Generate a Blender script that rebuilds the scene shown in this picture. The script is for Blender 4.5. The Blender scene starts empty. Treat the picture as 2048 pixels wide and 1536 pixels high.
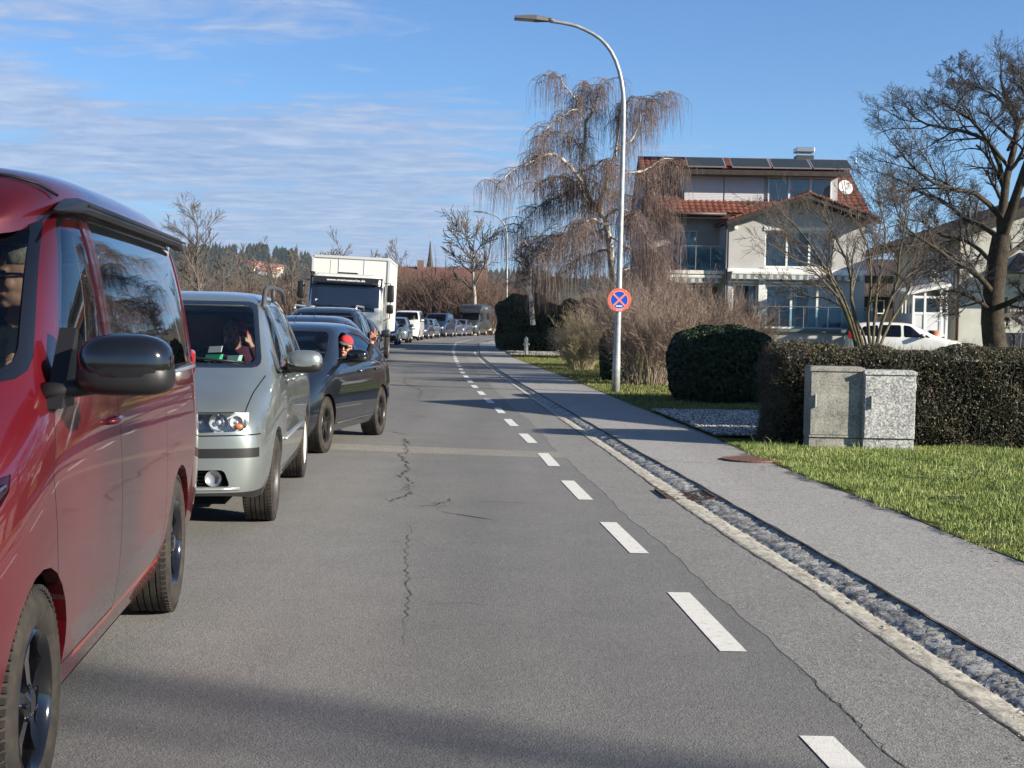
import bpy, bmesh, math, random
import numpy as np
from mathutils import Vector, Matrix, Quaternion
from mathutils.bvhtree import BVHTree
R = math.radians
SC = bpy.context.scene
COL = SC.collection
rnd = random.Random(7)
# ------------------------------------------------------------------ camera, sky, sun, exposure
CAMZ = 1.5
cam = bpy.data.cameras.new('camera'); camo = bpy.data.objects.new('camera', cam); COL.objects.link(camo)
cam.lens = 49.92; cam.sensor_width = 36; cam.clip_end = 6000; cam.clip_start = .05
CR = Matrix.Rotation(R(90-2.58), 3, 'X') @ Matrix.Rotation(R(1.0), 3, 'Z')
camo.matrix_world = Matrix.Translation((0, 0, CAMZ)) @ CR.to_4x4()
SC.camera = camo
SUN_AZ, SUN_EL = R(-24), R(21)          # azimuth measured from +X towards +Y
sund = Vector((math.cos(SUN_AZ)*math.cos(SUN_EL), math.sin(SUN_AZ)*math.cos(SUN_EL), math.sin(SUN_EL)))
sl = bpy.data.lights.new('sun', 'SUN'); slo = bpy.data.objects.new('sun', sl); COL.objects.link(slo)
sl.energy = 5.0; sl.angle = R(.53); sl.color = (1, .905, .76)
slo.rotation_euler = sund.to_track_quat('Z', 'Y').to_euler(); slo.location = (30, -10, 40)
SC.view_settings.view_transform = 'Standard'; SC.view_settings.look = 'None'
SC.view_settings.gamma = 1; SC.view_settings.exposure = 1.0
W = bpy.data.worlds.new("World"); SC.world = W; W.use_nodes = True
def world():
    nt = W.node_tree; N = nt.nodes; L = nt.links; N.clear()
    def n(t, **k):
        x = N.new(t)
        for a, b in k.items(): setattr(x, a, b)
        return x
    def m(op, a, b=None, c=None, clamp=False):
        x = n('ShaderNodeMath', operation=op, use_clamp=clamp)
        for i, v in enumerate((a, b, c)):
            if v is None: continue
            if isinstance(v, (int, float)): x.inputs[i].default_value = v
            else: L.new(v, x.inputs[i])
        return x.outputs[0]
    sky = n('ShaderNodeTexSky', sky_type='NISHITA', sun_disc=False)
    sky.sun_elevation = SUN_EL; sky.sun_rotation = R(90)-SUN_AZ
    sky.air_density = 1.0; sky.dust_density = .25; sky.ozone_density = 2.2; sky.altitude = 450
    tc = n('ShaderNodeTexCoord'); sp = n('ShaderNodeSeparateXYZ'); L.new(tc.outputs['Generated'], sp.inputs[0])
    x, y, z = sp.outputs
    zc = m('MAXIMUM', z, .012)
    zz = m('ADD', zc, .035)
    u = m('DIVIDE', x, zz); v = m('DIVIDE', y, zz)
    cb = n('ShaderNodeCombineXYZ'); L.new(m('MULTIPLY', u, .80), cb.inputs[0]); L.new(m('MULTIPLY', v, 1.0), cb.inputs[1])
    def noise(sc, det, rough, off, dist=0):
        mp = n('ShaderNodeMapping'); mp.inputs['Location'].default_value = off; L.new(cb.outputs[0], mp.inputs[0])
        mp.inputs['Rotation'].default_value = (0, 0, R(-14))
        q = n('ShaderNodeTexNoise'); q.inputs['Scale'].default_value = sc; q.inputs['Detail'].default_value = det
        q.inputs['Roughness'].default_value = rough; q.inputs['Distortion'].default_value = dist; L.new(mp.outputs[0], q.inputs[0]); return q.outputs[0]
    n1 = noise(.55, 5, .55, (3.1, 1.7, 0), .9); n2 = noise(2.1, 6, .6, (0.3, 5.0, 2), .9)
    n3 = noise(5.0, 4, .6, (1.3, 2.0, 4), .7)
    # more cloud to the left of the road and low down, clear blue overhead and to the right
    az = m('DIVIDE', x, m('MAXIMUM', y, .05))
    lm = m('MULTIPLY', az, -1.9)                       # left positive
    el = m('MULTIPLY', m('SUBTRACT', .195, z), 5.4)
    low = m('MULTIPLY', m('SUBTRACT', z, .15), -1.0)
    bias = m('ADD', m('MINIMUM', m('ADD', lm, .26), .42), m('MINIMUM', el, .36))
    dens = m('ADD', m('ADD', m('MULTIPLY', n1, 1.3), m('MULTIPLY', n2, 1.1)), m('MULTIPLY', n3, .5)); dens = m('SUBTRACT', dens, .46)
    c = m('ADD', m('SUBTRACT', dens, 1.40), bias)
    mask = m('MULTIPLY', m('SMOOTHSTEP', c, 0, 1) if False else m('MULTIPLY', m('MAXIMUM', c, 0), 3.0), 1, clamp=True)
    # clouds: lit tops to violet grey
    r = n('ShaderNodeValToRGB'); L.new(m('ADD', m('MULTIPLY', n3, .55), m('MULTIPLY', n2, .55)), r.inputs[0])
    r.color_ramp.elements[0].position = .40; r.color_ramp.elements[0].color = (1.95, 2.8, 4.7, 1)
    r.color_ramp.elements[1].position = .72; r.color_ramp.elements[1].color = (4.1, 4.75, 6.1, 1)
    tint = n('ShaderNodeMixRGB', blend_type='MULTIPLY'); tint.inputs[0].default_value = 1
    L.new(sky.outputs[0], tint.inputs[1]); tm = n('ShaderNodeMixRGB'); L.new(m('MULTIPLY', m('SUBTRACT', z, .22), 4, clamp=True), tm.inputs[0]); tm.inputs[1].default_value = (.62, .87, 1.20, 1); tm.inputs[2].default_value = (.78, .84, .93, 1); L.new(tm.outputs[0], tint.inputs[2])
    # horizon turned from yellowish to pale blue
    hz = n('ShaderNodeMixRGB'); L.new(m('MULTIPLY', m('SUBTRACT', .16, z), 4.5, clamp=True), hz.inputs[0])
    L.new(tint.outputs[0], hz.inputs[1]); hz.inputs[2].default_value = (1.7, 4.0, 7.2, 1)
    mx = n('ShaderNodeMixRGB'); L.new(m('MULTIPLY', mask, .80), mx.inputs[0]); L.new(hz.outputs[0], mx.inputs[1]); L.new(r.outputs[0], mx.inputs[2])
    bg = n('ShaderNodeBackground'); bg.inputs[1].default_value = .068; L.new(mx.outputs[0], bg.inputs[0])
    o = n('ShaderNodeOutputWorld'); L.new(bg.outputs[0], o.inputs[0])
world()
SC.cycles.max_bounces = 8; SC.cycles.transparent_max_bounces = 24; SC.cycles.caustics_reflective = False; SC.cycles.caustics_refractive = False
# ------------------------------------------------------------------ picture -> place helpers (photo pixels, real distances)
F = 2840.0
def ray(px, py): return CR @ Vector(((px-1024)/F, -(py-768)/F, -1))
def G(px, py, z=0.0):
    d = ray(px, py); t = (z-CAMZ)/d.z; return Vector((d.x*t, d.y*t, z))
def P(px, py, D):
    d = ray(px, py); t = D/d.y; return Vector((d.x*t, D, CAMZ+d.z*t))
# ------------------------------------------------------------------ materials
MATS = {}
def mat(name, col=(.5, .5, .5), rough=.5, metal=0, coat=0, spec=.5, noise=None, bump=None, emit=None, coatr=.03, alpha=1, nodes=None):
    """noise=(scale, amount, [second colour]) mottles the colour; bump=(scale, strength, dist)"""
    if name in MATS: return MATS[name]
    M = bpy.data.materials.new(name); MATS[name] = M; M.use_nodes = True
    nt = M.node_tree; N = nt.nodes; L = nt.links; b = N['Principled BSDF']
    b.inputs['Base Color'].default_value = (*col, 1); b.inputs['Roughness'].default_value = rough
    b.inputs['Metallic'].default_value = metal; b.inputs['Coat Weight'].default_value = coat; b.inputs['Coat Roughness'].default_value = coatr
    b.inputs['Specular IOR Level'].default_value = spec
    tc = N.new('ShaderNodeTexCoord')
    if noise:
        q = N.new('ShaderNodeTexNoise'); q.inputs['Scale'].default_value = noise[0]; q.inputs['Detail'].default_value = 6; q.inputs['Roughness'].default_value = .6
        L.new(tc.outputs['Object'], q.inputs[0])
        r = N.new('ShaderNodeValToRGB'); L.new(q.outputs[0], r.inputs[0])
        c2 = noise[2] if len(noise) > 2 else tuple(c*(1-noise[1]) for c in col)
        c1 = tuple(min(1, c*(1+noise[1]*.5)) for c in col) if len(noise) < 3 else col
        r.color_ramp.elements[0].position = .35; r.color_ramp.elements[0].color = (*c2, 1)
        r.color_ramp.elements[1].position = .65; r.color_ramp.elements[1].color = (*c1, 1)
        L.new(r.outputs[0], b.inputs['Base Color'])
    if bump:
        q = N.new('ShaderNodeTexNoise'); q.inputs['Scale'].default_value = bump[0]; q.inputs['Detail'].default_value = 5
        L.new(tc.outputs['Object'], q.inputs[0])
        u = N.new('ShaderNodeBump'); u.inputs['Strength'].default_value = bump[1]; u.inputs['Distance'].default_value = bump[2] if len(bump) > 2 else .01
        L.new(q.outputs[0], u.inputs['Height']); L.new(u.outputs[0], b.inputs['Normal'])
    if emit:
        b.inputs['Emission Color'].default_value = (*emit[0], 1); b.inputs['Emission Strength'].default_value = emit[1]
    if nodes: nodes(M, N, L, b, tc)
    return M
def glass(name, tint=(.75, .85, .8), refl=1.0):
    """thin tinted pane: see-through + fresnel mirror"""
    if name in MATS: return MATS[name]
    M = bpy.data.materials.new(name); MATS[name] = M; M.use_nodes = True
    nt = M.node_tree; N = nt.nodes; L = nt.links; N.clear()
    t = N.new('ShaderNodeBsdfTransparent'); t.inputs[0].default_value = (*tint, 1)
    g = N.new('ShaderNodeBsdfGlossy'); g.inputs['Roughness'].default_value = .015; g.inputs['Color'].default_value = (.9, .95, 1, 1)
    f = N.new('ShaderNodeFresnel'); f.inputs[0].default_value = 1.52
    k = N.new('ShaderNodeMath'); k.operation = 'MULTIPLY'; k.inputs[1].default_value = refl; k.use_clamp = True
    L.new(f.outputs[0], k.inputs[0])
    m = N.new('ShaderNodeMixShader'); L.new(k.outputs[0], m.inputs[0]); L.new(t.outputs[0], m.inputs[1]); L.new(g.outputs[0], m.inputs[2])
    o = N.new('ShaderNodeOutputMaterial'); L.new(m.outputs[0], o.inputs[0])
    return M
def ramp_nodes(scales, cols, bump=None, rough=None, isl=None):
    """cols: list of (pos, colour) on a sum of noises; isl=(amount) per-leaf brightness"""
    def f(M, N, L, b, tc):
        tot = None
        for s, w in scales:
            q = N.new('ShaderNodeTexNoise'); q.inputs['Scale'].default_value = s; q.inputs['Detail'].default_value = 4; q.inputs['Roughness'].default_value = .65
            L.new(tc.outputs['Object'], q.inputs[0])
            k = N.new('ShaderNodeMath'); k.operation = 'MULTIPLY'; k.inputs[1].default_value = w; L.new(q.outputs[0], k.inputs[0])
            if tot is None: tot = k.outputs[0]
            else:
                a = N.new('ShaderNodeMath'); L.new(tot, a.inputs[0]); L.new(k.outputs[0], a.inputs[1]); tot = a.outputs[0]
        if isl:
            gi = N.new('ShaderNodeNewGeometry')
            k = N.new('ShaderNodeMath'); k.operation = 'MULTIPLY_ADD'; k.inputs[1].default_value = isl; L.new(gi.outputs['Random Per Island'], k.inputs[0])
            if tot is None: k.inputs[2].default_value = .5-isl/2
            else: L.new(tot, k.inputs[2])
            tot = k.outputs[0]
        r = N.new('ShaderNodeValToRGB'); L.new(tot, r.inputs[0]); e = r.color_ramp.elements
        while len(e) < len(cols): e.new(.5)
        for i, (p, c) in enumerate(cols): e[i].position = p; e[i].color = (*c, 1)
        L.new(r.outputs[0], b.inputs['Base Color'])
        if bump:
            q = N.new('ShaderNodeTexNoise'); q.inputs['Scale'].default_value = bump[0]; q.inputs['Detail'].default_value = 6; q.inputs['Roughness'].default_value = .7
            L.new(tc.outputs['Object'], q.inputs[0])
            u = N.new('ShaderNodeBump'); u.inputs['Strength'].default_value = bump[1]; u.inputs['Distance'].default_value = bump[2]
            L.new(q.outputs[0], u.inputs['Height']); L.new(u.outputs[0], b.inputs['Normal'])
    return f
# ------------------------------------------------------------------ objects
def tag(o, label=None, cat=None, group=None, kind=None):
    if label: o['label'] = label
    if cat: o['category'] = cat
    if group: o['group'] = group
    if kind: o['kind'] = kind
    return o
def empty(name, loc=(0, 0, 0), rz=0, label=None, cat=None, group=None, parent=None):
    o = bpy.data.objects.new(name, None); COL.objects.link(o); o.location = loc; o.rotation_euler = (0, 0, rz); o.empty_display_size = .2
    if parent: o.parent = parent
    return tag(o, label, cat, group)
def link(name, me, mats, parent=None, smooth=False):
    o = bpy.data.objects.new(name, me); COL.objects.link(o)
    for m in (mats if isinstance(mats, (list, tuple)) else [mats]): me.materials.append(m)
    if smooth and len(me.polygons): me.polygons.foreach_set('use_smooth', [True]*len(me.polygons))
    if parent: o.parent = parent
    return o
def npmesh(name, V, Fq, mats, parent=None, smooth=False, midx=None):
    """V (n,3) array, Fq (m,k) index array (all the same k) -> one object"""
    me = bpy.data.meshes.new(name); V = np.asarray(V, dtype=np.float32); Fq = np.asarray(Fq, dtype=np.int32)
    k = Fq.shape[1]; me.vertices.add(len(V)); me.vertices.foreach_set('co', V.ravel())
    me.loops.add(Fq.size); me.loops.foreach_set('vertex_index', Fq.ravel())
    me.polygons.add(len(Fq)); me.polygons.foreach_set('loop_start', np.arange(0, Fq.size, k, dtype=np.int32))
    if midx is not None: me.polygons.foreach_set('material_index', np.asarray(midx, dtype=np.int32))
    me.update(calc_edges=True)
    return link(name, me, mats, parent, smooth)
class MB:
    """collects polygons, builds one mesh object; material index per face"""
    def __init__(s): s.v = []; s.f = []; s.m = []; s.M = None
    def at(s, M): s.M = M; return s
    def add(s, vs, fs, m=0):
        b = len(s.v); M = s.M
        s.v += [tuple(M @ Vector(v)) if M is not None else tuple(v) for v in vs]
        s.f += [tuple(b+i for i in f) for f in fs]; s.m += [m]*len(fs); return s
    def box(s, a, b, m=0, bev=0):
        x0, x1 = sorted((a[0], b[0])); y0, y1 = sorted((a[1], b[1])); z0, z1 = sorted((a[2], b[2]))
        if bev:
            bm = bmesh.new(); bmesh.ops.create_cube(bm, size=1)
            for v in bm.verts: v.co = Vector(((x0+x1)/2+v.co.x*(x1-x0), (y0+y1)/2+v.co.y*(y1-y0), (z0+z1)/2+v.co.z*(z1-z0)))
            bmesh.ops.bevel(bm, geom=bm.edges[:], offset=min(bev, (x1-x0)*.45, (y1-y0)*.45, (z1-z0)*.45), segments=2, profile=.5, affect='EDGES')
            bm.verts.index_update(); s.add([v.co for v in bm.verts], [[v.index for v in f.verts] for f in bm.faces], m); bm.free(); return s
        return s.add([(x0, y0, z0), (x1, y0, z0), (x1, y1, z0), (x0, y1, z0), (x0, y0, z1), (x1, y0, z1), (x1, y1, z1), (x0, y1, z1)],
                     [(0, 3, 2, 1), (4, 5, 6, 7), (0, 1, 5, 4), (1, 2, 6, 5), (2, 3, 7, 6), (3, 0, 4, 7)], m)
    def tube(s, pts, r, n=8, m=0, cap=True):
        pts = [Vector(p) for p in pts]; rs = r if isinstance(r, (list, tuple)) else [r]*len(pts); vs = []; prev = None
        for i, p in enumerate(pts):
            d = (pts[min(i+1, len(pts)-1)]-pts[max(i-1, 0)]).normalized()
            if prev is None: u = d.orthogonal().normalized()
            else: u = (prev-d*prev.dot(d)).normalized()
            prev = u; w = d.cross(u)
            for k in range(n):
                a = 2*math.pi*k/n; vs.append(p+(u*math.cos(a)+w*math.sin(a))*rs[i])
        fs = [(i*n+k, i*n+(k+1) % n, (i+1)*n+(k+1) % n, (i+1)*n+k) for i in range(len(pts)-1) for k in range(n)]
        if cap: fs += [tuple(range(n-1, -1, -1)), tuple((len(pts)-1)*n+k for k in range(n))]
        return s.add(vs, fs, m)
    def lathe(s, prof, n=32, axis='Z', m=0, c=(0, 0, 0), cap=False):
        """prof: (radius, along)"""
        vs = []
        for r_, h in prof:
            for k in range(n):
                a = 2*math.pi*k/n; x, y = r_*math.cos(a), r_*math.sin(a)
                vs.append({'Z': (c[0]+x, c[1]+y, c[2]+h), 'Y': (c[0]+x, c[1]+h, c[2]+y), 'X': (c[0]+h, c[1]+x, c[2]+y)}[axis])
        fs = [(i*n+k, i*n+(k+1) % n, (i+1)*n+(k+1) % n, (i+1)*n+k) for i in range(len(prof)-1) for k in range(n)]
        if cap: fs += [tuple(range(n-1, -1, -1)), tuple((len(prof)-1)*n+k for k in range(n))]
        return s.add(vs, fs, m)
    def prism(s, poly, z0, z1, m=0, axis='Z'):
        """extrude a 2D polygon; axis Z: (x,y), axis Y: (x,z), axis X: (y,z)"""
        q = {'Z': lambda p, h: (p[0], p[1], h), 'Y': lambda p, h: (p[0], h, p[1]), 'X': lambda p, h: (h, p[0], p[1])}[axis]
        n = len(poly); vs = [q(p, z0) for p in poly]+[q(p, z1) for p in poly]
        return s.add(vs, [tuple(range(n-1, -1, -1)), tuple(range(n, 2*n))]+[(i, (i+1) % n, n+(i+1) % n, n+i) for i in range(n)], m)
    def ball(s, c, r, n=12, m=0, e=1.0):
        """superellipsoid; r = scalar or triple; e<1 boxier"""
        r = (r, r, r) if isinstance(r, (int, float)) else r; vs = []; h = n//2+1
        f = lambda a: math.copysign(abs(a)**e, a)
        for i in range(h+1):
            t = -math.pi/2+math.pi*i/h
            for k in range(n):
                a = 2*math.pi*k/n
                vs.append((c[0]+r[0]*f(math.cos(t))*f(math.cos(a)), c[1]+r[1]*f(math.cos(t))*f(math.sin(a)), c[2]+r[2]*f(math.sin(t))))
        return s.add(vs, [(i*n+k, i*n+(k+1) % n, (i+1)*n+(k+1) % n, (i+1)*n+k) for i in range(h) for k in range(n)], m)
    def build(s, name, mats, parent=None, smooth=False, auto=None):
        me = bpy.data.meshes.new(name); me.from_pydata(s.v, [], s.f)
        if any(s.m): me.polygons.foreach_set('material_index', s.m)
        bm = bmesh.new(); bm.from_mesh(me); bmesh.ops.remove_doubles(bm, verts=bm.verts, dist=1e-5); bmesh.ops.recalc_face_normals(bm, faces=bm.faces)
        if auto is not None:
            for e in bm.edges:
                if len(e.link_faces) == 2 and e.calc_face_angle(0) > R(auto): e.smooth = False
            smooth = True
        bm.to_mesh(me); bm.free()
        return link(name, me, mats, parent, smooth)
def copy_tree(o, parent=None):
    c = o.copy(); COL.objects.link(c); c.parent = parent
    for ch in list(o.children): copy_tree(ch, c)
    return c
def interp(pts, D):
    """piecewise linear X(D) from (X, D) pairs sorted by D, extrapolated"""
    if D <= pts[0][1]: a, b = pts[0], pts[1]
    elif D >= pts[-1][1]: a, b = pts[-2], pts[-1]
    else:
        for a, b in zip(pts, pts[1:]):
            if a[1] <= D <= b[1]: break
    t = (D-a[1])/(b[1]-a[1]); return a[0]+(b[0]-a[0])*t
# ------------------------------------------------------------------ curves of the street, measured in the photograph
def curve(px): 
    q = sorted([(g.x, g.y) for g in (G(*p) for p in px)], key=lambda t: t[1]); return q
FAR_END = [(0.9, 125), (4.6, 141), (12, 165)]
C_DASH = curve([(1640, 1481), (1474, 1311), (1360, 1189), (1279, 1107), (1214, 1043), (1133, 960), (1086, 907), (1054, 875), (1021, 845), (998, 820), (976, 800), (947, 771), (925, 745), (911, 718), (906, 700), (912, 686), (939, 680), (953, 678)])+[(-1.3, 112)]+FAR_END
C_SEAM = curve([(1809, 1536), (1664, 1397), (1560, 1302), (1498, 1248), (1345, 1107), (1250, 1028), (1180, 961), (1107, 896), (1069, 852), (1022, 812), (985, 775), (955, 745), (932, 712)])
C_GL = curve([(2048, 1480), (1788, 1297), (1623, 1181), (1498, 1103), (1349, 1003), (1250, 931), (1219, 907), (1144, 855), (1069, 803), (1022, 768), (972, 733), (945, 705)])+[(-1.9, 100), (-.3, 112), (2.2, 125), (6, 141), (14, 165)]
C_GR = curve([(2048, 1357), (1871, 1252), (1705, 1152), (1556, 1065), (1480, 1023), (1399, 975), (1302, 921), (1261, 898), (1194, 858), (1104, 805), (1063, 780), (1029, 762), (991, 737), (960, 711)])+[(-2.1, 88), (-1.5, 100), (.1, 112), (2.6, 125), (6.4, 141), (14.4, 165)]
C_SW = curve([(2048, 1130), (1915, 1078), (1782, 1022), (1649, 972), (1560, 935), (1503, 912), (1447, 885), (1397, 864), (1319, 832), (1272, 815), (1210, 788), (1135, 757), (1029, 717)])+[(-.6, 75), (-.3, 100), (1.5, 112), (4.2, 125), (8, 141), (16, 165)]
def cx(c, D): return interp(c, D)
def road_left(D): return cx(C_DASH, D)-6.6
def smooth(c, D, w=1.2): return (cx(c, D-w)+cx(c, D)*2+cx(c, D+w))/4
def drange(a, b, s, grow=1.0):
    o = [a]
    while o[-1] < b: o.append(min(b, o[-1]+s)); s *= grow
    return o
def strip(name, fl, fr, Ds, z, m, cols=1, kind='structure', zf=None):
    V = []; 
    for D in Ds:
        a, b = fl(D), fr(D)
        for k in range(cols+1):
            x = a+(b-a)*k/cols; V.append((x, D, z+(zf(x, D) if zf else 0)))
    n = cols+1; Fq = [(i*n+k, i*n+k+1, (i+1)*n+k+1, (i+1)*n+k) for i in range(len(Ds)-1) for k in range(cols)]
    return tag(npmesh(name, V, Fq, m, smooth=bool(zf)), kind=kind)
def asphalt(name, dark, light, speck, stain=.5):
    def f(M, N, L, b, tc):
        def noise(s, d=4, r=.6):
            q = N.new('ShaderNodeTexNoise'); q.inputs['Scale'].default_value = s; q.inputs['Detail'].default_value = d; q.inputs['Roughness'].default_value = r; L.new(tc.outputs['Object'], q.inputs[0]); return q.outputs[0]
        def ramp(i, a, b_, ca, cb):
            r = N.new('ShaderNodeValToRGB'); L.new(i, r.inputs[0]); e = r.color_ramp.elements
            e[0].position = a; e[0].color = (*ca, 1); e[1].position = b_; e[1].color = (*cb, 1); return r.outputs[0]
        def mix(t, fac, a, c):
            x = N.new('ShaderNodeMixRGB'); x.blend_type = t
            for i, v in ((0, fac), (1, a), (2, c)):
                if isinstance(v, (int, float)): x.inputs[i].default_value = v
                else: L.new(v, x.inputs[i])
            return x.outputs[0]
        mp = N.new('ShaderNodeMapping'); mp.inputs['Scale'].default_value = (1.1, .09, 1); L.new(tc.outputs['Object'], mp.inputs[0])
        big = N.new('ShaderNodeTexNoise'); big.inputs['Scale'].default_value = .55; big.inputs['Detail'].default_value = 5; L.new(mp.outputs[0], big.inputs[0])
        base = ramp(big.outputs[0], .36, .66, dark, light)
        base = mix('MULTIPLY', stain, base, ramp(noise(1.7, 6, .7), .3, .7, (.78, .78, .78), (1.1, 1.09, 1.06)))
        v = N.new('ShaderNodeTexVoronoi'); v.inputs['Scale'].default_value = 130; L.new(tc.outputs['Object'], v.inputs[0])
        sp = ramp(v.outputs['Color'], .2, .95, tuple(1-speck for _ in range(3)), tuple(1+speck*1.15 for _ in range(3)))
        base = mix('MULTIPLY', 1, base, sp)
        v2 = N.new('ShaderNodeTexVoronoi'); v2.inputs['Scale'].default_value = 46; L.new(tc.outputs['Object'], v2.inputs[0])
        base = mix('MULTIPLY', 1, base, ramp(v2.outputs['Color'], .0, 1, (1-speck*.5,)*3, (1+speck*.5,)*3))
        v3 = N.new('ShaderNodeTexVoronoi'); v3.inputs['Scale'].default_value = 9; L.new(tc.outputs['Object'], v3.inputs[0])
        base = mix('MIX', ramp(v3.outputs['Distance'], .03, .05, (.55, .55, .55), (0, 0, 0)), base, (.5) if False else ramp(v3.outputs['Color'], .3, .5, (.04, .04, .04), (.33, .32, .3)))
        L.new(base, b.inputs['Base Color'])
        u = N.new('ShaderNodeBump'); u.inputs['Strength'].default_value = .38; u.inputs['Distance'].default_value = .005
        L.new(v.outputs['Distance'], u.inputs['Height']); 
        u2 = N.new('ShaderNodeBump'); u2.inputs['Strength'].default_value = .35; u2.inputs['Distance'].default_value = .012; L.new(noise(22, 5, .7), u2.inputs['Height']); L.new(u.outputs[0], u2.inputs['Normal'])
        L.new(u2.outputs[0], b.inputs['Normal'])
    return mat(name, rough=.82, spec=.35, nodes=f)
A_OLD = asphalt('asphalt worn', (.163, .161, .156), (.234, .229, .219), .18)
A_EDGE = asphalt('asphalt edge strip', (.228, .224, .212), (.275, .27, .255), .30)
A_PATCH = asphalt('asphalt patch', (.26, .245, .21), (.31, .295, .26), .34)
A_WALK = asphalt('asphalt pavement', (.31, .30, .285), (.365, .355, .34), .34, .35)
def soil_nodes(M, N, L, b, tc): ramp_nodes([(.15, .5), (3, .5)], [(.35, (.10, .085, .055)), (.6, (.13, .13, .06))])(M, N, L, b, tc)
M_SOIL = mat('soil and grass far', rough=1, spec=.1, nodes=soil_nodes)
M_LAWN = mat('lawn', rough=1, spec=.1, nodes=ramp_nodes([(1.1, .45), (9, .3), (60, .25)], [(.36, (.06, .075, .02)), (.5, (.12, .15, .035)), (.64, (.24, .22, .08))], bump=(40, .8, .03)))
npmesh('ground', [(-3000, -200, -.14), (3000, -200, -.14), (3000, 4000, -.14), (-3000, 4000, -.14)], [(0, 1, 2, 3)], M_SOIL)['kind'] = 'structure'
DS = drange(-8, 165, 1.2)
strip('road', road_left, lambda D: cx(C_GL, D)+.02, drange(-8, 165, .6), 0, A_OLD)
strip('road_edge_strip', lambda D: cx(C_SEAM, D)-.012*math.sin(D*9)-.01*math.sin(D*23), lambda D: cx(C_GL, D)+.012, drange(-8, 60, .25), .0015, A_EDGE)
strip('pavement', lambda D: cx(C_GR, D), lambda D: cx(C_SW, D)+.03*math.sin(D*3.1)+.02*math.sin(D*7.7), drange(-8, 165, .4, 1.01), .022, A_WALK)
# seam of dark tar between the two asphalts
def ribbon(pts, w, z, taper=False):
    V = []; 
    for i, p in enumerate(pts):
        a = Vector(pts[max(i-1, 0)]); b = Vector(pts[min(i+1, len(pts)-1)]); d = (b-a); n_ = Vector((-d.y, d.x)).normalized() if d.length else Vector((1, 0))
        ww = w*(.35+rnd.random()*1.1)
        if taper: ww *= max(.1, math.sin(math.pi*min(max(i/(len(pts)-1), .04), .96))**.5)
        V += [(p[0]-n_.x*ww/2, p[1]-n_.y*ww/2, z), (p[0]+n_.x*ww/2, p[1]+n_.y*ww/2, z)]
    return V, [(2*i, 2*i+1, 2*i+3, 2*i+2) for i in range(len(pts)-1)]
def ribbons(name, lines, m, z=.0065, taper=True):
    VV = []; FF = []
    for pts, w in lines:
        V, f = ribbon(pts, w, z, taper); b = len(VV); VV += V; FF += [tuple(b+i for i in q) for q in f]
    return tag(npmesh(name, VV, FF, m), kind='structure')
def wig(pts, step=.12, amp=.03):
    out = []
    for (a, b) in zip(pts, pts[1:]):
        a, b = Vector(a), Vector(b); n_ = max(1, int((b-a).length/step))
        for i in range(n_): q = a.lerp(b, i/n_); out.append((q.x+rnd.uniform(-amp, amp), q.y+rnd.uniform(-amp, amp)))
    out.append(tuple(pts[-1])); return out
M_CRACK = mat('crack', (.065, .063, .06), rough=1, spec=.1)
M_CRUMB = mat('crumbled asphalt', (.27, .26, .24), rough=1, spec=.2, noise=(30, .5))
g2 = lambda *q: [(G(*p).x, G(*p).y) for p in q]
cr = []
cr.append((wig(g2((808, 878), (814, 905), (800, 910), (822, 938), (797, 952), (824, 962), (812, 975), (822, 990), (848, 994)), .05, .03), .017))
cr.append((wig(g2((822, 985), (798, 998), (778, 1004)), .06, .03), .022)); cr.append((wig(g2((836, 1014), (868, 1010), (898, 1004), (900, 996)), .06, .03), .022))
cr.append((wig(g2((885, 1022), (905, 1028), (960, 1036), (1000, 1043)), .08, .02), .014)); cr.append((wig(g2((815, 1045), (822, 1066), (812, 1100), (820, 1190), (808, 1290)), .09, .02), .005))
cr.append((wig(g2((806, 828), (860, 834), (912, 840)), .12, .03), .012)); cr.append((wig(g2((770, 862), (830, 872)), .1, .03), .018))
cr.append((wig(g2((807, 877), (822, 889)), .06, .03), .025)); cr.append((wig(g2((812, 752), (806, 765), (842, 780), (838, 798)), .1, .05), .016))
cr.append((wig(g2((960, 1003), (1100, 1008)), .1, .015), .007)); cr.append((wig(g2((860, 1208), (935, 1206), (985, 1212)), .05, .01), .004))
cr.append((wig(g2((1460, 1045), (1500, 1060)), .1, .01), .006))
cr.append((wig(g2((1307, 923), (1345, 928), (1420, 931), (1470, 932)), .1, .012), .012))
ribbons('road_cracks', cr[:-1], M_CRACK, .0026); ribbons('pavement_crack', cr[-1:], M_CRACK, .0265)
crumbs = []
for (c, n_) in ((G(820, 940), 26), (G(812, 975), 30), (G(795, 1000), 16), (G(885, 1006), 26), (G(812, 762), 30), (G(815, 775), 26), (G(845, 838), 20), (G(815, 890), 10), (G(820, 1080), 10), (G(840, 790), 12)):
    s_ = c.y/18
    for _ in range(n_):
        x, y = c.x+rnd.gauss(0, .09*s_), c.y+rnd.gauss(0, .28*s_); a = rnd.random()*3
        l_ = rnd.uniform(.02, .075)*s_; crumbs.append(([(x, y), (x+math.cos(a)*l_, y+math.sin(a)*l_*.6), (x+math.cos(a+.5)*l_*1.8, y+math.sin(a+.5)*l_)], .022*s_))
ribbons('crumbled_spots', crumbs, M_CRUMB, .003)
ribbons('road_seam', [(wig([(cx(C_SEAM, D), D) for D in drange(4, 6.6, .25, 1.03)], .05, .014), .004)], M_CRACK, .003, True)
ribbons('gutter_seam', [(wig([(cx(C_GL, D), D) for D in drange(2.5, 45, .25, 1.03)], .1, .008), .016)], M_CRACK, .0035, False)
pt = [G(*p) for p in ((560, 884), (700, 888), (900, 896), (1080, 903), (1222, 908), (1232, 916), (1130, 916), (960, 911), (800, 905), (640, 898), (540, 893))]
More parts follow.
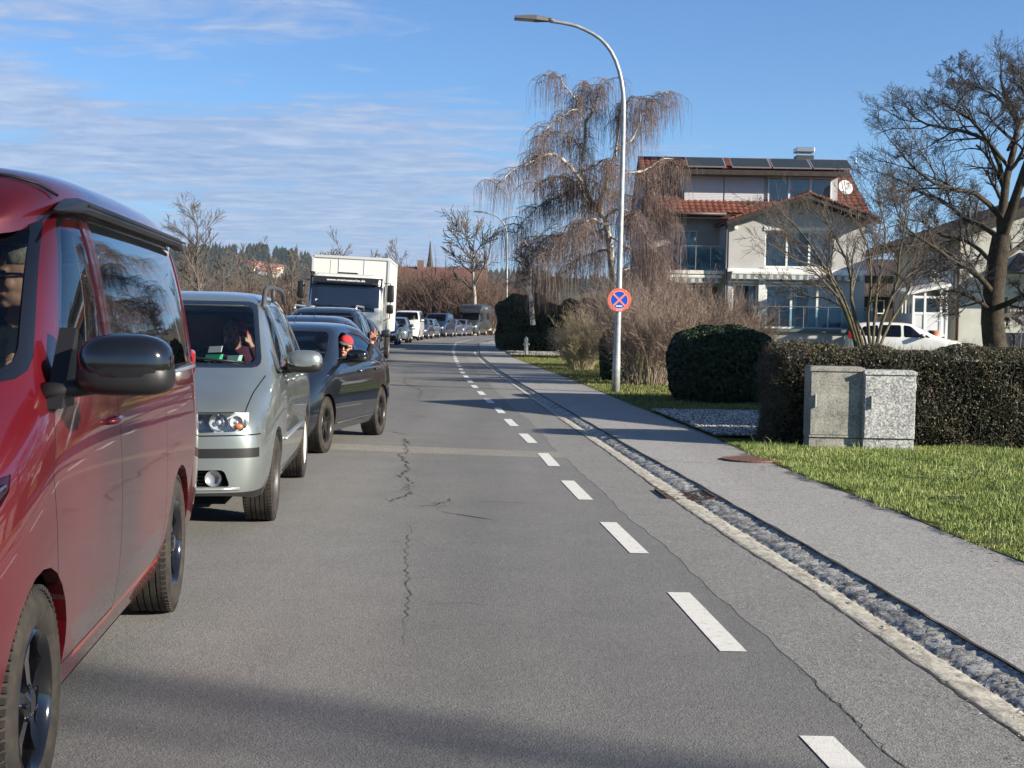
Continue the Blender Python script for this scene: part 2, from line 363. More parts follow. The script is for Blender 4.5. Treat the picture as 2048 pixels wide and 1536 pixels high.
tag(npmesh('road_patch', [(p.x, p.y, .0012) for p in pt], [tuple(range(len(pt)))], A_PATCH), kind='structure')
# ---- white dashes
M_LINE = mat('road paint', (.80, .79, .76), rough=.75, nodes=ramp_nodes([(18, .5), (110, .5)], [(.36, (.33, .32, .30)), (.43, (.68, .67, .62)), (.7, (.80, .785, .74))], bump=(120, .4, .004)))
V = []; Fq = []; D = 5.12-2.72
while D < 108:
    D0, D1 = D-1.40, D
    for k in range(4):
        for s_ in (-1, 1):
            d = D0+(D1-D0)*k/3; V.append((cx(C_DASH, d)+s_*.062, d, .0034))
        if k: b = len(V)-4; Fq.append((b, b+1, b+3, b+2))
    D += 2.72
tag(npmesh('lane_dashes', V, Fq, M_LINE), kind='structure')
# ---- cobbled gutter: two rows of setts sunk into a shallow V
def gutter():
    Ds = np.array(drange(2.0, 88, .028, 1.0016)); nc = 22; T = np.linspace(0, 1, nc+1)
    xl = np.array([cx(C_GL, d) for d in Ds]); xr = np.array([cx(C_GR, d) for d in Ds])
    t, d = np.meshgrid(T, Ds); X = xl[:, None]+(xr-xl)[:, None]*t
    z = np.where(t < .5, .004-.018*(t/.5), -.014+.032*((t-.5)/.5))
    row = (t >= .5).astype(int); L_ = np.where(row == 1, .105, .13)
    rg = np.random.RandomState(3); ph = d+.03*np.sin(d*5+row)+row*.05
    k = np.floor(ph/L_).astype(int); f = ph/L_-k
    tt = np.where(t < .5, t/.5, (t-.5)/.5)
    h = rg.rand(4000)
    hh = h[(k*2+row) % 4000]
    dome = (np.clip(1-np.abs(f-.5)*2, 0, 1)**.28)*(np.clip(1-np.abs(tt-.5)*2, 0, 1)**.30)
    amp = np.where(row == 1, .019, .015)
    z = z+amp*(dome-.75)+ (hh-.5)*.007
    z += np.where((t > .001) & (t < .999), (rg.rand(*z.shape)-.5)*np.where(row == 1, .009, .008), 0)
    z[:, 0] = -.01; z[:, -1] = .016
    X = X+(rg.rand(*X.shape)-.5)*.006
    V = np.stack([X, d, z], -1).reshape(-1, 3); n_ = nc+1; MI = np.repeat((T[:-1] >= .48).astype(int)[None], len(Ds)-1, 0).ravel()
    i, c = np.meshgrid(np.arange(len(Ds)-1), np.arange(nc), indexing='ij'); a = (i*n_+c).ravel()
    Fq = np.stack([a, a+1, a+n_+1, a+n_], -1)
    m = mat('granite setts', rough=.8, spec=.4, nodes=ramp_nodes([(7, .4), (55, .35), (170, .35)], [(.38, (.10, .095, .08)), (.5, (.29, .27, .225)), (.62, (.52, .495, .43))], bump=(90, .6, .006)))
    m2 = mat('granite setts grey', rough=.8, spec=.4, nodes=ramp_nodes([(7, .35), (55, .35), (170, .35)], [(.41, (.045, .044, .04)), (.50, (.20, .195, .18)), (.58, (.60, .59, .54))], bump=(90, .6, .006)))
    tag(npmesh('gutter', V, Fq, [m, m2], smooth=False, midx=MI), kind='structure')
gutter()
strip('pavement_edge', lambda D: cx(C_GR, D)-.006+.006*math.sin(D*17), lambda D: cx(C_GR, D)+.012+.006*math.sin(D*13), drange(-8, 90, .12, 1.01), .0255, M_CRACK)
# ---- verge lawn on the right, shoulder on the left
def lawn_z(x, D): return .015*math.sin(x*2.3+D)+.012*math.sin(D*1.7)
LX = lambda k: (lambda D: cx(C_SW, D)+k)
strip('lawn', LX(-.02), lambda D: 30, drange(-8, 165, .5, 1.012), .027, M_LAWN, cols=26, zf=lambda x, D: 0 if x < cx(C_SW, D)+.6 else .02*math.sin(x*2.1)*math.sin(D*1.3))
strip('verge', lambda D: -60, lambda D: road_left(D)+.02, drange(-8, 200, 3), -.01, M_SOIL, cols=8)
# grass blades
def blades(name, n, fn, hmin, hmax, w, m, seed=1, lean=.5):
    rg = np.random.RandomState(seed); pts = fn(rg, n); n = len(pts)
    h = hmin+(hmax-hmin)*rg.rand(n)**1.6; h *= .65+.45*np.sin(pts[:, 0]*5+2*np.sin(pts[:, 1]*3))*np.sin(pts[:, 1]*4.3)+.2; a = rg.rand(n)*2*np.pi; la = rg.rand(n)*2*np.pi; ln = h*lean*rg.rand(n)
    dx = np.cos(a)*w/2; dy = np.sin(a)*w/2
    b0 = pts-np.stack([dx, dy, 0*dx], -1); b1 = pts+np.stack([dx, dy, 0*dx], -1)
    tip = pts+np.stack([np.cos(la)*ln, np.sin(la)*ln, h], -1)
    mid = pts+np.stack([np.cos(la)*ln*.3, np.sin(la)*ln*.3, h*.6], -1)
    m0 = mid-np.stack([dx, dy, 0*dx], -1)*.7; m1 = mid+np.stack([dx, dy, 0*dx], -1)*.7
    V = np.stack([b0, b1, m1, m0, tip, tip+np.stack([dx, dy, 0*dx], -1)*.15], 1).reshape(-1, 3)
    i = np.arange(n)[:, None]*6
    Fq = np.concatenate([i+[0, 1, 2, 3], i+[3, 2, 5, 4]], 1).reshape(-1, 4)
    return tag(npmesh(name, V, Fq, m), kind='stuff')
GR_COLS = [(.28, (.06, .09, .018)), (.46, (.14, .205, .042)), (.64, (.225, .295, .08)), (.80, (.46, .45, .21))]
def grass_mat():
    M = mat('grass blades', rough=.55, spec=.3, nodes=ramp_nodes([(.75, .50), (4, .30)], GR_COLS, isl=.36)); return M
def lawn_pts(d0, d1, x1, edge=.0):
    def f(rg, n):
        d = d0+(d1-d0)*rg.rand(n)**.9
        xs = np.interp(d, [q[1] for q in C_SW], [q[0] for q in C_SW])+edge-.03+.05*np.sin(d*3.1)+.04*np.sin(d*9.7)
        x = xs+(x1-xs)*rg.rand(n)**1.15
        k = np.ones(n, bool); clump = np.sin(x*3.3+np.sin(d*2))*np.sin(d*2.7+1)+.7*np.sin(x*9+3*np.sin(d*7))*np.sin(d*11)+rg.rand(n)*2.2 > .62
        k &= clump
        z = .036+.02*np.sin(x*2.1)*np.sin(d*1.3)*(x > xs+.6)
        return np.stack([x, d, z], -1)[k]
    return f
tag(blades('grass', 280000, lawn_pts(7.5, 17.3, 7.2), .012, .050, .0048, grass_mat(), 2), label='bright green tufty grass of the verge in front of the cabinets')
tag(blades('grass', 7000, lawn_pts(6.5, 17.2, 7.5, .2), .05, .14, .0065, grass_mat(), 5, 1.0), label='longer pale stalks standing up out of the verge grass')
def far_lawn(rg, n):
    d = 23.8+46*rg.rand(n)**1.5; xs = np.interp(d, [q[1] for q in C_SW], [q[0] for q in C_SW]); x = xs-.02+5.0*rg.rand(n)
    return np.stack([x, d, np.full(n, .036)], -1)
GM2 = mat('dry grass blades', rough=.6, spec=.3, nodes=ramp_nodes([(.7, .4), (4, .2)], [(.3, (.06, .075, .02)), (.5, (.15, .17, .045)), (.7, (.30, .27, .10))], isl=.4))
tag(blades('grass', 60000, far_lawn, .02, .06, .013, GM2, 8), label='short yellowish grass around the foot of the lamp post')
# gravel driveway with real pebbles
M_GRAV = mat('gravel bed', rough=.9, nodes=ramp_nodes([(30, .5), (90, .5)], [(.35, (.10, .095, .085)), (.5, (.27, .26, .235)), (.68, (.50, .48, .44))], bump=(50, 1, .03)))
strip('driveway', lambda D: cx(C_SW, D)-.03, lambda D: 16, drange(18.3, 23.5, .4), .062, M_GRAV, cols=30, zf=lambda x, D: .006*math.sin(x*9)*math.sin(D*7))
def pebbles(name, n, box, smin, smax, m, seed):
    rg = np.random.RandomState(seed); s = smin+(smax-smin)*rg.rand(n)
    c = np.stack([box[0]+(box[1]-box[0])*rg.rand(n), box[2]+(box[3]-box[2])*rg.rand(n), np.full(n, box[4])], -1)
    xs = np.interp(c[:, 1], [q[1] for q in C_SW], [q[0] for q in C_SW]); ok = c[:, 0] > xs; c = c[ok]; s = s[ok]; n = len(c)
    o = np.array([(1, 0, 0), (0, 1, 0), (-1, 0, 0), (0, -1, 0), (0, 0, .7), (0, 0, -.7)], float)
    V = c[:, None, :]+(o[None]*(.7+.6*rg.rand(n, 6, 1)))*s[:, None, None]; a = rg.rand(n)*3
    f = np.array([(0, 1, 4), (1, 2, 4), (2, 3, 4), (3, 0, 4), (1, 0, 5), (2, 1, 5), (3, 2, 5), (0, 3, 5)])
    Fq = (np.arange(n)[:, None, None]*6+f[None]).reshape(-1, 3)
    return tag(npmesh(name, V.reshape(-1, 3), Fq, m), kind='stuff')
M_PEB = mat('pebbles', rough=.8, nodes=ramp_nodes([], [(.3, (.13, .12, .105)), (.5, (.33, .31, .28)), (.72, (.62, .59, .54))], isl=.8))
tag(pebbles('gravel', 26000, (1.6, 5.2, 18.35, 23.4, .07), .012, .034, M_PEB, 4), label='grey and white gravel of the driveway mouth')
tag(pebbles('gravel', 2500, (-.4, 2.2, 60, 66, .05), .03, .06, M_PEB, 6), label='pale gravel patch around the hydrant')

def litter(name, n, fn, smin, smax, m, seed, label):
    rg = np.random.RandomState(seed); c = fn(rg, n); n = len(c); a = rg.rand(n)*6.28; s = (smin+(smax-smin)*rg.rand(n))[:, None]
    u = np.stack([np.cos(a), np.sin(a), .35*(rg.rand(n)-.5)], -1)*s; v = np.stack([-np.sin(a), np.cos(a), .5*(rg.rand(n)-.3)], -1)*s*.6; c[:, 2] += s[:, 0]*.3+.002
    V = np.stack([c-u, c-v, c+u, c+v], 1).reshape(-1, 3); return tag(npmesh(name, V, np.arange(4*n).reshape(-1, 4), m), label=label, kind='stuff')
def edge_pts(curve_, off0, off1, d0, d1, z):
    def f(rg, n):
        d = d0+(d1-d0)*rg.rand(n)**1.3; x = np.interp(d, [q[1] for q in curve_], [q[0] for q in curve_])+off0+(off1-off0)*rg.rand(n)**1.5*np.abs(np.sin(d*2.3)+.4); return np.stack([x, d, np.full(n, z)], -1)
    return f
M_LIT = mat('dead leaves', rough=.9, nodes=ramp_nodes([], [(.2, (.09, .05, .025)), (.5, (.20, .12, .06)), (.8, (.38, .27, .15))], isl=.8))
litter('leaf_litter', 900, edge_pts(C_SW, .03, -.22, 7, 40, .024), .008, .024, M_LIT, 3, 'dead brown leaves scattered along the grass edge of the pavement')
litter('grit', 2600, edge_pts(C_GL, .02, -.28, 4, 30, .005), .003, .009, mat('grit', rough=.9, nodes=ramp_nodes([], [(.2, (.07, .065, .06)), (.5, (.25, .24, .22)), (.8, (.5, .48, .44))], isl=.8)), 4, 'fine grit beside the cobbled gutter')
litter('leaf_litter', 260, edge_pts(C_GL, .12, .40, 4, 30, .0), .008, .02, M_LIT, 5, 'dead leaves and dirt lying in the cobbled gutter')

def weeds(rg, n):
    k = rg.randint(0, 46, n); cxs = 2.2+5.0*np.random.RandomState(1).rand(46); cds = 8.5+8.3*np.random.RandomState(2).rand(46); d = cds[k]+rg.normal(0, .07, n); x = cxs[k]+rg.normal(0, .08, n)
    xs = np.interp(d, [q[1] for q in C_SW], [q[0] for q in C_SW]); ok = x > xs+.05; return np.stack([x, d, np.full(n, .04)], -1)[ok]
litter('weeds', 2600, weeds, .012, .034, mat('weed leaves', rough=.5, nodes=ramp_nodes([], [(.2, (.03, .06, .015)), (.5, (.06, .11, .025)), (.8, (.13, .19, .05))], isl=.8)), 9, 'broad leaved weeds growing in low clumps in the verge grass')
litter('leaf_litter', 500, lawn_pts(8, 17.3, 7.2), .012, .03, M_LIT, 11, 'dead brown leaves lying in the verge grass')
# ------------------------------------------------------------------ vegetation tools
def strands(PT, RD, sides=3):
    """PT (n,k,3), RD (n,k) -> vertices, quads"""
    PT = np.asarray(PT, float); RD = np.asarray(RD, float); n, k, _ = PT.shape
    T = np.gradient(PT, axis=1); T /= np.linalg.norm(T, axis=2, keepdims=True)+1e-9
    ref = np.where(np.abs(T[:, :1, 2:]) > .9, np.array([1., 0, 0]), np.array([0, 0, 1.])); ref = np.broadcast_to(ref, T.shape)
    U = np.cross(T, ref); U /= np.linalg.norm(U, axis=2, keepdims=True)+1e-9; Wd = np.cross(T, U)
    a = np.arange(sides)*2*np.pi/sides
    V = PT[:, :, None, :]+(U[:, :, None, :]*np.cos(a)[None, None, :, None]+Wd[:, :, None, :]*np.sin(a)[None, None, :, None])*RD[:, :, None, None]
    V = V.reshape(-1, 3)
    i, j, s = np.meshgrid(np.arange(n), np.arange(k-1), np.arange(sides), indexing='ij')
    b = (i*k+j)*sides; f = np.stack([b+s, b+(s+1) % sides, b+sides+(s+1) % sides, b+sides+s], -1).reshape(-1, 4)
    return V, f
def merge(parts):
    VV, FF, o = [], [], 0
    for V, f in parts:
        VV.append(V); FF.append(f+o); o += len(V)
    return np.concatenate(VV), np.concatenate(FF)
class Grow:
    """recursive bare branches; levels[i] = (children, length factor, angle, wander, up)"""
    def __init__(s, seed, levels, k=6, rmin=.004, taper=.45, zmin=.3, twist=None):
        s.r = np.random.RandomState(seed); s.levels = levels; s.k = k; s.out = {}; s.rmin = rmin; s.taper = taper; s.zmin = zmin
    def branch(s, p, d, L, rad, lev):
        k = s.k; r = s.r; w, up = (s.levels[min(lev, len(s.levels)-1)][3:5]); pts = [p]; d = d/np.linalg.norm(d)
        for i in range(k-1):
            d = d+r.normal(0, w, 3)+np.array([0, 0, up]); d /= np.linalg.norm(d); q = pts[-1]+d*L/(k-1)
            if q[2] < s.zmin: d[2] = abs(d[2]); q = pts[-1]+d*L/(k-1)
            pts.append(q)
        s.limb(np.array(pts), rad, max(s.rmin, rad*s.taper), L, lev)
    def limb(s, pts, r0, r1, L, lev, first=.25):
        k = len(pts); rad = np.linspace(r0, r1, k); s.out.setdefault((lev, k), []).append((pts, rad))
        if lev >= len(s.levels): return
        n, lf, ang, w, up = s.levels[lev]; r = s.r
        n = n if isinstance(n, int) else r.randint(n[0], n[1]+1)
        for j in range(n):
            t = first+(1-first)*(j+r.rand())/n; t = min(t, .995)*(k-1); i = int(t); f = t-i
            p = pts[i]*(1-f)+pts[i+1]*f; d = pts[i+1]-pts[i]; d /= np.linalg.norm(d)+1e-9
            a = r.normal(0, 1, 3); a -= d*a.dot(d); a /= np.linalg.norm(a)+1e-9; an = ang*(.7+.6*r.rand())
            nd = d*math.cos(an)+a*math.sin(an); ll = L*lf*(.65+.7*r.rand())*(1.15-.45*(t/(k-1)))
            s.branch(p, nd, ll, max(s.rmin, rad[i]*(.5+.2*r.rand())), lev+1)
    def meshes(s, split=2, sides=(9, 7, 5, 4, 3, 3, 3)):
        a, b = [], []
        for (lev, k), L in s.out.items():
            m = strands([x[0] for x in L], [x[1] for x in L], sides[min(lev, 6)]); (a if lev < split else b).append(m)
        return a, b
def tree_obj(name, g, mt, mc, label, cat='tree', group=None, split=2, base=None):
    a, b = g.meshes(split); p = base if base is not None else a[0][0][0]
    e = empty(name, tuple(float(c) for c in p), 0, label, cat, group); off = np.array(p, float)
    V, f = merge(a); npmesh('trunk', V-off, f, mt, e, smooth=True)
    V, f = merge(b); npmesh('crown', V-off, f, mc, e)
    return e
def bark(name, a, b, sc=6):
    return mat(name, rough=.95, spec=.15, nodes=ramp_nodes([(sc, .5), (sc*6, .5)], [(.36, a), (.62, b)], bump=(sc*5, .7, .03)))
M_BARK = bark('bark grey brown', (.055, .045, .036), (.15, .125, .095)); M_TWIG = bark('twigs grey brown', (.075, .062, .055), (.19, .16, .135), 2)
M_BARKD = bark('bark dark', (.022, .019, .016), (.085, .07, .052), 4)
M_TWIGR = bark('twigs red brown', (.075, .05, .042), (.20, .14, .11), 2); M_TWIGT = bark('twigs tan', (.26, .20, .11), (.56, .47, .30), 2)
M_TWIGP = bark('twigs purple brown', (.13, .095, .08), (.36, .28, .23), 2)
def pxl(pts, D):
    """limb through photo pixels; optional third value = depth offset in metres"""
    return np.array([tuple(P(p[0], p[1], D+(p[2] if len(p) > 2 else 0))) for p in pts])
def refine(pts, n):
    """Catmull-Rom resample"""
    P0 = np.vstack([2*pts[0]-pts[1], pts, 2*pts[-1]-pts[-2]]); m = len(pts)-1; out = []
    for q in np.linspace(0, m, n):
        i = min(int(q), m-1); t = q-i; a, b, c, d = P0[i], P0[i+1], P0[i+2], P0[i+3]
        out.append(.5*((2*b)+(-a+c)*t+(2*a-5*b+4*c-d)*t*t+(-a+3*b-3*c+d)*t**3))
    return np.array(out)
def plen(p): return float(np.linalg.norm(np.diff(p, axis=0), axis=1).sum())
# ---- leaves / clipped hedges
def leaf_mesh(name, C, Nn, smin, smax, m, parent=None, seed=1, ratio=.55, flop=.7):
    rg = np.random.RandomState(seed); n = len(C); N2 = Nn+rg.normal(0, flop, Nn.shape); N2 /= np.linalg.norm(N2, axis=1, keepdims=True)
    t = rg.normal(0, 1, (n, 3)); t -= N2*(t*N2).sum(1, keepdims=True); t /= np.linalg.norm(t, axis=1, keepdims=True); u = np.cross(N2, t)
    s = (smin+(smax-smin)*rg.rand(n))[:, None]
    V = np.stack([C-t*s, C-u*s*ratio+N2*s*.15, C+t*s, C+u*s*ratio+N2*s*.15], 1).reshape(-1, 3)
    return npmesh(name, V, np.arange(4*n).reshape(-1, 4), m, parent)
def super_surface(rg, n, c, r, e, top=.0, lump=.08, lf=2.5, depth=.12):
    """random points + normals on a lumpy superellipsoid (only above ground)"""
    out = []; nn = []
    tot = 0
    while tot < n:
        d = rg.normal(0, 1, (n*2, 3)); d /= np.linalg.norm(d, axis=1, keepdims=True)
        q = np.sign(d)*np.abs(d)**.8
        p_ = 2/e; k = (np.abs(q)**p_).sum(1)**(-1/p_); q = q*k[:, None]
        nr = np.sign(q)*np.abs(q)**(p_-1); nr = nr/np.array(r); nr /= np.linalg.norm(nr, axis=1, keepdims=True)
        P_ = q*np.array(r)+np.array(c)
        l_ = (np.sin(P_[:, 0]*lf+1)+np.sin(P_[:, 1]*lf*1.2)+np.sin(P_[:, 2]*lf*1.4+2)+np.sin(P_[:, 0]*lf*2.7+P_[:, 2]*lf*2))*lump*.5
        P_ = P_+nr*(l_-depth*rg.rand(len(P_))**2)[:, None]
        ok = P_[:, 2] > .03; P_ = P_[ok]; nr = nr[ok]; 
        # area weighting: thin out by how much the axis stretch compresses points
        w = np.sqrt(((nr*np.array(r))**2).sum(1)); keep = rg.rand(len(P_)) < (1/w)/(1/w).max() if False else np.ones(len(P_), bool)
        out.append(P_[keep]); nn.append(nr[keep]); tot += keep.sum()
    return np.concatenate(out)[:n], np.concatenate(nn)[:n]
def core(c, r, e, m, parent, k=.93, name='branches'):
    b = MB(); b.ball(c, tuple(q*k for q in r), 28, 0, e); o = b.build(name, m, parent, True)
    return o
def leaf_mat(name, cols, isl=.55, rough=.5, spec=.3, sc=((1.2, .25),)):
    return mat(name, rough=rough, spec=spec, nodes=ramp_nodes(list(sc), cols, isl=isl))
M_LAUREL = leaf_mat('laurel leaves', [(.2, (.010, .020, .008)), (.45, (.022, .042, .014)), (.7, (.04, .065, .020)), (.9, (.065, .09, .03))], rough=.5, spec=.3)
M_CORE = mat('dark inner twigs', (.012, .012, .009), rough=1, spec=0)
def clipped_bush(name, c, r, e, n, smin, smax, m, label, group=None, seed=1, lump=.07, lf=3, flop=.7, cat='bush', depth=.12, ratio=.55, kc=.9):
    rg = np.random.RandomState(seed); ob = empty(name, (c[0], c[1], 0), 0, label, cat, group)
    cl = (0, 0, c[2]); Q, Nn = super_surface(rg, n, cl, r, e, lump=lump, lf=lf, depth=depth)
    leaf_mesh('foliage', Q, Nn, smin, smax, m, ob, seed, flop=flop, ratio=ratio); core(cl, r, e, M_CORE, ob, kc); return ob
# ------------------------------------------------------------------ hedge, laurel, evergreens
def box_surface(rg, n, x0, x1, y0, y1, h, rr=.35, lump=.05):
    """points on a long rounded hedge (top, front, left end)"""
    Lx, Ly = x1-x0, y1-y0; per = 2*h+Ly; u = rg.rand(n)*(Lx+.0); 
    s = rg.rand(n)*per; x = x0+u; P_ = np.zeros((n, 3)); N_ = np.zeros((n, 3))
    f = s < h; t = (s >= h) & (s < h+Ly); b = s >= h+Ly
    P_[:, 0] = x; P_[f, 1] = y0; P_[f, 2] = s[f]; N_[f] = (0, -1, 0)
    P_[t, 1] = y0+(s[t]-h); P_[t, 2] = h; N_[t] = (0, 0, 1)
    P_[b, 1] = y1; P_[b, 2] = h-(s[b]-h-Ly); N_[b] = (0, 1, 0)
    m_ = rg.rand(n) < .12; P_[m_, 0] = x0; P_[m_, 1] = y0+Ly*rg.rand(m_.sum()); P_[m_, 2] = h*rg.rand(m_.sum()); N_[m_] = (-1, 0, 0)
    # round the edges by pulling towards an inset box
    lo = np.array([x0+rr, y0+rr*.8, -9]); hi = np.array([x1+9, y1-rr*.8, h-rr*.6]); q = np.clip(P_, lo, hi); d = P_-q; L = np.linalg.norm(d, axis=1, keepdims=True)+1e-9
    lim = np.minimum(L, np.array(rr*.8)); k = L > rr*.8; P2 = np.where(k, q+d/L*rr*.8, P_); N2 = np.where(L > .02, d/L, N_)
    l_ = lump*(np.sin(P2[:, 0]*2.6)+np.sin(P2[:, 0]*6.1+P2[:, 2]*4)+np.sin(P2[:, 2]*5+P2[:, 1]*4)+np.sin(P2[:, 0]*11+P2[:, 2]*9)*.6)*.6
    return P2+N2*l_[:, None]-N2*(.14*rg.rand(n)**1.7)[:, None], N2
def near_hedge():
    x0, x1, y0, y1, h = 3.12, 9.6, 17.45, 18.45, 1.22
    rg = np.random.RandomState(11); ob = empty('clipped_hedge', (x0, y0, 0), 0, 'long clipped hedge with brownish winter leaves behind the two grey cabinets', 'hedge')
    Q, Nn = box_surface(rg, 95000, 0, x1-x0, 0, y1-y0, h)
    M = leaf_mat('hedge leaves', [(.12, (.013, .015, .009)), (.34, (.030, .038, .015)), (.5, (.048, .058, .022)), (.70, (.110, .092, .050)), (.80, (.13, .085, .05)), (.92, (.075, .11, .036))], isl=.62, rough=.55, sc=((2.2, .3),))
    leaf_mesh('foliage', Q, Nn, .008, .021, M, ob, 3, flop=.9)
    n = 9000; q, nn = box_surface(rg, n, 0, x1-x0, 0, y1-y0, h-.03); d = nn*.5+rg.normal(0, .45, (n, 3)); d[:, 2] += .5; d /= np.linalg.norm(d, axis=1, keepdims=True)
    L = (.05+.08*rg.rand(n))[:, None]; PT = np.stack([q-d*L*.8, q+d*L*.2, q+d*L], 1); V, f = strands(PT, np.tile([.003, .0025, .0015], (n, 1))); npmesh('twigs', V, f, M_TWIG, ob)
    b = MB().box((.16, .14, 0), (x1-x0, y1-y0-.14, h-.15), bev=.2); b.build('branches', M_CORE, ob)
near_hedge()
clipped_bush('laurel_bush', (3.98, 26.9, .66), (1.0, .95, .79), .62, 26000, .03, .062, M_LAUREL, 'big round clipped dark green laurel bush behind the gravel driveway', seed=5, lump=.035, lf=4, kc=.88)
clipped_bush('clipped_bush', (2.62, 35.5, .62), (.45, .45, .70), .7, 8000, .03, .055, M_LAUREL, 'narrow dark green clipped bush right behind the lamp post with the sign', seed=6, lump=.03)
M_YEW = leaf_mat('yew foliage', [(.2, (.012, .022, .010)), (.5, (.030, .050, .018)), (.75, (.08, .095, .035)), (.92, (.17, .165, .065))], isl=.5, sc=((.8, .35),))
clipped_bush('evergreen_hedge', (.55, 73.5, 1.0), (1.45, 2.0, 1.75), .6, 22000, .05, .10, M_YEW, 'tall dark evergreen hedge at the bend beside the farther lamp post', seed=7, lump=.16, lf=2)
clipped_bush('evergreen_hedge', (3.3, 72.5, .9), (2.0, 2.2, 1.55), .7, 20000, .05, .11, M_YEW, 'loose olive green evergreen shrubs to the right of the tall dark hedge', seed=8, lump=.22, lf=2.2)
clipped_bush('low_hedge', (1.1, 69.0, .33), (1.75, .8, .55), .5, 10000, .035, .06, M_YEW, 'low dark clipped hedge behind the white hydrant', seed=9, lump=.03)
# ------------------------------------------------------------------ bare shrubs made of stems
def bare_shrub(name, c, rx, ry, h, n, m, label, seed, r0=.012, group=None, kids=(5, 6), lean=.45, cat='shrub'):
    rg = np.random.RandomState(seed); g = Grow(seed, [(kids[0], .45, .5, .10, .03), (kids[1], .5, .6, .12, .04)], k=5, rmin=.0035, taper=.3, zmin=.02)
    for i in range(n):
        a = rg.rand()*6.283; q = rg.rand()**.5; p = np.array([math.cos(a)*rx*.45*q, math.sin(a)*ry*.45*q, 0])
        d = np.array([math.cos(a)*q*lean*rx/h*1.6, math.sin(a)*q*lean*ry/h*1.6, 1.]); L = h*(.7+.35*rg.rand())*(1.02-.22*q)
        g.branch(p, d, L, r0*(.6+.7*rg.rand()), 0)
    ob = empty(name, c, 0, label, cat, group); a, b = g.meshes(1, (4, 3, 3, 3)); V, f = merge(a); npmesh('stems', V, f, m, ob); V, f = merge(b); npmesh('twigs', V, f, m, ob); return ob
bare_shrub('bare_shrub', (3.15, 33.5, 0), 1.25, 1.3, 2.0, 90, M_TWIGP, 'big bare brown shrub with pale stems just right of the sign post', 21, kids=(7, 7))
bare_shrub('bare_shrub', (4.9, 36.5, 0), 1.6, 1.3, 2.25, 90, M_TWIGP, 'wide bare brown shrub rising behind the round laurel', 22, kids=(7, 7))
bare_shrub('bare_shrub', (6.1, 38.5, 0), 1.2, 1.3, 1.95, 60, M_TWIGR, 'bare reddish shrub under the lower balcony behind the laurel', 23, kids=(7, 6))
bare_shrub('bare_shrub', (2.05, 43.0, 0), .80, .8, 1.42, 120, M_TWIGT, 'rounded straw coloured bare shrub left of the sign post', 24, r0=.010, lean=.55, kids=(8, 6))
bare_shrub('bare_shrub', (3.5, 46.0, 0), 1.1, 1.2, 2.0, 60, M_TWIGP, 'bare brown shrub behind the straw coloured one', 25, kids=(7, 7))
bare_shrub('bare_shrub', (3.9, 55.5, 0), 1.5, 1.4, 2.4, 70, M_TWIGP, 'bare brown thicket shrub below the hanging birch twigs', 26, kids=(7, 7), r0=.02)
bare_shrub('bare_shrub', (5.2, 56.0, 0), 2.4, 1.6, 3.2, 90, M_TWIGP, 'bare brown shrub in front of the house wall under the birch', 27, kids=(7, 7), r0=.02)
bare_shrub('bare_shrub', (.9, 84, 0), 1.7, 1.6, 3.6, 50, M_TWIGR, 'bare red brown shrub behind the tall evergreen hedge', 28, kids=(7, 6), r0=.03)
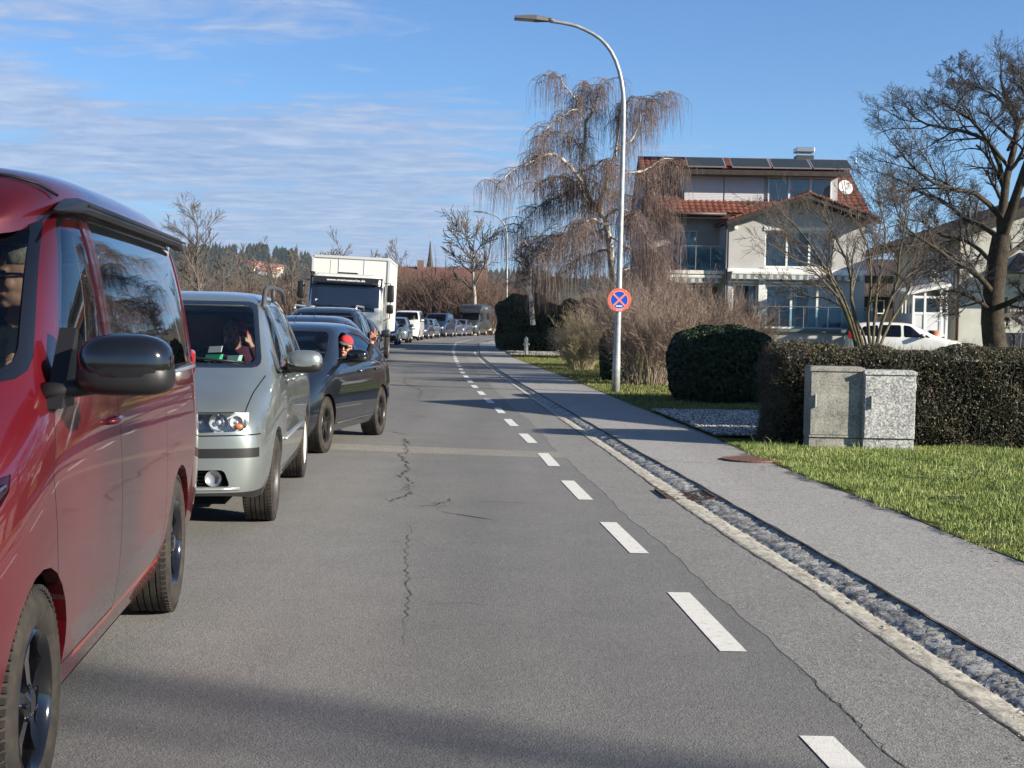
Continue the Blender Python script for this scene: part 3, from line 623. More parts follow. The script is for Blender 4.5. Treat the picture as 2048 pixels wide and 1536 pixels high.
# ------------------------------------------------------------------ weeping birch
def birch():
    D = 57.5; rg = np.random.RandomState(4)
    M_B = mat('birch bark', rough=.8, nodes=ramp_nodes([(1.6, .5), (9, .5)], [(.40, (.05, .042, .036)), (.48, (.30, .28, .25)), (.58, (.62, .60, .55))]))
    M_BT = mat('birch twigs', rough=.8, spec=.2, nodes=ramp_nodes([(.5, .5), (3, .4)], [(.35, (.125, .09, .082)), (.6, (.28, .21, .19)), (.75, (.42, .34, .31))]))
    limbs = [ # (pixels, r0, r1)
        ([(1236, 655), (1227, 575), (1215, 462), (1201, 420)], .17, .11),
        ([(1201, 423), (1204, 397, -.3), (1214, 354, -.5), (1233, 296, -.4), (1240, 227, -.2), (1244, 196)], .11, .035),
        ([(1201, 423), (1184, 416, .2), (1162, 390, .5), (1152, 367, .7), (1116, 351, 1), (1086, 362, 1.4), (1066, 384, 1.6)], .09, .03),
        ([(1201, 423), (1184, 406), (1171, 367), (1165, 341), (1168, 302), (1173, 244), (1188, 221)], .12, .05),
        ([(1173, 244), (1155, 218, -.3), (1136, 228, -.6), (1100, 250, -1), (1075, 285, -1.2)], .05, .02),
        ([(1168, 370), (1142, 335, -.6), (1113, 312, -1.1), (1084, 310, -1.5), (1061, 325, -1.8), (1018, 346, -2.2), (990, 374, -2.3)], .085, .02),
        ([(1188, 221), (1160, 205), (1145, 190), (1129, 172), (1116, 150), (1085, 152)], .045, .012),
        ([(1188, 221), (1200, 180), (1215, 160), (1225, 180)], .03, .01),
        ([(1188, 221), (1180, 172, .5), (1165, 165, .7)], .03, .01),
        ([(1233, 296), (1262, 280, .5), (1280, 240, .9), (1300, 205, 1.2), (1326, 182, 1.4), (1345, 210, 1.5)], .045, .012),
        ([(1240, 215), (1262, 196, -.6), (1285, 200, -1), (1300, 225, -1.2)], .03, .01),
        ([(1214, 360), (1240, 350, .5), (1270, 344, .8), (1297, 338, 1.2), (1320, 320, 1.5), (1345, 318, 1.8), (1360, 345, 2)], .07, .014),
        ([(1285, 341, 1), (1300, 365, 1.2), (1310, 390, 1.4), (1338, 392, 1.6)], .03, .01),
        ([(1208, 440), (1230, 420, -.8), (1262, 425, -1.3), (1275, 440, -1.5), (1302, 490, -1.8)], .06, .014),
        ([(1215, 470), (1259, 497, -.7), (1290, 500, -.9), (1318, 507, -1), (1345, 545, -1.1)], .05, .012),
        ([(1213, 450), (1180, 440, -1), (1150, 450, -1.5), (1118, 480, -1.8), (1085, 520, -2)], .06, .014),
        ([(1220, 500), (1190, 505, .8), (1155, 520, 1.2), (1116, 553, 1.5), (1075, 560, 1.7)], .05, .012),
        ([(1214, 455), (1175, 470, 1.2), (1120, 470, 1.7), (1080, 490, 2), (1050, 540, 2.2)], .05, .012),
        ([(1225, 560), (1250, 540, .8), (1300, 540, 1.2), (1330, 575, 1.3)], .04, .01),
        ([(1204, 400), (1235, 385, 1.2), (1270, 395, 1.6), (1320, 420, 1.9), (1350, 460, 2)], .055, .012),
        ([(1165, 341), (1190, 330, -1), (1215, 320, -1.4), (1235, 340, -1.6)], .04, .01),
        ([(1165, 345), (1140, 380, 1.0), (1100, 400, 1.4), (1060, 430, 1.7), (1030, 470, 1.9)], .045, .01),
        ([(1168, 302), (1148, 280, 1.0), (1120, 262, 1.6), (1090, 275, 1.9), (1075, 310, 2)], .045, .01)]
    main, subs = [], []
    for i, (px, r0, r1) in enumerate(limbs):
        p = refine(pxl(px, D), 12); p[1:-1] += rg.normal(0, .03, p[1:-1].shape); main.append((p, np.linspace(r0, r1, 12)))
    src = []
    for i, (p, r) in enumerate(main):
        if i == 0: continue
        n = int(plen(p)*7.5)+3
        for _ in range(n):
            t = (.12+.88*rg.rand())*11; j = min(int(t), 10); q = p[j]+(p[j+1]-p[j])*(t-j)
            a = rg.rand()*6.283; out = q-main[0][0][-1]; out[2] = 0; o_ = out/(np.linalg.norm(out)+.3)*.6
            d = np.array([math.cos(a)+o_[0], (math.sin(a)+o_[1])*1.1, .55+.5*rg.rand()]); L = .35+.85*rg.rand(); pts = [q]
            for s_ in range(6):
                d = d+np.array([0, 0, -.36])+rg.normal(0, .13, 3); dn = d/np.linalg.norm(d); pts.append(pts[-1]+dn*L/6)
            pts = np.array(pts); subs.append((pts, np.linspace(.014, .006, 7))); src.append((pts, L))
        src.append((p, plen(p)*1.3))
    H = []
    for pts, L in src:
        n = int(L*(19 if pts[0][2] < 7.5 else 13))+2; k = len(pts)-1
        for _ in range(n):
            t = (.1+.9*rg.rand())*k; j = min(int(t), k-1); q = pts[j]+(pts[j+1]-pts[j])*(t-j)
            a = rg.rand()*6.283; d = np.array([math.cos(a)*.9, math.sin(a)*.9, -.1+.5*rg.rand()]); Ls = (.5+1.35*rg.rand()**1.4)
            if q[2] < 6: Ls *= 1.3
            Ls = min(Ls, max(.5, q[2]-1.6)); P_ = [q]
            for s_ in range(7):
                d = d*np.array([.62, .62, 1])+np.array([0, 0, -.42])+rg.normal(0, .10, 3); P_.append(P_[-1]+d/np.linalg.norm(d)*Ls/7)
            H.append(P_)
    H = np.array(H); print('birch strands', len(H))
    e = empty('birch_tree', tuple(float(v) for v in main[0][0][0]), 0, 'tall weeping birch with white bark and long hanging bare twigs beside the house', 'tree'); off = main[0][0][0]
    V, f = strands([m[0] for m in main], [m[1] for m in main], 8); npmesh('trunk', V-off, f, M_B, e, smooth=True)
    V, f = strands([m[0] for m in subs], [m[1] for m in subs], 4); npmesh('branches', V-off, f, M_BT, e)
    V, f = strands(H, np.tile(np.linspace(.0058, .0032, 8), (len(H), 1))*(.75+.5*rg.rand(len(H), 1)), 3); npmesh('crown', V-off, f, M_BT, e)
    # slim second birch in the hedge on the left
    g = Grow(31, [(12, .45, .7, .06, .02), (8, .5, .7, .10, -.03), (6, .5, .6, .1, -.05)], k=6, rmin=.005)
    g.limb(refine(pxl([(1066, 650), (1062, 600), (1058, 566), (1062, 530), (1055, 490)], 58), 8), .11, .03, 3.2, 0, .35)
    tree_obj('birch_tree', g, M_B, M_BT, 'small white stemmed birch behind the dark hedge, left of the weeping one')
birch()
# ------------------------------------------------------------------ big bare tree on the right and the multi-stem one
def right_tree():
    D = 40.; g = Grow(17, [(10, .52, .75, .11, .02), (8, .50, .70, .13, .03), (6, .52, .75, .14, .03), (5, .62, .75, .13, .03)], k=6, rmin=.0036, taper=.36)
    L = [([(1992, 705), (1985, 640), (1988, 580), (1996, 515), (2004, 470)], .40, .26, 0),
         ([(2004, 475), (2003, 430), (2010, 386), (2016, 340, .3), (2037, 262, .5), (2030, 222, .6), (2010, 190, .7), (2000, 150, .8)], .22, .03, 1),
         ([(2006, 470), (2030, 400, -.6), (2052, 330, -.9), (2072, 270, -1.1), (2085, 200, -1.2), (2090, 150, -1.2)], .22, .03, 1),
         ([(1984, 600), (1976, 571, -.3), (1942, 541, -.8), (1908, 524, -1.2), (1869, 494, -1.5), (1830, 470, -1.7), (1795, 440, -1.9)], .14, .025, 1),
         ([(1982, 625), (1968, 610, -.4), (1938, 593, -.8), (1903, 580, -1.2), (1880, 590, -1.4)], .10, .02, 1),
         ([(2000, 500), (1998, 473, .3), (1955, 447, .8), (1920, 434, 1.2), (1895, 404, 1.5), (1852, 391, 1.9), (1810, 365, 2.2), (1775, 350, 2.4)], .14, .02, 1),
         ([(2006, 440), (1960, 392, -.7), (1920, 380, -1), (1873, 369, -1.3), (1822, 330, -1.6), (1790, 290, -1.8)], .12, .02, 1),
         ([(2010, 390), (1990, 300, .6), (1946, 268, 1), (1895, 257, 1.4), (1843, 245, 1.8), (1815, 220, 2)], .11, .018, 1),
         ([(2037, 262, .5), (2019, 218, 0), (1981, 186, -.4), (1934, 165, -.8), (1918, 152, -.8)], .07, .015, 1),
         ([(2014, 330, .3), (1975, 280, -.6), (1940, 238, -1.2), (1900, 215, -1.6), (1880, 200, -1.8)], .08, .015, 1),
         ([(1988, 618), (2030, 600, -1), (2070, 575, -1.6), (2110, 520, -2)], .13, .02, 1),
         ([(1986, 640), (2020, 628, .8), (2060, 622, 1.3), (2100, 600, 1.6)], .11, .02, 1),
         ([(1998, 520), (2030, 500, 1), (2060, 470, 1.5), (2110, 400, 2)], .14, .02, 1),
         ([(1996, 540), (1960, 500, 1), (1925, 480, 1.6), (1880, 470, 2.1), (1845, 440, 2.4)], .11, .02, 1),
         ([(2037, 262, .5), (2060, 210, 1), (2075, 165, 1.2)], .06, .015, 1), ([(2016, 300, .3), (2045, 240, 1.2), (2055, 190, 1.6), (2050, 150, 1.8)], .07, .015, 1),
         ([(1996, 500), (1982, 540, .2), (1985, 590, .3)], .08, .06, 5)]
    for px, r0, r1, lev in L:
        p = refine(pxl(px, D), 9); r0 *= .84 if lev != 1 else .70
        if lev == 0: g.out[(0, 9)] = [(p, np.linspace(r0, r1, 9))]
        elif lev == 5: g.out[(0, 9)].append((p, np.linspace(r0, r1, 9)))
        else:
            rad = np.linspace(r0, r1, 9); g.out.setdefault((0, 9), []).append((p, rad)); n0 = plen(p)
            g.limb(p, r0*.9, r1, max(1.7, n0*.60), 0, .20); g.out[(0, 9)].pop()
    tree_obj('bare_tree', g, M_BARKD, bark('twigs dark grey', (.040, .038, .040), (.115, .108, .106), 2), 'large leafless spreading tree with a thick dark trunk in front of the right hand house', split=1, base=tuple(g.out[(0, 9)][0][0][0]))
    print('right tree', sum(len(v) for v in g.out.values()))
right_tree()
def multi_tree():
    D = 37.; g = Grow(23, [(9, .42, .55, .10, .03), (7, .5, .6, .11, .04), (6, .55, .55, .12, .05)], k=6, rmin=.0038, taper=.34)
    for px, r0 in [([(1716, 702), (1700, 645), (1672, 580), (1640, 520), (1600, 460), (1560, 425)], .10), ([(1728, 702), (1704, 610, .5), (1700, 540, .8), (1668, 470, 1.1), (1640, 420, 1.3)], .08),
                   ([(1742, 702), (1735, 640, -.5), (1742, 565, -.8), (1735, 490, -1), (1700, 430, -1.2)], .07), ([(1750, 702), (1768, 630), (1793, 570), (1800, 500), (1812, 440), (1806, 400)], .07),
                   ([(1735, 702), (1715, 640, 1), (1660, 600, 1.5), (1610, 590, 1.8), (1560, 560, 2)], .045), ([(1756, 702), (1778, 650, 1), (1808, 600, 1.4), (1830, 540, 1.7), (1838, 470, 1.8)], .06),
                   ([(1745, 702), (1752, 600, .8), (1765, 520, 1.1), (1770, 450, 1.3), (1755, 400, 1.4)], .055), ([(1722, 702), (1690, 600, -1), (1650, 540, -1.4), (1590, 520, -1.7), (1545, 490, -1.9)], .05)]:
        p = refine(pxl(px, D), 8); r0 *= .72; g.limb(p, r0, .012, plen(p)*.75, 0, .3)
    g2_ = g.out[(0, 8)]; tree_obj('garden_tree', g, bark('bark mossy', (.045, .04, .025), (.16, .14, .09)), M_TWIG, 'small multi stemmed leafless tree behind the hedge in front of the house gable', split=1, base=tuple(g2_[3][0][0]))
multi_tree()
def small_tree(px, D, top, label, seed, r0=.12, spread=.55, lv=((8, .5, .6, .08, .03), (7, .5, .6, .12, .03), (5, .55, .6, .12, .03)), mt=None, mc=None, group=None, lean=(0, 0), name='bare_tree', rmin=.012, first=.25, lenf=.6):
    b = P(px, 700, D); b = np.array([b.x, D, -.05]); t = P(px+lean[0], top, D); t = np.array(tuple(t))
    g = Grow(seed, list(lv), k=6, rmin=rmin); p = refine(np.array([b, b*.65+t*.35+np.array([.05, 0, 0]), b*.3+t*.7-np.array([.1, 0, 0]), t]), 9)
    g.limb(p, r0, rmin*1.5, (t[2]-b[2])*lenf, 0, first); return tree_obj(name, g, mt or M_BARK, mc or M_TWIG, label, group=group, split=1)
small_tree(396, 88, 452, 'tall leafless tree rising behind the roof of the red van', 41, .15, lenf=.55, lv=((16, .55, .62, .08, .04), (9, .5, .6, .12, .04), (7, .5, .6, .12, .04)), rmin=.009)
small_tree(948, 135, 478, 'leafless tree with a pale trunk behind the grey motorhome', 42, .26, lv=((14, .62, .8, .06, .05), (8, .5, .6, .12, .03), (6, .5, .6, .12, .03)), mt=mat('pale bark', (.33, .29, .24), rough=.9), rmin=.026, first=.42, lenf=.62)
GT = 'slim leafless trees in the scrub beyond the queue'
for i, (px, D, top, w, lb) in enumerate([(448, 100, 522, .10, 'slim leafless tree just right of the tall tree behind the red van'), (500, 110, 518, .10, 'slim leafless tree standing against the wooded hill'), (586, 95, 522, .09, 'thin bare tree left of the white truck, trunk pale'),
    (545, 120, 535, .08, 'low leafless tree below the hillside village'), (680, 130, 500, .12, 'bare tree whose twigs show above the truck box'), (745, 150, 522, .12, 'bare tree top left of the church spire'),
    (775, 150, 520, .12, 'bare tree top between the truck box and the chimney'), (800, 155, 516, .1, 'short bare tree beside the chimney of the long roof'), (655, 130, 522, .1, 'bare treetop at the left edge of the truck box'), (475, 120, 535, .1, 'low bare tree behind the grey green car roof')]):
    small_tree(px, D, top, lb, 50+i, w, lv=((9, .5, .55, .08, .05), (6, .5, .55, .12, .05), (4, .5, .5, .12, .05)), rmin=.018, group=GT)
# trees beyond the house on the right
for i, (px, D, top, lb) in enumerate([(1790, 105, 560, 'bare tree top above the dark wooden barn'), (1745, 110, 545, 'bare tree between the house and the barn')]):
    small_tree(px, D, top, lb, 70+i, .14, lv=((10, .5, .55, .08, .05), (7, .5, .55, .12, .05), (4, .5, .5, .12, .05)), rmin=.02, group='bare trees behind the barn')
# big tree standing right behind the photographer: its crown shades the near road
def shade_tree():
    g = Grow(91, [(9, .5, .7, .08, .03), (7, .5, .6, .12, .03), (5, .55, .6, .12, .03)], k=6, rmin=.012)
    p = refine(np.array([(44, -14.6, 0), (44.2, -14.5, 7), (44, -14.6, 14), (44.1, -14.6, 22.)]), 9); g.limb(p, .13, .08, 5, 0, .80)
    tree_obj('bare_tree', g, M_BARK, M_TWIG, 'leafless tree beside the road to the right of the camera', split=1)
shade_tree()
# ------------------------------------------------------------------ scrub masses (nobody could count the stems)
def thicket(name, n, box, hmin, hmax, m, label, seed, r=.016):
    rg = np.random.RandomState(seed); x = box[0]+(box[1]-box[0])*rg.rand(n); y = box[2]+(box[3]-box[2])*rg.rand(n)
    cl = .55+.45*np.sin(x*.55+seed)*np.sin(y*.21+x*.2)+.2*np.sin(x*2.1+y); h = (hmin+(hmax-hmin)*np.clip(cl, 0, 1))*(.6+.5*rg.rand(n))
    base = np.stack([x, y, np.zeros(n)-.05], -1); PT = [base]; d = rg.normal(0, .28, (n, 3)); d[:, 2] = 1
    for k in range(4): d = d+rg.normal(0, .16, (n, 3)); dn = d/np.linalg.norm(d, axis=1, keepdims=True); PT.append(PT[-1]+dn*(h/4)[:, None])
    PT = np.stack(PT, 1); parts = [strands(PT, np.tile(np.linspace(r, r*.45, 5), (n, 1)))]
    for rep in range(3):
        j = rg.randint(1, 4, n); q = PT[np.arange(n), j]; d = rg.normal(0, .8, (n, 3)); d[:, 2] = .5+.5*rg.rand(n); P2 = [q]
        for k in range(3): d = d+rg.normal(0, .2, (n, 3))+[0, 0, .08]; dn = d/np.linalg.norm(d, axis=1, keepdims=True); P2.append(P2[-1]+dn*(h*.14)[:, None])
        parts.append(strands(np.stack(P2, 1), np.tile(np.linspace(r*.6, r*.35, 4), (n, 1))))
    V, f = merge(parts); o = npmesh(name, V, f, m); tag(o, label=label, kind='stuff'); return o
thicket('scrub', 5200, (-46, -9.5, 62, 108), 1.6, 3.6, M_TWIGR, 'red brown bare scrub along the left side of the road', 3, .022)
thicket('scrub', 4200, (-70, -14, 108, 175), 3, 6.5, M_TWIG, 'taller grey brown scrub farther left below the hill', 4, .04)
thicket('scrub', 4200, (-18.5, -1.5, 136, 160), 3, 7.2, M_TWIGR, 'red brown bare scrub in front of the long roof', 5, .035)
thicket('scrub', 1500, (-3.5, 9, 144, 165), 2.0, 4.5, M_TWIG, 'brown scrub at the bend of the road', 6, .035)
thicket('scrub', 2200, (-24, -8.4, 36, 60), .8, 2.1, M_TWIGR, 'brown scrub beside the truck', 7, .012)
def conifers(name, pts, m, label, seed, s=1.0):
    rg = np.random.RandomState(seed); VV = []; FF = []; 
    for (x, y, z, h) in pts:
        r = h*(.22+.1*rg.rand())
        for lvl in range(3):
            z0 = z+h*(.05+.27*lvl); rr = r*(1-.27*lvl); z1 = z0+h*.45; b = len(VV); a0 = rg.rand()*6
            VV += [(x+rr*math.cos(a0+k*1.047)*(.8+.4*rg.rand()), y+rr*math.sin(a0+k*1.047), z0+rg.rand()*h*.06) for k in range(6)]+[(x, y, z1)]
            FF += [(b+k, b+(k+1) % 6, b+6) for k in range(6)]
    return tag(npmesh(name, VV, FF, m), label=label, kind='stuff')
# ------------------------------------------------------------------ far hills with forest and village
def hills():
    def prof(px):  # skyline of the bare hill in photo pixels
        return np.interp(px, [-400, 0, 300, 380, 480, 520, 560, 600, 640, 700, 800, 960, 1010, 1060, 1200, 1500, 1740, 1850, 2100, 2600], [560, 540, 520, 514, 517, 516, 524, 530, 536, 545, 552, 556, 550, 548, 560, 575, 570, 560, 560, 590])
    n = 120; rows = [(1150, .12), (1300, .3), (1450, .55), (1600, .8), (1750, 1.0), (2100, .9), (2600, .4)]; V = []
    for D, k in rows:
        for i in range(n+1):
            px = -400+3000*i/n; top = P(px, prof(px), 1750); z = max(-.1, top.z*k+6*math.sin(i*.7)*k*(1-k)); V.append((top.x/1750*D, D, z-.2))
    f = [(r*(n+1)+i, r*(n+1)+i+1, (r+1)*(n+1)+i+1, (r+1)*(n+1)+i) for r in range(len(rows)-1) for i in range(n)]
    M = mat('far hillside', rough=1, spec=0, nodes=ramp_nodes([(.006, .6), (.04, .4)], [(.38, (.035, .04, .022)), (.5, (.09, .075, .045)), (.62, (.10, .11, .045))]))
    tag(npmesh('hills', V, f, M, smooth=True), kind='structure')
    def zat(px, D):
        ks = [r[1] for r in rows]; k = np.interp(D, [r[0] for r in rows], ks); return P(px, prof(px), 1750).z*k-1
    rg = np.random.RandomState(5); pts = []
    for _ in range(4200):
        px = -350+2800*rg.rand(); D = 1170+600*rg.rand(); yy = prof(px)
        if 480 < px < 575 and 1330 < D < 1640: continue
        if math.sin(px*.011+D*.013)+math.sin(px*.031+1)+.8*rg.rand() < .55: continue
        X = P(px, 600, 1750).x/1750*D; pts.append((X, D, zat(px, D), 9+7*rg.rand()))
    for _ in range(380):   # the taller wood on the crest
        px = rg.choice([rg.uniform(492, 535), rg.uniform(545, 592), rg.uniform(340, 470), rg.uniform(600, 760)]); D = 1700+60*rg.rand(); X = P(px, 600, 1750).x/1750*D; pts.append((X, D, zat(px, D), 13+8*rg.rand()))
    conifers('forest', pts, mat('far conifers', rough=1, spec=0, nodes=ramp_nodes([(.02, .6)], [(.3, (.010, .020, .014)), (.6, (.022, .036, .02))], isl=.3)), 'dark conifer forest covering the far hills', 3)
    # village on the slope
    mr = mat('far roof tiles', (.36, .12, .07), rough=.9, noise=(.2, .4)); mw = [mat('far render white', (.75, .73, .68), rough=.9), mat('far render cream', (.62, .53, .40), rough=.9)]; mwin = mat('far windows', (.06, .06, .07), rough=.3)
    spots = [(489, 520), (494, 522), (500, 524), (506, 527), (511, 529), (503, 532), (515, 524), (521, 528), (527, 530), (533, 533), (539, 529), (545, 530), (551, 532), (536, 539), (543, 541), (549, 542), (555, 539), (529, 541), (523, 537), (560, 531)]
    for i, (px, py) in enumerate(spots):
        D = 1420+ (548-py)*7; g_ = P(px, py+3, D); z = max(zat(px, D), g_.z-4); w, d_, h = rg.uniform(5, 8), rg.uniform(4, 5.5), rg.uniform(3.6, 4.8); rz = rg.uniform(-.5, .5)
        e = empty('village_house', (g_.x, D, z), rz, None, 'house', 'houses of the village on the far hillside')
        e['label'] = 'tiny far house with a red roof and %s walls on the wooded hillside' % ('white', 'cream')[i % 2]
        b = MB().box((-w/2, -d_/2, -6), (w/2, d_/2, h)); b.build('wall', mw[i % 2], e)
        MB().prism([(-d_/2-.7, h-.1), (d_/2+.7, h-.1), (0, h+d_*.42)], -w/2-.6, w/2+.6, axis='X').build('roof', mr, e)
        for wx in (-.28, .28): MB().box((w*wx-.8, -d_/2-.08, h*.4), (w*wx+.8, -d_/2-.02, h*.72)).build('window', mwin, e)
hills()
# ------------------------------------------------------------------ vehicle tools. Local frame: +X forward, +Y the car's left, Z up, origin on the road below the front axle
def paint(name, col, metal=.35, rough=.38, dirt=.10):
    def f(M, N, L, b, tc):
        q = N.new('ShaderNodeTexNoise'); q.inputs['Scale'].default_value = 2.5; q.inputs['Detail'].default_value = 8; L.new(tc.outputs['Object'], q.inputs[0])
        r = N.new('ShaderNodeValToRGB'); L.new(q.outputs[0], r.inputs[0]); e = r.color_ramp.elements
        e[0].position = .35; e[0].color = (*[c*(1-dirt) for c in col], 1); e[1].position = .7; e[1].color = (*[min(1, c*(1+dirt*.5)+.004) for c in col], 1)
        L.new(r.outputs[0], b.inputs['Base Color'])
        u = N.new('ShaderNodeBump'); u.inputs['Strength'].default_value = .035; u.inputs['Distance'].default_value = .02
        w = N.new('ShaderNodeTexNoise'); w.inputs['Scale'].default_value = 1.6; w.inputs['Detail'].default_value = 2; L.new(tc.outputs['Object'], w.inputs[0]); L.new(w.outputs[0], u.inputs['Height']); L.new(u.outputs[0], b.inputs['Coat Normal'])
    return mat(name, col, rough=rough, metal=metal, coat=1, coatr=.025, nodes=f)
M_RUB = mat('tyre rubber', (.022, .021, .020), rough=.85, spec=.3, noise=(14, .5, (.05, .042, .034)), bump=(60, .3, .004))
M_BLK = mat('black trim', (.014, .014, .015), rough=.45, spec=.4); M_GBLK = mat('gloss black', (.006, .006, .008), rough=.12, coat=1)
M_GREY = mat('grey plastic', (.055, .057, .06), rough=.6); M_CHR = mat('chrome', (.85, .85, .86), rough=.08, metal=1)
M_SILV = mat('silver plastic', (.50, .51, .52), rough=.3, metal=.7); M_UND = mat('underbody', (.012, .012, .012), rough=.95, spec=.1)
M_GLS = glass('car glass', (.74, .82, .79)); M_GLD = glass('privacy glass', (.05, .055, .06), 1.35); M_LENS = glass('lamp lens', (.93, .95, .96), .9)
M_WS = glass('windscreen glass', (.70, .75, .75), .75)
M_RED = mat('red lamp', (.35, .01, .01), rough=.15, coat=1); M_ORA = mat('orange lamp', (.7, .22, .06), rough=.2, coat=1)
M_SEAT = mat('seat fabric', (.030, .031, .036), rough=.95); M_INT = mat('interior plastic', (.028, .029, .032), rough=.75); M_HEAD = mat('pale headlining', (.32, .33, .32), rough=.9)
M_PLATE = mat('number plate', (.7, .7, .68), rough=.4); M_MIR = mat('mirror', (.8, .8, .82), rough=.02, metal=1)
def subsurf(name, V, Fq, lev, crease=None):
    me = bpy.data.meshes.new(name); me.from_pydata(V, [], Fq); me.update()
    bm = bmesh.new(); bm.from_mesh(me); bmesh.ops.remove_doubles(bm, verts=bm.verts, dist=1e-5); bmesh.ops.recalc_face_normals(bm, faces=bm.faces)
    if crease:
        cl = bm.edges.layers.float.get('crease_edge') or bm.edges.layers.float.new('crease_edge')
        for e in bm.edges:
            c = crease(e.verts[0].co, e.verts[1].co)
            if c: e[cl] = c
    bm.to_mesh(me); bm.free()
    o = bpy.data.objects.new(name, me); COL.objects.link(o); m = o.modifiers.new('s', 'SUBSURF'); m.levels = lev; m.render_levels = lev
    dg = bpy.context.evaluated_depsgraph_get(); dg.update(); r = bpy.data.meshes.new_from_object(o.evaluated_get(dg)); bpy.data.objects.remove(o); bpy.data.meshes.remove(me); return r
def station(x, zs, zb, ze, zt, w, wb, wt, tuck=.93):
    """half section at x: sill height, belt height, roof-edge height, roof centre; max, belt and roof-edge half widths"""
    return [(x, w*tuck, zs), (x, w, zs+.22*(zb-zs)), (x, w*1.005, zs+.72*(zb-zs)), (x, wb, zb), (x, wt, ze), (x, wt-.10, ze+(zt-ze)*.72), (x, wt*.5, ze+(zt-ze)*.97), (x, 0, zt)]
def cage(sts, nose=.12, tail=.10, nz=None, tz=None):
    V = []; Fq = []
    def vi(p): V.append(p); return len(V)-1
    L = [[vi(p) for p in s] for s in sts]; Rr = [[vi((p[0], -p[1], p[2])) if k < 7 else L[i][7] for k, p in enumerate(s)] for i, s in enumerate(sts)]
    for i in range(len(sts)-1):
        for k in range(7): Fq.append((L[i][k], L[i+1][k], L[i+1][k+1], L[i][k+1])); Fq.append((Rr[i][k], Rr[i][k+1], Rr[i+1][k+1], Rr[i+1][k]))
    for (i, s, bul, prof) in ((0, 1, nose, nz), (len(sts)-1, -1, tail, tz)):
        grid = []
        for k in range(6):
            p = V[L[i][k]]; b_ = bul+(prof[k] if prof else 0)
            if k == 5: row = [L[i][5], L[i][6], L[i][7], Rr[i][6], Rr[i][5]]
            else: row = [L[i][k], vi((p[0]+s*b_*.75, p[1]*.52, p[2])), vi((p[0]+s*b_, 0, p[2])), vi((p[0]+s*b_*.75, -p[1]*.52, p[2])), Rr[i][k]]
            grid.append(row)
        for k in range(5):
            for c in range(4): Fq.append((grid[k][c], grid[k][c+1], grid[k+1][c+1], grid[k+1][c]))
    return V, Fq
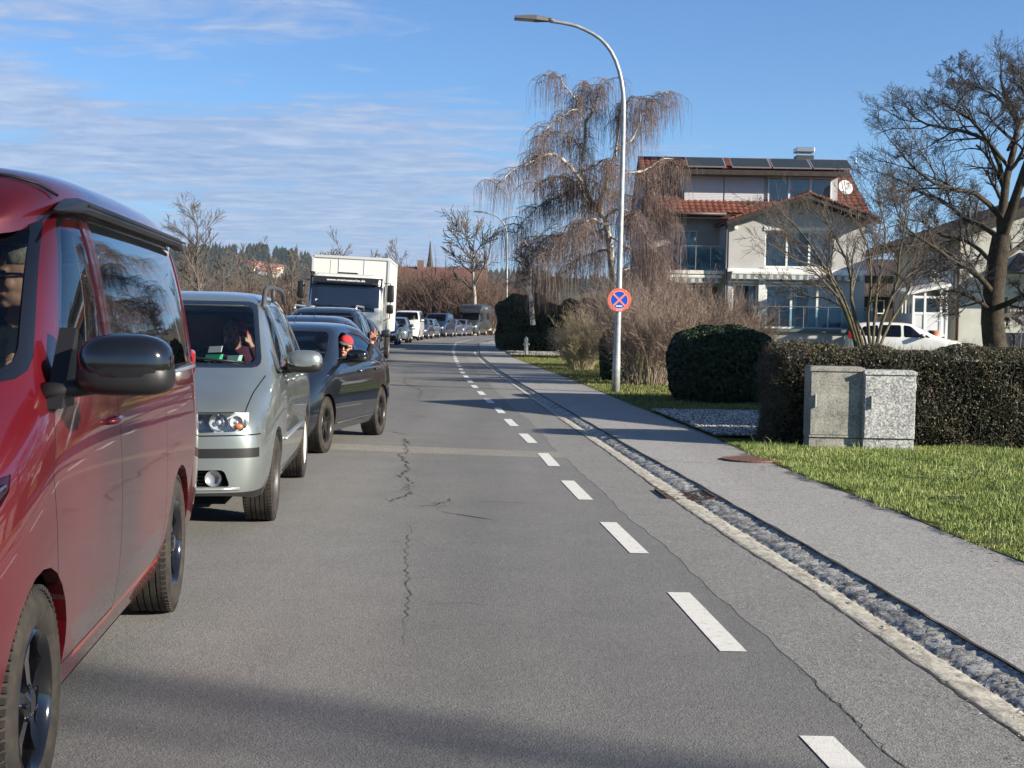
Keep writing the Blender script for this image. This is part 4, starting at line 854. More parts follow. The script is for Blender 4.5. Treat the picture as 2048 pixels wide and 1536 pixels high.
class Shell:
    def __init__(s, name, sts, lev=3, **kw):
        V, Fq = cage(sts, **kw); me = subsurf(name, V, Fq, lev); s.bm = bmesh.new(); s.bm.from_mesh(me); s.name = name
        me.calc_loop_triangles() if hasattr(me, 'calc_loop_triangles') else None
        s.ref = [v.co.copy() for v in me.vertices]; s.rn = [v.normal.copy() for v in me.vertices]
        tr = [tuple(t.vertices) for t in me.loop_triangles]; s.tr = tr; s.bvh = BVHTree.FromPolygons(s.ref, tr); bpy.data.meshes.remove(me); s.lips = []; s.extra = []
    def normal(s, p):
        co, n, i, d = s.bvh.find_nearest(p)
        if i is None: return Vector((0, 0, 1))
        t = s.tr[i]; from mathutils.interpolate import poly_3d_calc
        w = poly_3d_calc([s.ref[k] for k in t], co); r = Vector((0, 0, 0))
        for a, k in zip(w, t): r += s.rn[k]*a
        return r.normalized()
    def cut(s, poly, plane, side, lo=None, pool=None):
        """faces inside a convex polygon. plane 'side': poly in (x,z), side=+-1 picks the flank; plane 'front': poly in (y,z), side=+1 nose/-1 tail; plane 'top': poly in (x,y)"""
        bm = s.bm
        if plane == 'side': P3 = lambda p: Vector((p[0], 0, p[1])); ax = Vector((0, 1, 0)); pred = lambda f: f.normal.y*side > .12
        elif plane == 'front': P3 = lambda p: Vector((0, p[0], p[1])); ax = Vector((1, 0, 0)); pred = lambda f: f.normal.x*side > .06
        else: P3 = lambda p: Vector((p[0], p[1], 0)); ax = Vector((0, 0, 1)); pred = lambda f: f.normal.z > .1
        if pool is not None: faces = [f for f in pool if f.is_valid]
        else:
            xs = [P3(p) for p in poly]; mn = [min(q[i] for q in xs) for i in range(3)]; mx = [max(q[i] for q in xs) for i in range(3)]
            use = [i for i in range(3) if not ax[i]]; m_ = .25
            faces = [f for f in bm.faces if pred(f) and all(mn[i]-m_ < f.verts[0].co[i] < mx[i]+m_ for i in use) and (lo is None or lo(f.calc_center_median()))]
        cen = sum((P3(p) for p in poly), Vector())/len(poly)
        for i in range(len(poly)):
            a, b = P3(poly[i]), P3(poly[(i+1) % len(poly)]); n = (b-a).cross(ax)
            if n.length < 1e-9: continue
            n.normalize()
            if (cen-a).dot(n) > 0: n = -n
            g = set(faces)
            for f in faces: g.update(f.verts); g.update(f.edges)
            r = bmesh.ops.bisect_plane(bm, geom=list(g), dist=1e-6, plane_co=a, plane_no=n)
            fs = set(e for e in r['geom'] if isinstance(e, bmesh.types.BMFace)); faces = [f for f in fs if f.is_valid and (f.calc_center_median()-a).dot(n) < 1e-7]
        return faces
    def lip(s, faces, depth, m=0):
        """inward return along the outline of the faces"""
        fs = set(faces)
        for f in faces:
            for e in f.edges:
                if sum(1 for q in e.link_faces if q in fs) == 1 and len(e.link_faces) == 2:
                    a, b = e.verts[0].co.copy(), e.verts[1].co.copy(); na, nb = s.normal(a), s.normal(b); s.lips.append((a, b, b-nb*depth, a-na*depth, m))
    def take(s, faces, name, mats, parent, push=.006, lip=.02, keep_mat=False):
        """lift the faces out as a pane of their own, set back by push"""
        faces = [f for f in faces if f.is_valid]
        if not faces: return None
        if lip: s.lip(faces, lip)
        vs = {}; V = []; Fq = []
        for f in faces:
            q = []
            for v in f.verts:
                if v not in vs: vs[v] = len(V); n = s.normal(v.co); V.append((v.co-n*push, n))
                q.append(vs[v])
            Fq.append(q)
        bmesh.ops.delete(s.bm, geom=faces, context='FACES')
        if name is None: return None
        me = bpy.data.meshes.new(name); me.from_pydata([v[0] for v in V], [], Fq); o = link(name, me, mats, parent, True); me.normals_split_custom_set_from_vertices([v[1] for v in V]); return o
    def paintf(s, faces, m):
        for f in faces:
            if f.is_valid: f.material_index = m
    def arch(s, cx_, cz, r, side, lip=.05, m=None, flare=0):
        poly = [(cx_+r*math.cos(a), cz+r*math.sin(a)) for a in [math.pi*k/14 for k in range(15)]]+[(cx_-r, -.5), (cx_+r, -.5)]
        if m is not None:
            r2 = r+flare; p2 = [(cx_+r2*math.cos(a), cz+r2*math.sin(a)) for a in [math.pi*k/14 for k in range(15)]]+[(cx_-r2, -.5), (cx_+r2, -.5)]
            s.paintf(s.cut(p2, 'side', side, lambda c: c.z < cz+r2+.1), m)
        f = s.cut(poly, 'side', side, lambda c: c.z < cz+r+.1); s.take(f, None, None, None, lip=lip)
    def gap(s, pts, plane, side, m, w=.006, lo=None):
        for a, b in zip(pts, pts[1:]):
            a, b = Vector(a), Vector(b); d = (b-a).normalized(); n = Vector((-d.y, d.x))*w/2; e = d*w*.3
            s.paintf(s.cut([a-n-e, b-n+e, b+n+e, a+n-e], plane, side, lo), m)
    def finish(s, name, mats, parent):
        me = bpy.data.meshes.new(name); bmesh.ops.remove_doubles(s.bm, verts=s.bm.verts, dist=1e-5); s.bm.verts.index_update(); nv = len(s.bm.verts)
        V = [v.co.copy() for v in s.bm.verts]; Nn = [s.normal(v) for v in V]; Fq = [[v.index for v in f.verts] for f in s.bm.faces]; mi = [f.material_index for f in s.bm.faces]
        for a, b, c, d, m in s.lips:
            k = len(V); V += [a, b, c, d]; n = (b-a).cross(d-a); n = n.normalized() if n.length > 1e-12 else Vector((0, 0, 1)); Nn += [n]*4; Fq.append([k, k+1, k+2, k+3]); mi.append(m)
        me.from_pydata(V, [], Fq); me.polygons.foreach_set('material_index', mi); o = link(name, me, mats, parent, True); me.normals_split_custom_set_from_vertices(Nn); s.bm.free(); return o
# ---- wheels
def make_wheel(parent, x, y, side, r, wd, rim_r, style, mrim, full=True):
    """y = outer face; side = +1 left"""
    yo, yi = 0, -wd; s = side
    w = MB(); pr = [(rim_r-.004, yi+.02), (rim_r+.02, yi+.002), (r-.05, yi-.004), (r-.012, yi+.02)]
    n_g = 4 if full else 0; tw = wd-.05
    for k in range(n_g+1):
        a = yi+.025+tw*k/(n_g+1); b = yi+.025+tw*(k+1)/(n_g+1); pr += [(r, a+.003), (r, b-.006)]
        if k < n_g: pr += [(r-.009, b-.004), (r-.009, b+.003)]
    pr += [(r-.010, yo-.018), (r-.045, yo+.003), (rim_r+.028, yo+.004), (rim_r+.012, yo-.002), (rim_r-.004, yo-.018)]
    w.lathe([(a, b*s) for a, b in pr], 48 if full else 20, 'Y')
    t = w.build('wheel', M_RUB, parent, auto=28); t.location = (x, y, r)
    if full:   # shoulder tread, inner and outer ring
        for yy in (yi+.012, yo-.032):
            tb = MB()
            for k in range(70):
                a = 2*math.pi*k/70; c = Vector((math.cos(a)*(r-.004), (yy+.01)*s, math.sin(a)*(r-.004))); M_ = Matrix.Translation(c) @ Matrix.Rotation(-a, 4, 'Y'); tb.at(M_).box((-.010, -.014, -.009), (.0045, .014, .009))
            tb.build('tread', M_RUB, t)
    b = MB(); b.lathe([(rim_r, yi*s), (rim_r, (yo-.016)*s), (rim_r-.012, (yo-.004)*s), (rim_r-.024, (yo-.016)*s), (rim_r-.03, (yo-.05)*s), (rim_r-.035, (yi+.05)*s)], 40 if full else 18, 'Y')
    ns = {'five': 5, 'twin': 10, 'cap': 14, 'ten': 10, 'steel': 0}[style]
    yd = (yo-.022)*s
    if not full: b.lathe([(rim_r-.02, yd-.03*s), (.05, yd), (.0, yd)], 18, 'Y')
    else:
        for k in range(ns):
            a = 2*math.pi*k/ns+.3; 
            if style == 'twin': a = 2*math.pi*(k//2)/5+(.16 if k % 2 else -.16)+.3
            w0, w1 = {'five': (.038, .062), 'twin': (.016, .022), 'cap': (.013, .026), 'ten': (.02, .028)}[style]
            ca, sa = math.cos(a), math.sin(a); ta, tb_ = -sa, ca
            pts = []
            for (rr, ww, dy) in ((.045, w0, -.002), (rim_r*.55, (w0+w1)/2, -.010), (rim_r-.012, w1, -.004)):
                for sg in (-1, 1):
                    for dd in (0, -.03): pts.append((rr*ca+ta*ww*sg*.5, yd+(dy+dd)*s, rr*sa+tb_*ww*sg*.5))
            fs = []
            for q in (0, 4): fs += [(q, q+2, q+6, q+4), (q, q+4, q+5, q+1), (q+2, q+3, q+7, q+6), (q+1, q+5, q+7, q+3)]
            b.add(pts, fs)
        b.lathe([(.0, yd+.010*s), (.03, yd+.010*s), (.038, yd+.004*s), (.06, yd-.004*s), (.066, yd-.03*s)], 20, 'Y')
        for k in range(5):
            a = 2*math.pi*k/5; b.ball((.05*math.cos(a), yd+.002*s, .05*math.sin(a)), .009, 8)
    b.build('rim', mrim, t, auto=35)
    d = MB(); d.lathe([(.0, -.075*s), (rim_r*.72, -.075*s), (rim_r*.72, -.09*s), (rim_r-.03, -.14*s), (rim_r-.03, (yi+.03)*s)], 24, 'Y'); d.build('brake_disc', mat('brake disc', (.10, .095, .09), rough=.5, metal=.6), t, True)
    return t
def mirror(parent, c, s, mcap, size=(.10, .135, .095), arm=.10, lower=None):
    """door mirror: c = housing centre (local), s = side"""
    b = MB(); n = 20; 
    b.ball(c, (size[0], size[1], size[2]), n, 0, .72)
    o = b.build('mirror', mcap, parent, True)
    MB().ball((c[0]-.006, c[1], c[2]-size[2]*.42), (size[0]*1.02, size[1]*1.015, size[2]*.63), n, 0, .62).build('mirror_base', lower or M_BLK, o, True)
    MB().ball((c[0]-size[0]*.72, c[1], c[2]), (size[0]*.42, size[1]*.93, size[2]*.90), n, 0, .6).build('mirror_rim', M_BLK, o, True)
    MB().box((c[0]-size[0]*1.16, c[1]-size[1]*.8, c[2]-size[2]*.75), (c[0]-size[0]*1.10, c[1]+size[1]*.8, c[2]+size[2]*.75)).build('mirror_glass', M_MIR, o)
    a = MB(); a.tube([(c[0]+.01, c[1]-s*size[1]*.6, c[2]-size[2]*.7), (c[0]+.02, c[1]-s*(size[1]+arm*.5), c[2]-size[2]*.9), (c[0]+.03, c[1]-s*(size[1]+arm), c[2]-size[2]*1.0)], [.030, .028, .036], 8); a.build('mirror_arm', M_BLK, o, True)
    return o
def handle(parent, x, z, y, s, m, L=.17):
    b = MB(); b.tube([(x-L/2, y-s*.006, z), (x-L/2+.02, y+s*.028, z+.002), (x+L/2-.02, y+s*.028, z+.002), (x+L/2, y-s*.006, z)], [.012, .013, .013, .012], 8); return b.build('door_handle', m, parent, True)
def seat(parent, x, y, z=.32, m=None, hr=True):
    b = MB(); m = m or M_SEAT
    b.ball((x, y, z+.10), (.27, .25, .11), 14, 0, .5); b.at(Matrix.Translation((x-.30, y, z+.45)) @ Matrix.Rotation(R(-14), 4, 'Y')).ball((0, 0, 0), (.09, .25, .36), 14, 0, .55); b.M = None
    if hr: b.ball((x-.42, y, z+.90), (.06, .13, .10), 12, 0, .6); b.tube([(x-.40, y-.05, z+.72), (x-.42, y-.05, z+.85)], .008, 6); b.tube([(x-.40, y+.05, z+.72), (x-.42, y+.05, z+.85)], .008, 6)
    return b.build('seat', m, parent, True)
def steering(parent, x, y, z, r=.185):
    b = MB(); M_ = Matrix.Translation((x, y, z)) @ Matrix.Rotation(R(-62), 4, 'Y'); b.at(M_)
    pts = [(r*math.cos(a), r*math.sin(a), 0) for a in [2*math.pi*k/24 for k in range(25)]]; b.tube(pts, .016, 8, cap=False)
    b.ball((0, 0, -.02), (.065, .075, .03), 12); b.box((-.17, -.02, -.02), (.17, .02, -.005)); b.box((-.02, -.17, -.02), (.02, 0, -.005)); b.M = None
    return b.build('steering_wheel', M_INT, parent, True)
def underbody(parent, x0, x1, w, z0=.20, z1=.42, wheels=(), ar=.36):
    b = MB(); b.box((x1, -w+.26, z0), (x0, w-.26, z1))
    cuts = sorted([(wx-ar-.02, wx+ar+.02) for wx in wheels]); xs = [x1]; 
    for a, c in cuts: xs += [a, c]
    xs.append(x0)
    for i in range(2, len(xs)-2, 2):
        if xs[i+1] > xs[i]: b.box((xs[i], -w+.05, z0+.02), (xs[i+1], -w+.26, z1+.02)); b.box((xs[i], w-.26, z0+.02), (xs[i+1], w-.05, z1+.02))
    for wx in wheels:
        for s in (-1, 1):
            n = 14; vs = []; 
            for k in range(n+1):
                a = math.pi*k/n
                for yy in (w-.03, w-.27): vs.append((wx+ar*1.02*math.cos(a), s*yy, .31+ar*1.02*math.sin(a)))
            b.add(vs, [(2*k, 2*k+1, 2*k+3, 2*k+2) for k in range(n)])
            b.prism([(wx+ar*1.02*math.cos(math.pi*k/n), .31+ar*1.02*math.sin(math.pi*k/n)) for k in range(n+1)], s*(w-.27), s*(w-.29), axis='Y')
    return b.build('underbody', M_UND, parent)
def inset(poly, k):
    c = (sum(p[0] for p in poly)/len(poly), sum(p[1] for p in poly)/len(poly)); out = []
    n = len(poly); ar = sum(poly[i][0]*poly[(i+1) % n][1]-poly[(i+1) % n][0]*poly[i][1] for i in range(n)); sg = 1 if ar > 0 else -1
    for i in range(n):
        a, b, d = Vector(poly[i-1]), Vector(poly[i]), Vector(poly[(i+1) % n]); u = (b-a).normalized(); v = (d-b).normalized(); nu = Vector((-u.y, u.x))*sg; nv = Vector((-v.y, v.x))*sg
        m = nu+nv; m = m/max(.35, m.dot(nu)) if m.length > 1e-6 else nu; out.append(tuple(b+m*k))
    return out
def rounded(poly, r, n=3):
    """round the corners of a convex polygon"""
    out = []
    for i in range(len(poly)):
        a, b, d = Vector(poly[i-1]), Vector(poly[i]), Vector(poly[(i+1) % len(poly)]); l1, l2 = (a-b).length, (d-b).length; q = min(r, l1*.45, l2*.45)
        p0 = b+(a-b).normalized()*q; p2 = b+(d-b).normalized()*q
        for k in range(n+1): t = k/n; out.append(tuple(p0*(1-t)**2+b*2*t*(1-t)+p2*t*t))
    return out
def place(e, front, side_off, ang, z=0, lean=0):
    """front = world point of the camera-side front wheel's outer face on the road; side_off = its local y; ang = heading (radians from straight towards the camera, + turns the nose to picture right)"""
    f = Vector((math.sin(ang), -math.cos(ang))); l = Vector((-f.y, f.x)); c = Vector(front[:2])-l*side_off
    e.location = (c.x, c.y, z); e.rotation_euler = (lean, 0, math.atan2(f.y, f.x)); return e
# ------------------------------------------------------------------ car shapes (x, sill, belt, roof edge, roof, half width, belt half, roof-edge half, bow)
SPEC = {
 'van': dict(sts=[(.87, .33, .80, .86, .90, .80, .78, .70, 0), (.74, .27, .93, .99, 1.04, .90, .865, .77, 0), (.30, .26, 1.06, 1.12, 1.19, .95, .91, .80, .05), (-.10, .26, 1.17, 1.24, 1.30, .955, .93, .84, .16), (-.28, .26, 1.19, 1.33, 1.40, .955, .935, .845, .16),
    (-.90, .26, 1.21, 1.83, 1.90, .955, .935, .82, .14), (-1.15, .26, 1.21, 1.885, 1.95, .955, .935, .83, .05), (-2.2, .26, 1.21, 1.90, 1.97, .955, .935, .83, 0), (-3.5, .26, 1.21, 1.90, 1.97, .955, .935, .825, 0), (-3.86, .28, 1.20, 1.87, 1.93, .95, .925, .81, 0), (-4.0, .34, 1.16, 1.72, 1.78, .90, .88, .76, 0)],
    nose=.10, tail=.05, arches=(0, -3.0), ar=.405, wr=.345, rim=.222, ws=dict(b=(1.30, .845), t=(1.86, .735), x=(-1.3, .2)), rw=dict(b=(1.22, .76), t=(1.78, .68), x=(-4.3, -3.5)),
    wins=[([(-.44, 1.235), (-1.24, 1.235), (-1.24, 1.845), (-1.06, 1.845), (-.93, 1.80)], 0, 'front'), ([(-1.38, 1.245), (-3.76, 1.245), (-3.66, 1.855), (-1.38, 1.855)], 1, 'rear')],
    seams=[[(-.22, .42), (-.16, 1.0), (-.30, 1.2)], [(-1.31, .36), (-1.31, 1.86)], [(-2.52, .36), (-2.52, 1.2)], [(-1.31, .36), (-.30, .36)], [(.12, 1.17), (.62, .98)]], hz=1.10, hx=(-1.13,), seatx=(-1.15, -2.1), seatz=.62, dash=(.0, 1.12), width=.95),
 'mpv': dict(sts=[(.82, .28, .73, .79, .84, .78, .76, .66, .03), (.68, .24, .82, .87, .92, .87, .83, .72, .03), (.2, .24, .94, .99, 1.05, .905, .865, .74, .06), (-.26, .24, 1.03, 1.08, 1.12, .91, .875, .77, .16), (-.44, .24, 1.04, 1.17, 1.22, .91, .875, .76, .18),
    (-1.22, .24, 1.05, 1.56, 1.63, .91, .865, .675, .16), (-1.5, .24, 1.05, 1.63, 1.70, .91, .865, .665, .06), (-2.5, .24, 1.06, 1.64, 1.715, .91, .865, .66, 0), (-3.2, .24, 1.06, 1.60, 1.68, .91, .86, .655, 0), (-3.55, .28, 1.05, 1.50, 1.59, .89, .845, .63, 0), (-3.72, .34, 1.0, 1.15, 1.24, .84, .81, .68, 0)],
    nose=.10, tail=.05, arches=(0, -2.84), ar=.375, wr=.326, rim=.208, ws=dict(b=(1.125, .735), t=(1.60, .60), x=(-1.6, .1)), rw=dict(b=(1.12, .68), t=(1.52, .56), x=(-3.9, -3.2)),
    wins=[([(-.50, 1.07), (-.72, 1.07), (-.72, 1.22)], 0, 'quarter'), ([(-.78, 1.07), (-1.56, 1.07), (-1.56, 1.575), (-1.42, 1.57), (-1.26, 1.53)], 0, 'front'), ([(-1.66, 1.07), (-2.46, 1.08), (-2.46, 1.58), (-1.66, 1.58)], 0, 'rear'), ([(-2.56, 1.085), (-3.30, 1.12), (-3.16, 1.50), (-2.56, 1.57)], 0, 'quarter')],
    seams=[[(-.46, .34), (-.42, .8), (-.46, 1.05)], [(-1.61, .32), (-1.61, 1.6)], [(-2.5, .62), (-2.5, 1.06)], [(-.46, .34), (-1.61, .32), (-2.35, .32), (-2.5, .62)], [(-.1, 1.06), (.60, .905)]], hz=.98, hx=(-1.44, -2.32), seatx=(-1.35, -2.25), seatz=.40, dash=(-.25, 1.0), width=.905),
 'hatch': dict(sts=[(.76, .25, .60, .67, .72, .72, .70, .60, .04), (.62, .21, .70, .76, .81, .83, .79, .68, .04), (.15, .21, .84, .89, .95, .885, .845, .72, .06), (-.34, .21, .93, .965, 1.01, .89, .855, .745, .14), (-.52, .21, .945, 1.03, 1.08, .89, .855, .72, .16),
    (-1.18, .21, .96, 1.31, 1.375, .89, .845, .635, .14), (-1.45, .21, .965, 1.365, 1.43, .89, .845, .62, .05), (-2.1, .21, .98, 1.365, 1.44, .89, .845, .61, 0), (-2.72, .21, 1.0, 1.33, 1.41, .89, .84, .575, 0), (-3.06, .25, .99, 1.22, 1.30, .87, .82, .58, 0), (-3.25, .30, .93, 1.0, 1.05, .81, .77, .62, 0)],
    nose=.08, tail=.05, arches=(0, -2.56), ar=.355, wr=.311, rim=.20, ws=dict(b=(.995, .745), t=(1.345, .585), x=(-1.6, .0)), rw=dict(b=(1.06, .60), t=(1.34, .48), x=(-3.3, -2.6)),
    wins=[([(-.72, .985), (-1.60, .99), (-1.60, 1.315), (-1.42, 1.315), (-1.22, 1.265)], 0, 'front'), ([(-1.70, .995), (-2.42, 1.035), (-2.56, 1.10), (-2.34, 1.265), (-1.70, 1.32)], 0, 'rear')],
    seams=[[(-.46, .30), (-.42, .7), (-.50, .95)], [(-1.65, .28), (-1.65, 1.34)], [(-2.28, .55), (-2.42, .80), (-2.48, 1.0)], [(-.46, .30), (-1.65, .28), (-2.15, .30), (-2.28, .55)], [(-.15, .98), (.55, .79)]], hz=.86, hx=(-1.44, -2.26), seatx=(-1.30, -2.1), seatz=.27, dash=(-.35, .90), width=.885)}
GLAZE = {'parked_car': (M_GLD, M_GLD)}
def build_car(kind, name, label, body, detail=2, group=None, sx=1, sy=1, sz=1, rims=None, rimstyle='ten', trim=None, glazed=None, open_front=False, rails=None, cat='car', lamp=M_SILV, mcap=None, mir_size=(.10, .135, .095), arch_trim=None, skip_right=False, win_tint=None):
    S = SPEC[kind]; X = lambda x: x*sx; Z = lambda z: z*sz
    glazed = glazed or GLAZE.get(name)
    e = empty(name, label=label, cat=cat, group=group); trim = trim or M_BLK
    sts = []
    for (x, zs, zb, ze, zt, w, wb, wt, bow) in S['sts']:
        st = station(X(x), zs, Z(zb), Z(ze), Z(zt), w*sy, wb*sy, wt*sy)
        st = [(p[0]+(bow*(1-(p[1]/(wb*sy))**2) if k >= 4 else (bow*.35*(1-(p[1]/(w*sy))**2) if k == 3 else 0)), p[1], p[2]) for k, p in enumerate(st)]; sts.append(st)
    sh = Shell(name, sts, 3 if detail == 2 else 2, nose=S['nose'], tail=S['tail'])
    W_ = S['width']*sy; ar = S['ar']*(1 if sz <= 1 else sz**.5); wr = S['wr']*(1 if sz <= 1 else sz**.4); rim = S['rim']*(wr/S['wr'])
    sides = (1, -1)
    for s in sides:
        for ax in S['arches']: sh.arch(X(ax), wr-.01, ar, s, lip=.05, m=2 if arch_trim else None, flare=.05)
    # side windows
    gl = glazed or (M_GLS, M_GLD)
    for s in sides:
        for poly, tint, nm in S['wins']:
            p = [(X(a), Z(b)) for a, b in poly]
            if detail == 2: sh.paintf(sh.cut(rounded(inset(p, -.022), .05), 'side', s, lambda c: c.z > Z(.9)), 1)
            f = sh.cut(rounded(p, .045, 3 if detail == 2 else 1), 'side', s, lambda c: c.z > Z(.9))
            if open_front and nm == 'front' and s == 1: sh.take(f, None, None, None, lip=.03)
            else:
                g = sh.take(f, 'side_window', gl[1] if (tint or win_tint) and nm != 'front' else gl[0], e, .006, .02 if detail == 2 else 0)
    # windscreen, rear window
    for k, s, nm in (('ws', 1, 'windscreen'), ('rw', -1, 'rear_window')):
        q = S[k]; (zb, wb), (zt, wt) = q['b'], q['t']; wb *= sy; wt *= sy; p = [(-wb, Z(zb)), (wb, Z(zb)), (wt, Z(zt)), (-wt, Z(zt))]; lo = (lambda c, q=q: X(q['x'][0]) < c.x < X(q['x'][1]))
        if detail == 2: sh.paintf(sh.cut(rounded(inset(p, -.014), .07), 'front', s, lo), 1)
        f = sh.cut(rounded(inset(p, .018 if k == 'ws' else 0), .07, 3 if detail == 2 else 1), 'front', s, lo); sh.take(f, nm, M_WS if k == 'ws' else gl[1], e, .005, .015 if detail == 2 else 0)
    ctx = dict(e=e, sh=sh, S=S, X=X, Z=Z, W=W_, wr=wr)
    return ctx
def finish_car(c, body, detail, rims, rimstyle, trim, mats_extra=(), seams=True, mcap=None, mir=(.10, .135, .095), mirx=None, wheels=True, interior=True, rear_rim=None, mirdy=0, mirdz=0):
    e, sh, S, X, Z, W_ = c['e'], c['sh'], c['S'], c['X'], c['Z'], c['W']; wr = c['wr']; rim = S['rim']*wr/S['wr']
    if seams:
        for s in (1, -1):
            for sm in S['seams'][:-1]: sh.gap([(X(a), Z(b)) for a, b in sm], 'side', s, 3, .007)
        a, b = S['seams'][-1]
    o = sh.finish('body', [body, M_GBLK, trim, M_UND]+list(mats_extra), e)
    for ax in S['arches']:
        for s in (1, -1): make_wheel(e, X(ax), s*(W_-.012), s, wr, .215 if detail == 2 else .2, rim, rimstyle, (rear_rim or rims) if ax != 0 else rims, detail == 2)
    n, t = X(S['sts'][0][0]), X(S['sts'][-1][0]); underbody(e, n-.16, t+.15, W_-.04, .20, .40, [X(a) for a in S['arches']], S['ar'])
    dx, dz = S['dash']; mx = X(dx)-.45
    wz = Z(S['wins'][0][0][0][1] if len(S['wins']) < 3 else S['wins'][1][0][0][1]); mx = mirx if mirx is not None else X(S['wins'][0 if len(S['wins']) < 3 else 1][0][0][0])-.06
    if detail >= 1:
        for s in (1, -1): mirror(e, (mx, s*(W_+.12+mirdy), wz+.075+mirdz), s, mcap or body, mir if detail == 2 else (.08, .12, .085))
    if detail == 2:
        for s in (1, -1):
            for hx in S['hx']: 
                hp = sh_y(c, X(hx), Z(S['hz']), s); handle(e, X(hx), Z(S['hz']), hp, s, body)
    if interior:
        b = MB(); b.ball((X(dx), 0, Z(dz)-.12), (.34, W_-.16, .17), 18, 0, .5); b.box((X(dx), -.14, .35), (X(dx)-1.1, .14, .55), bev=.04); b.box((X(dx)+.1, -(W_-.2), .40), (X(S['sts'][-1][0])+.3, W_-.2, .44)); b.build('dashboard', M_INT, e, True)
        sx0, sx1 = (X(v) for v in S['seatx']); sz = Z(S['seatz'])
        for yy in (.37, -.37): seat(e, sx0, yy, sz)
        if detail == 2 or True:
            for yy in (.37, -.37): seat(e, sx1, yy, sz)
        steering(e, sx0+.50, .37, Z(dz)+.0)
    return o
def sh_y(c, x, z, s):
    loc, n, i, d = c['sh'].bvh.ray_cast(Vector((x, s*3, z)), Vector((0, -s, 0))); return loc.y if loc else s*c['W']
def surf_x(c, y, z, s=1):
    loc, n, i, d = c['sh'].bvh.ray_cast(Vector((s*5, y, z)), Vector((-s, 0, 0))); return loc.x if loc else None
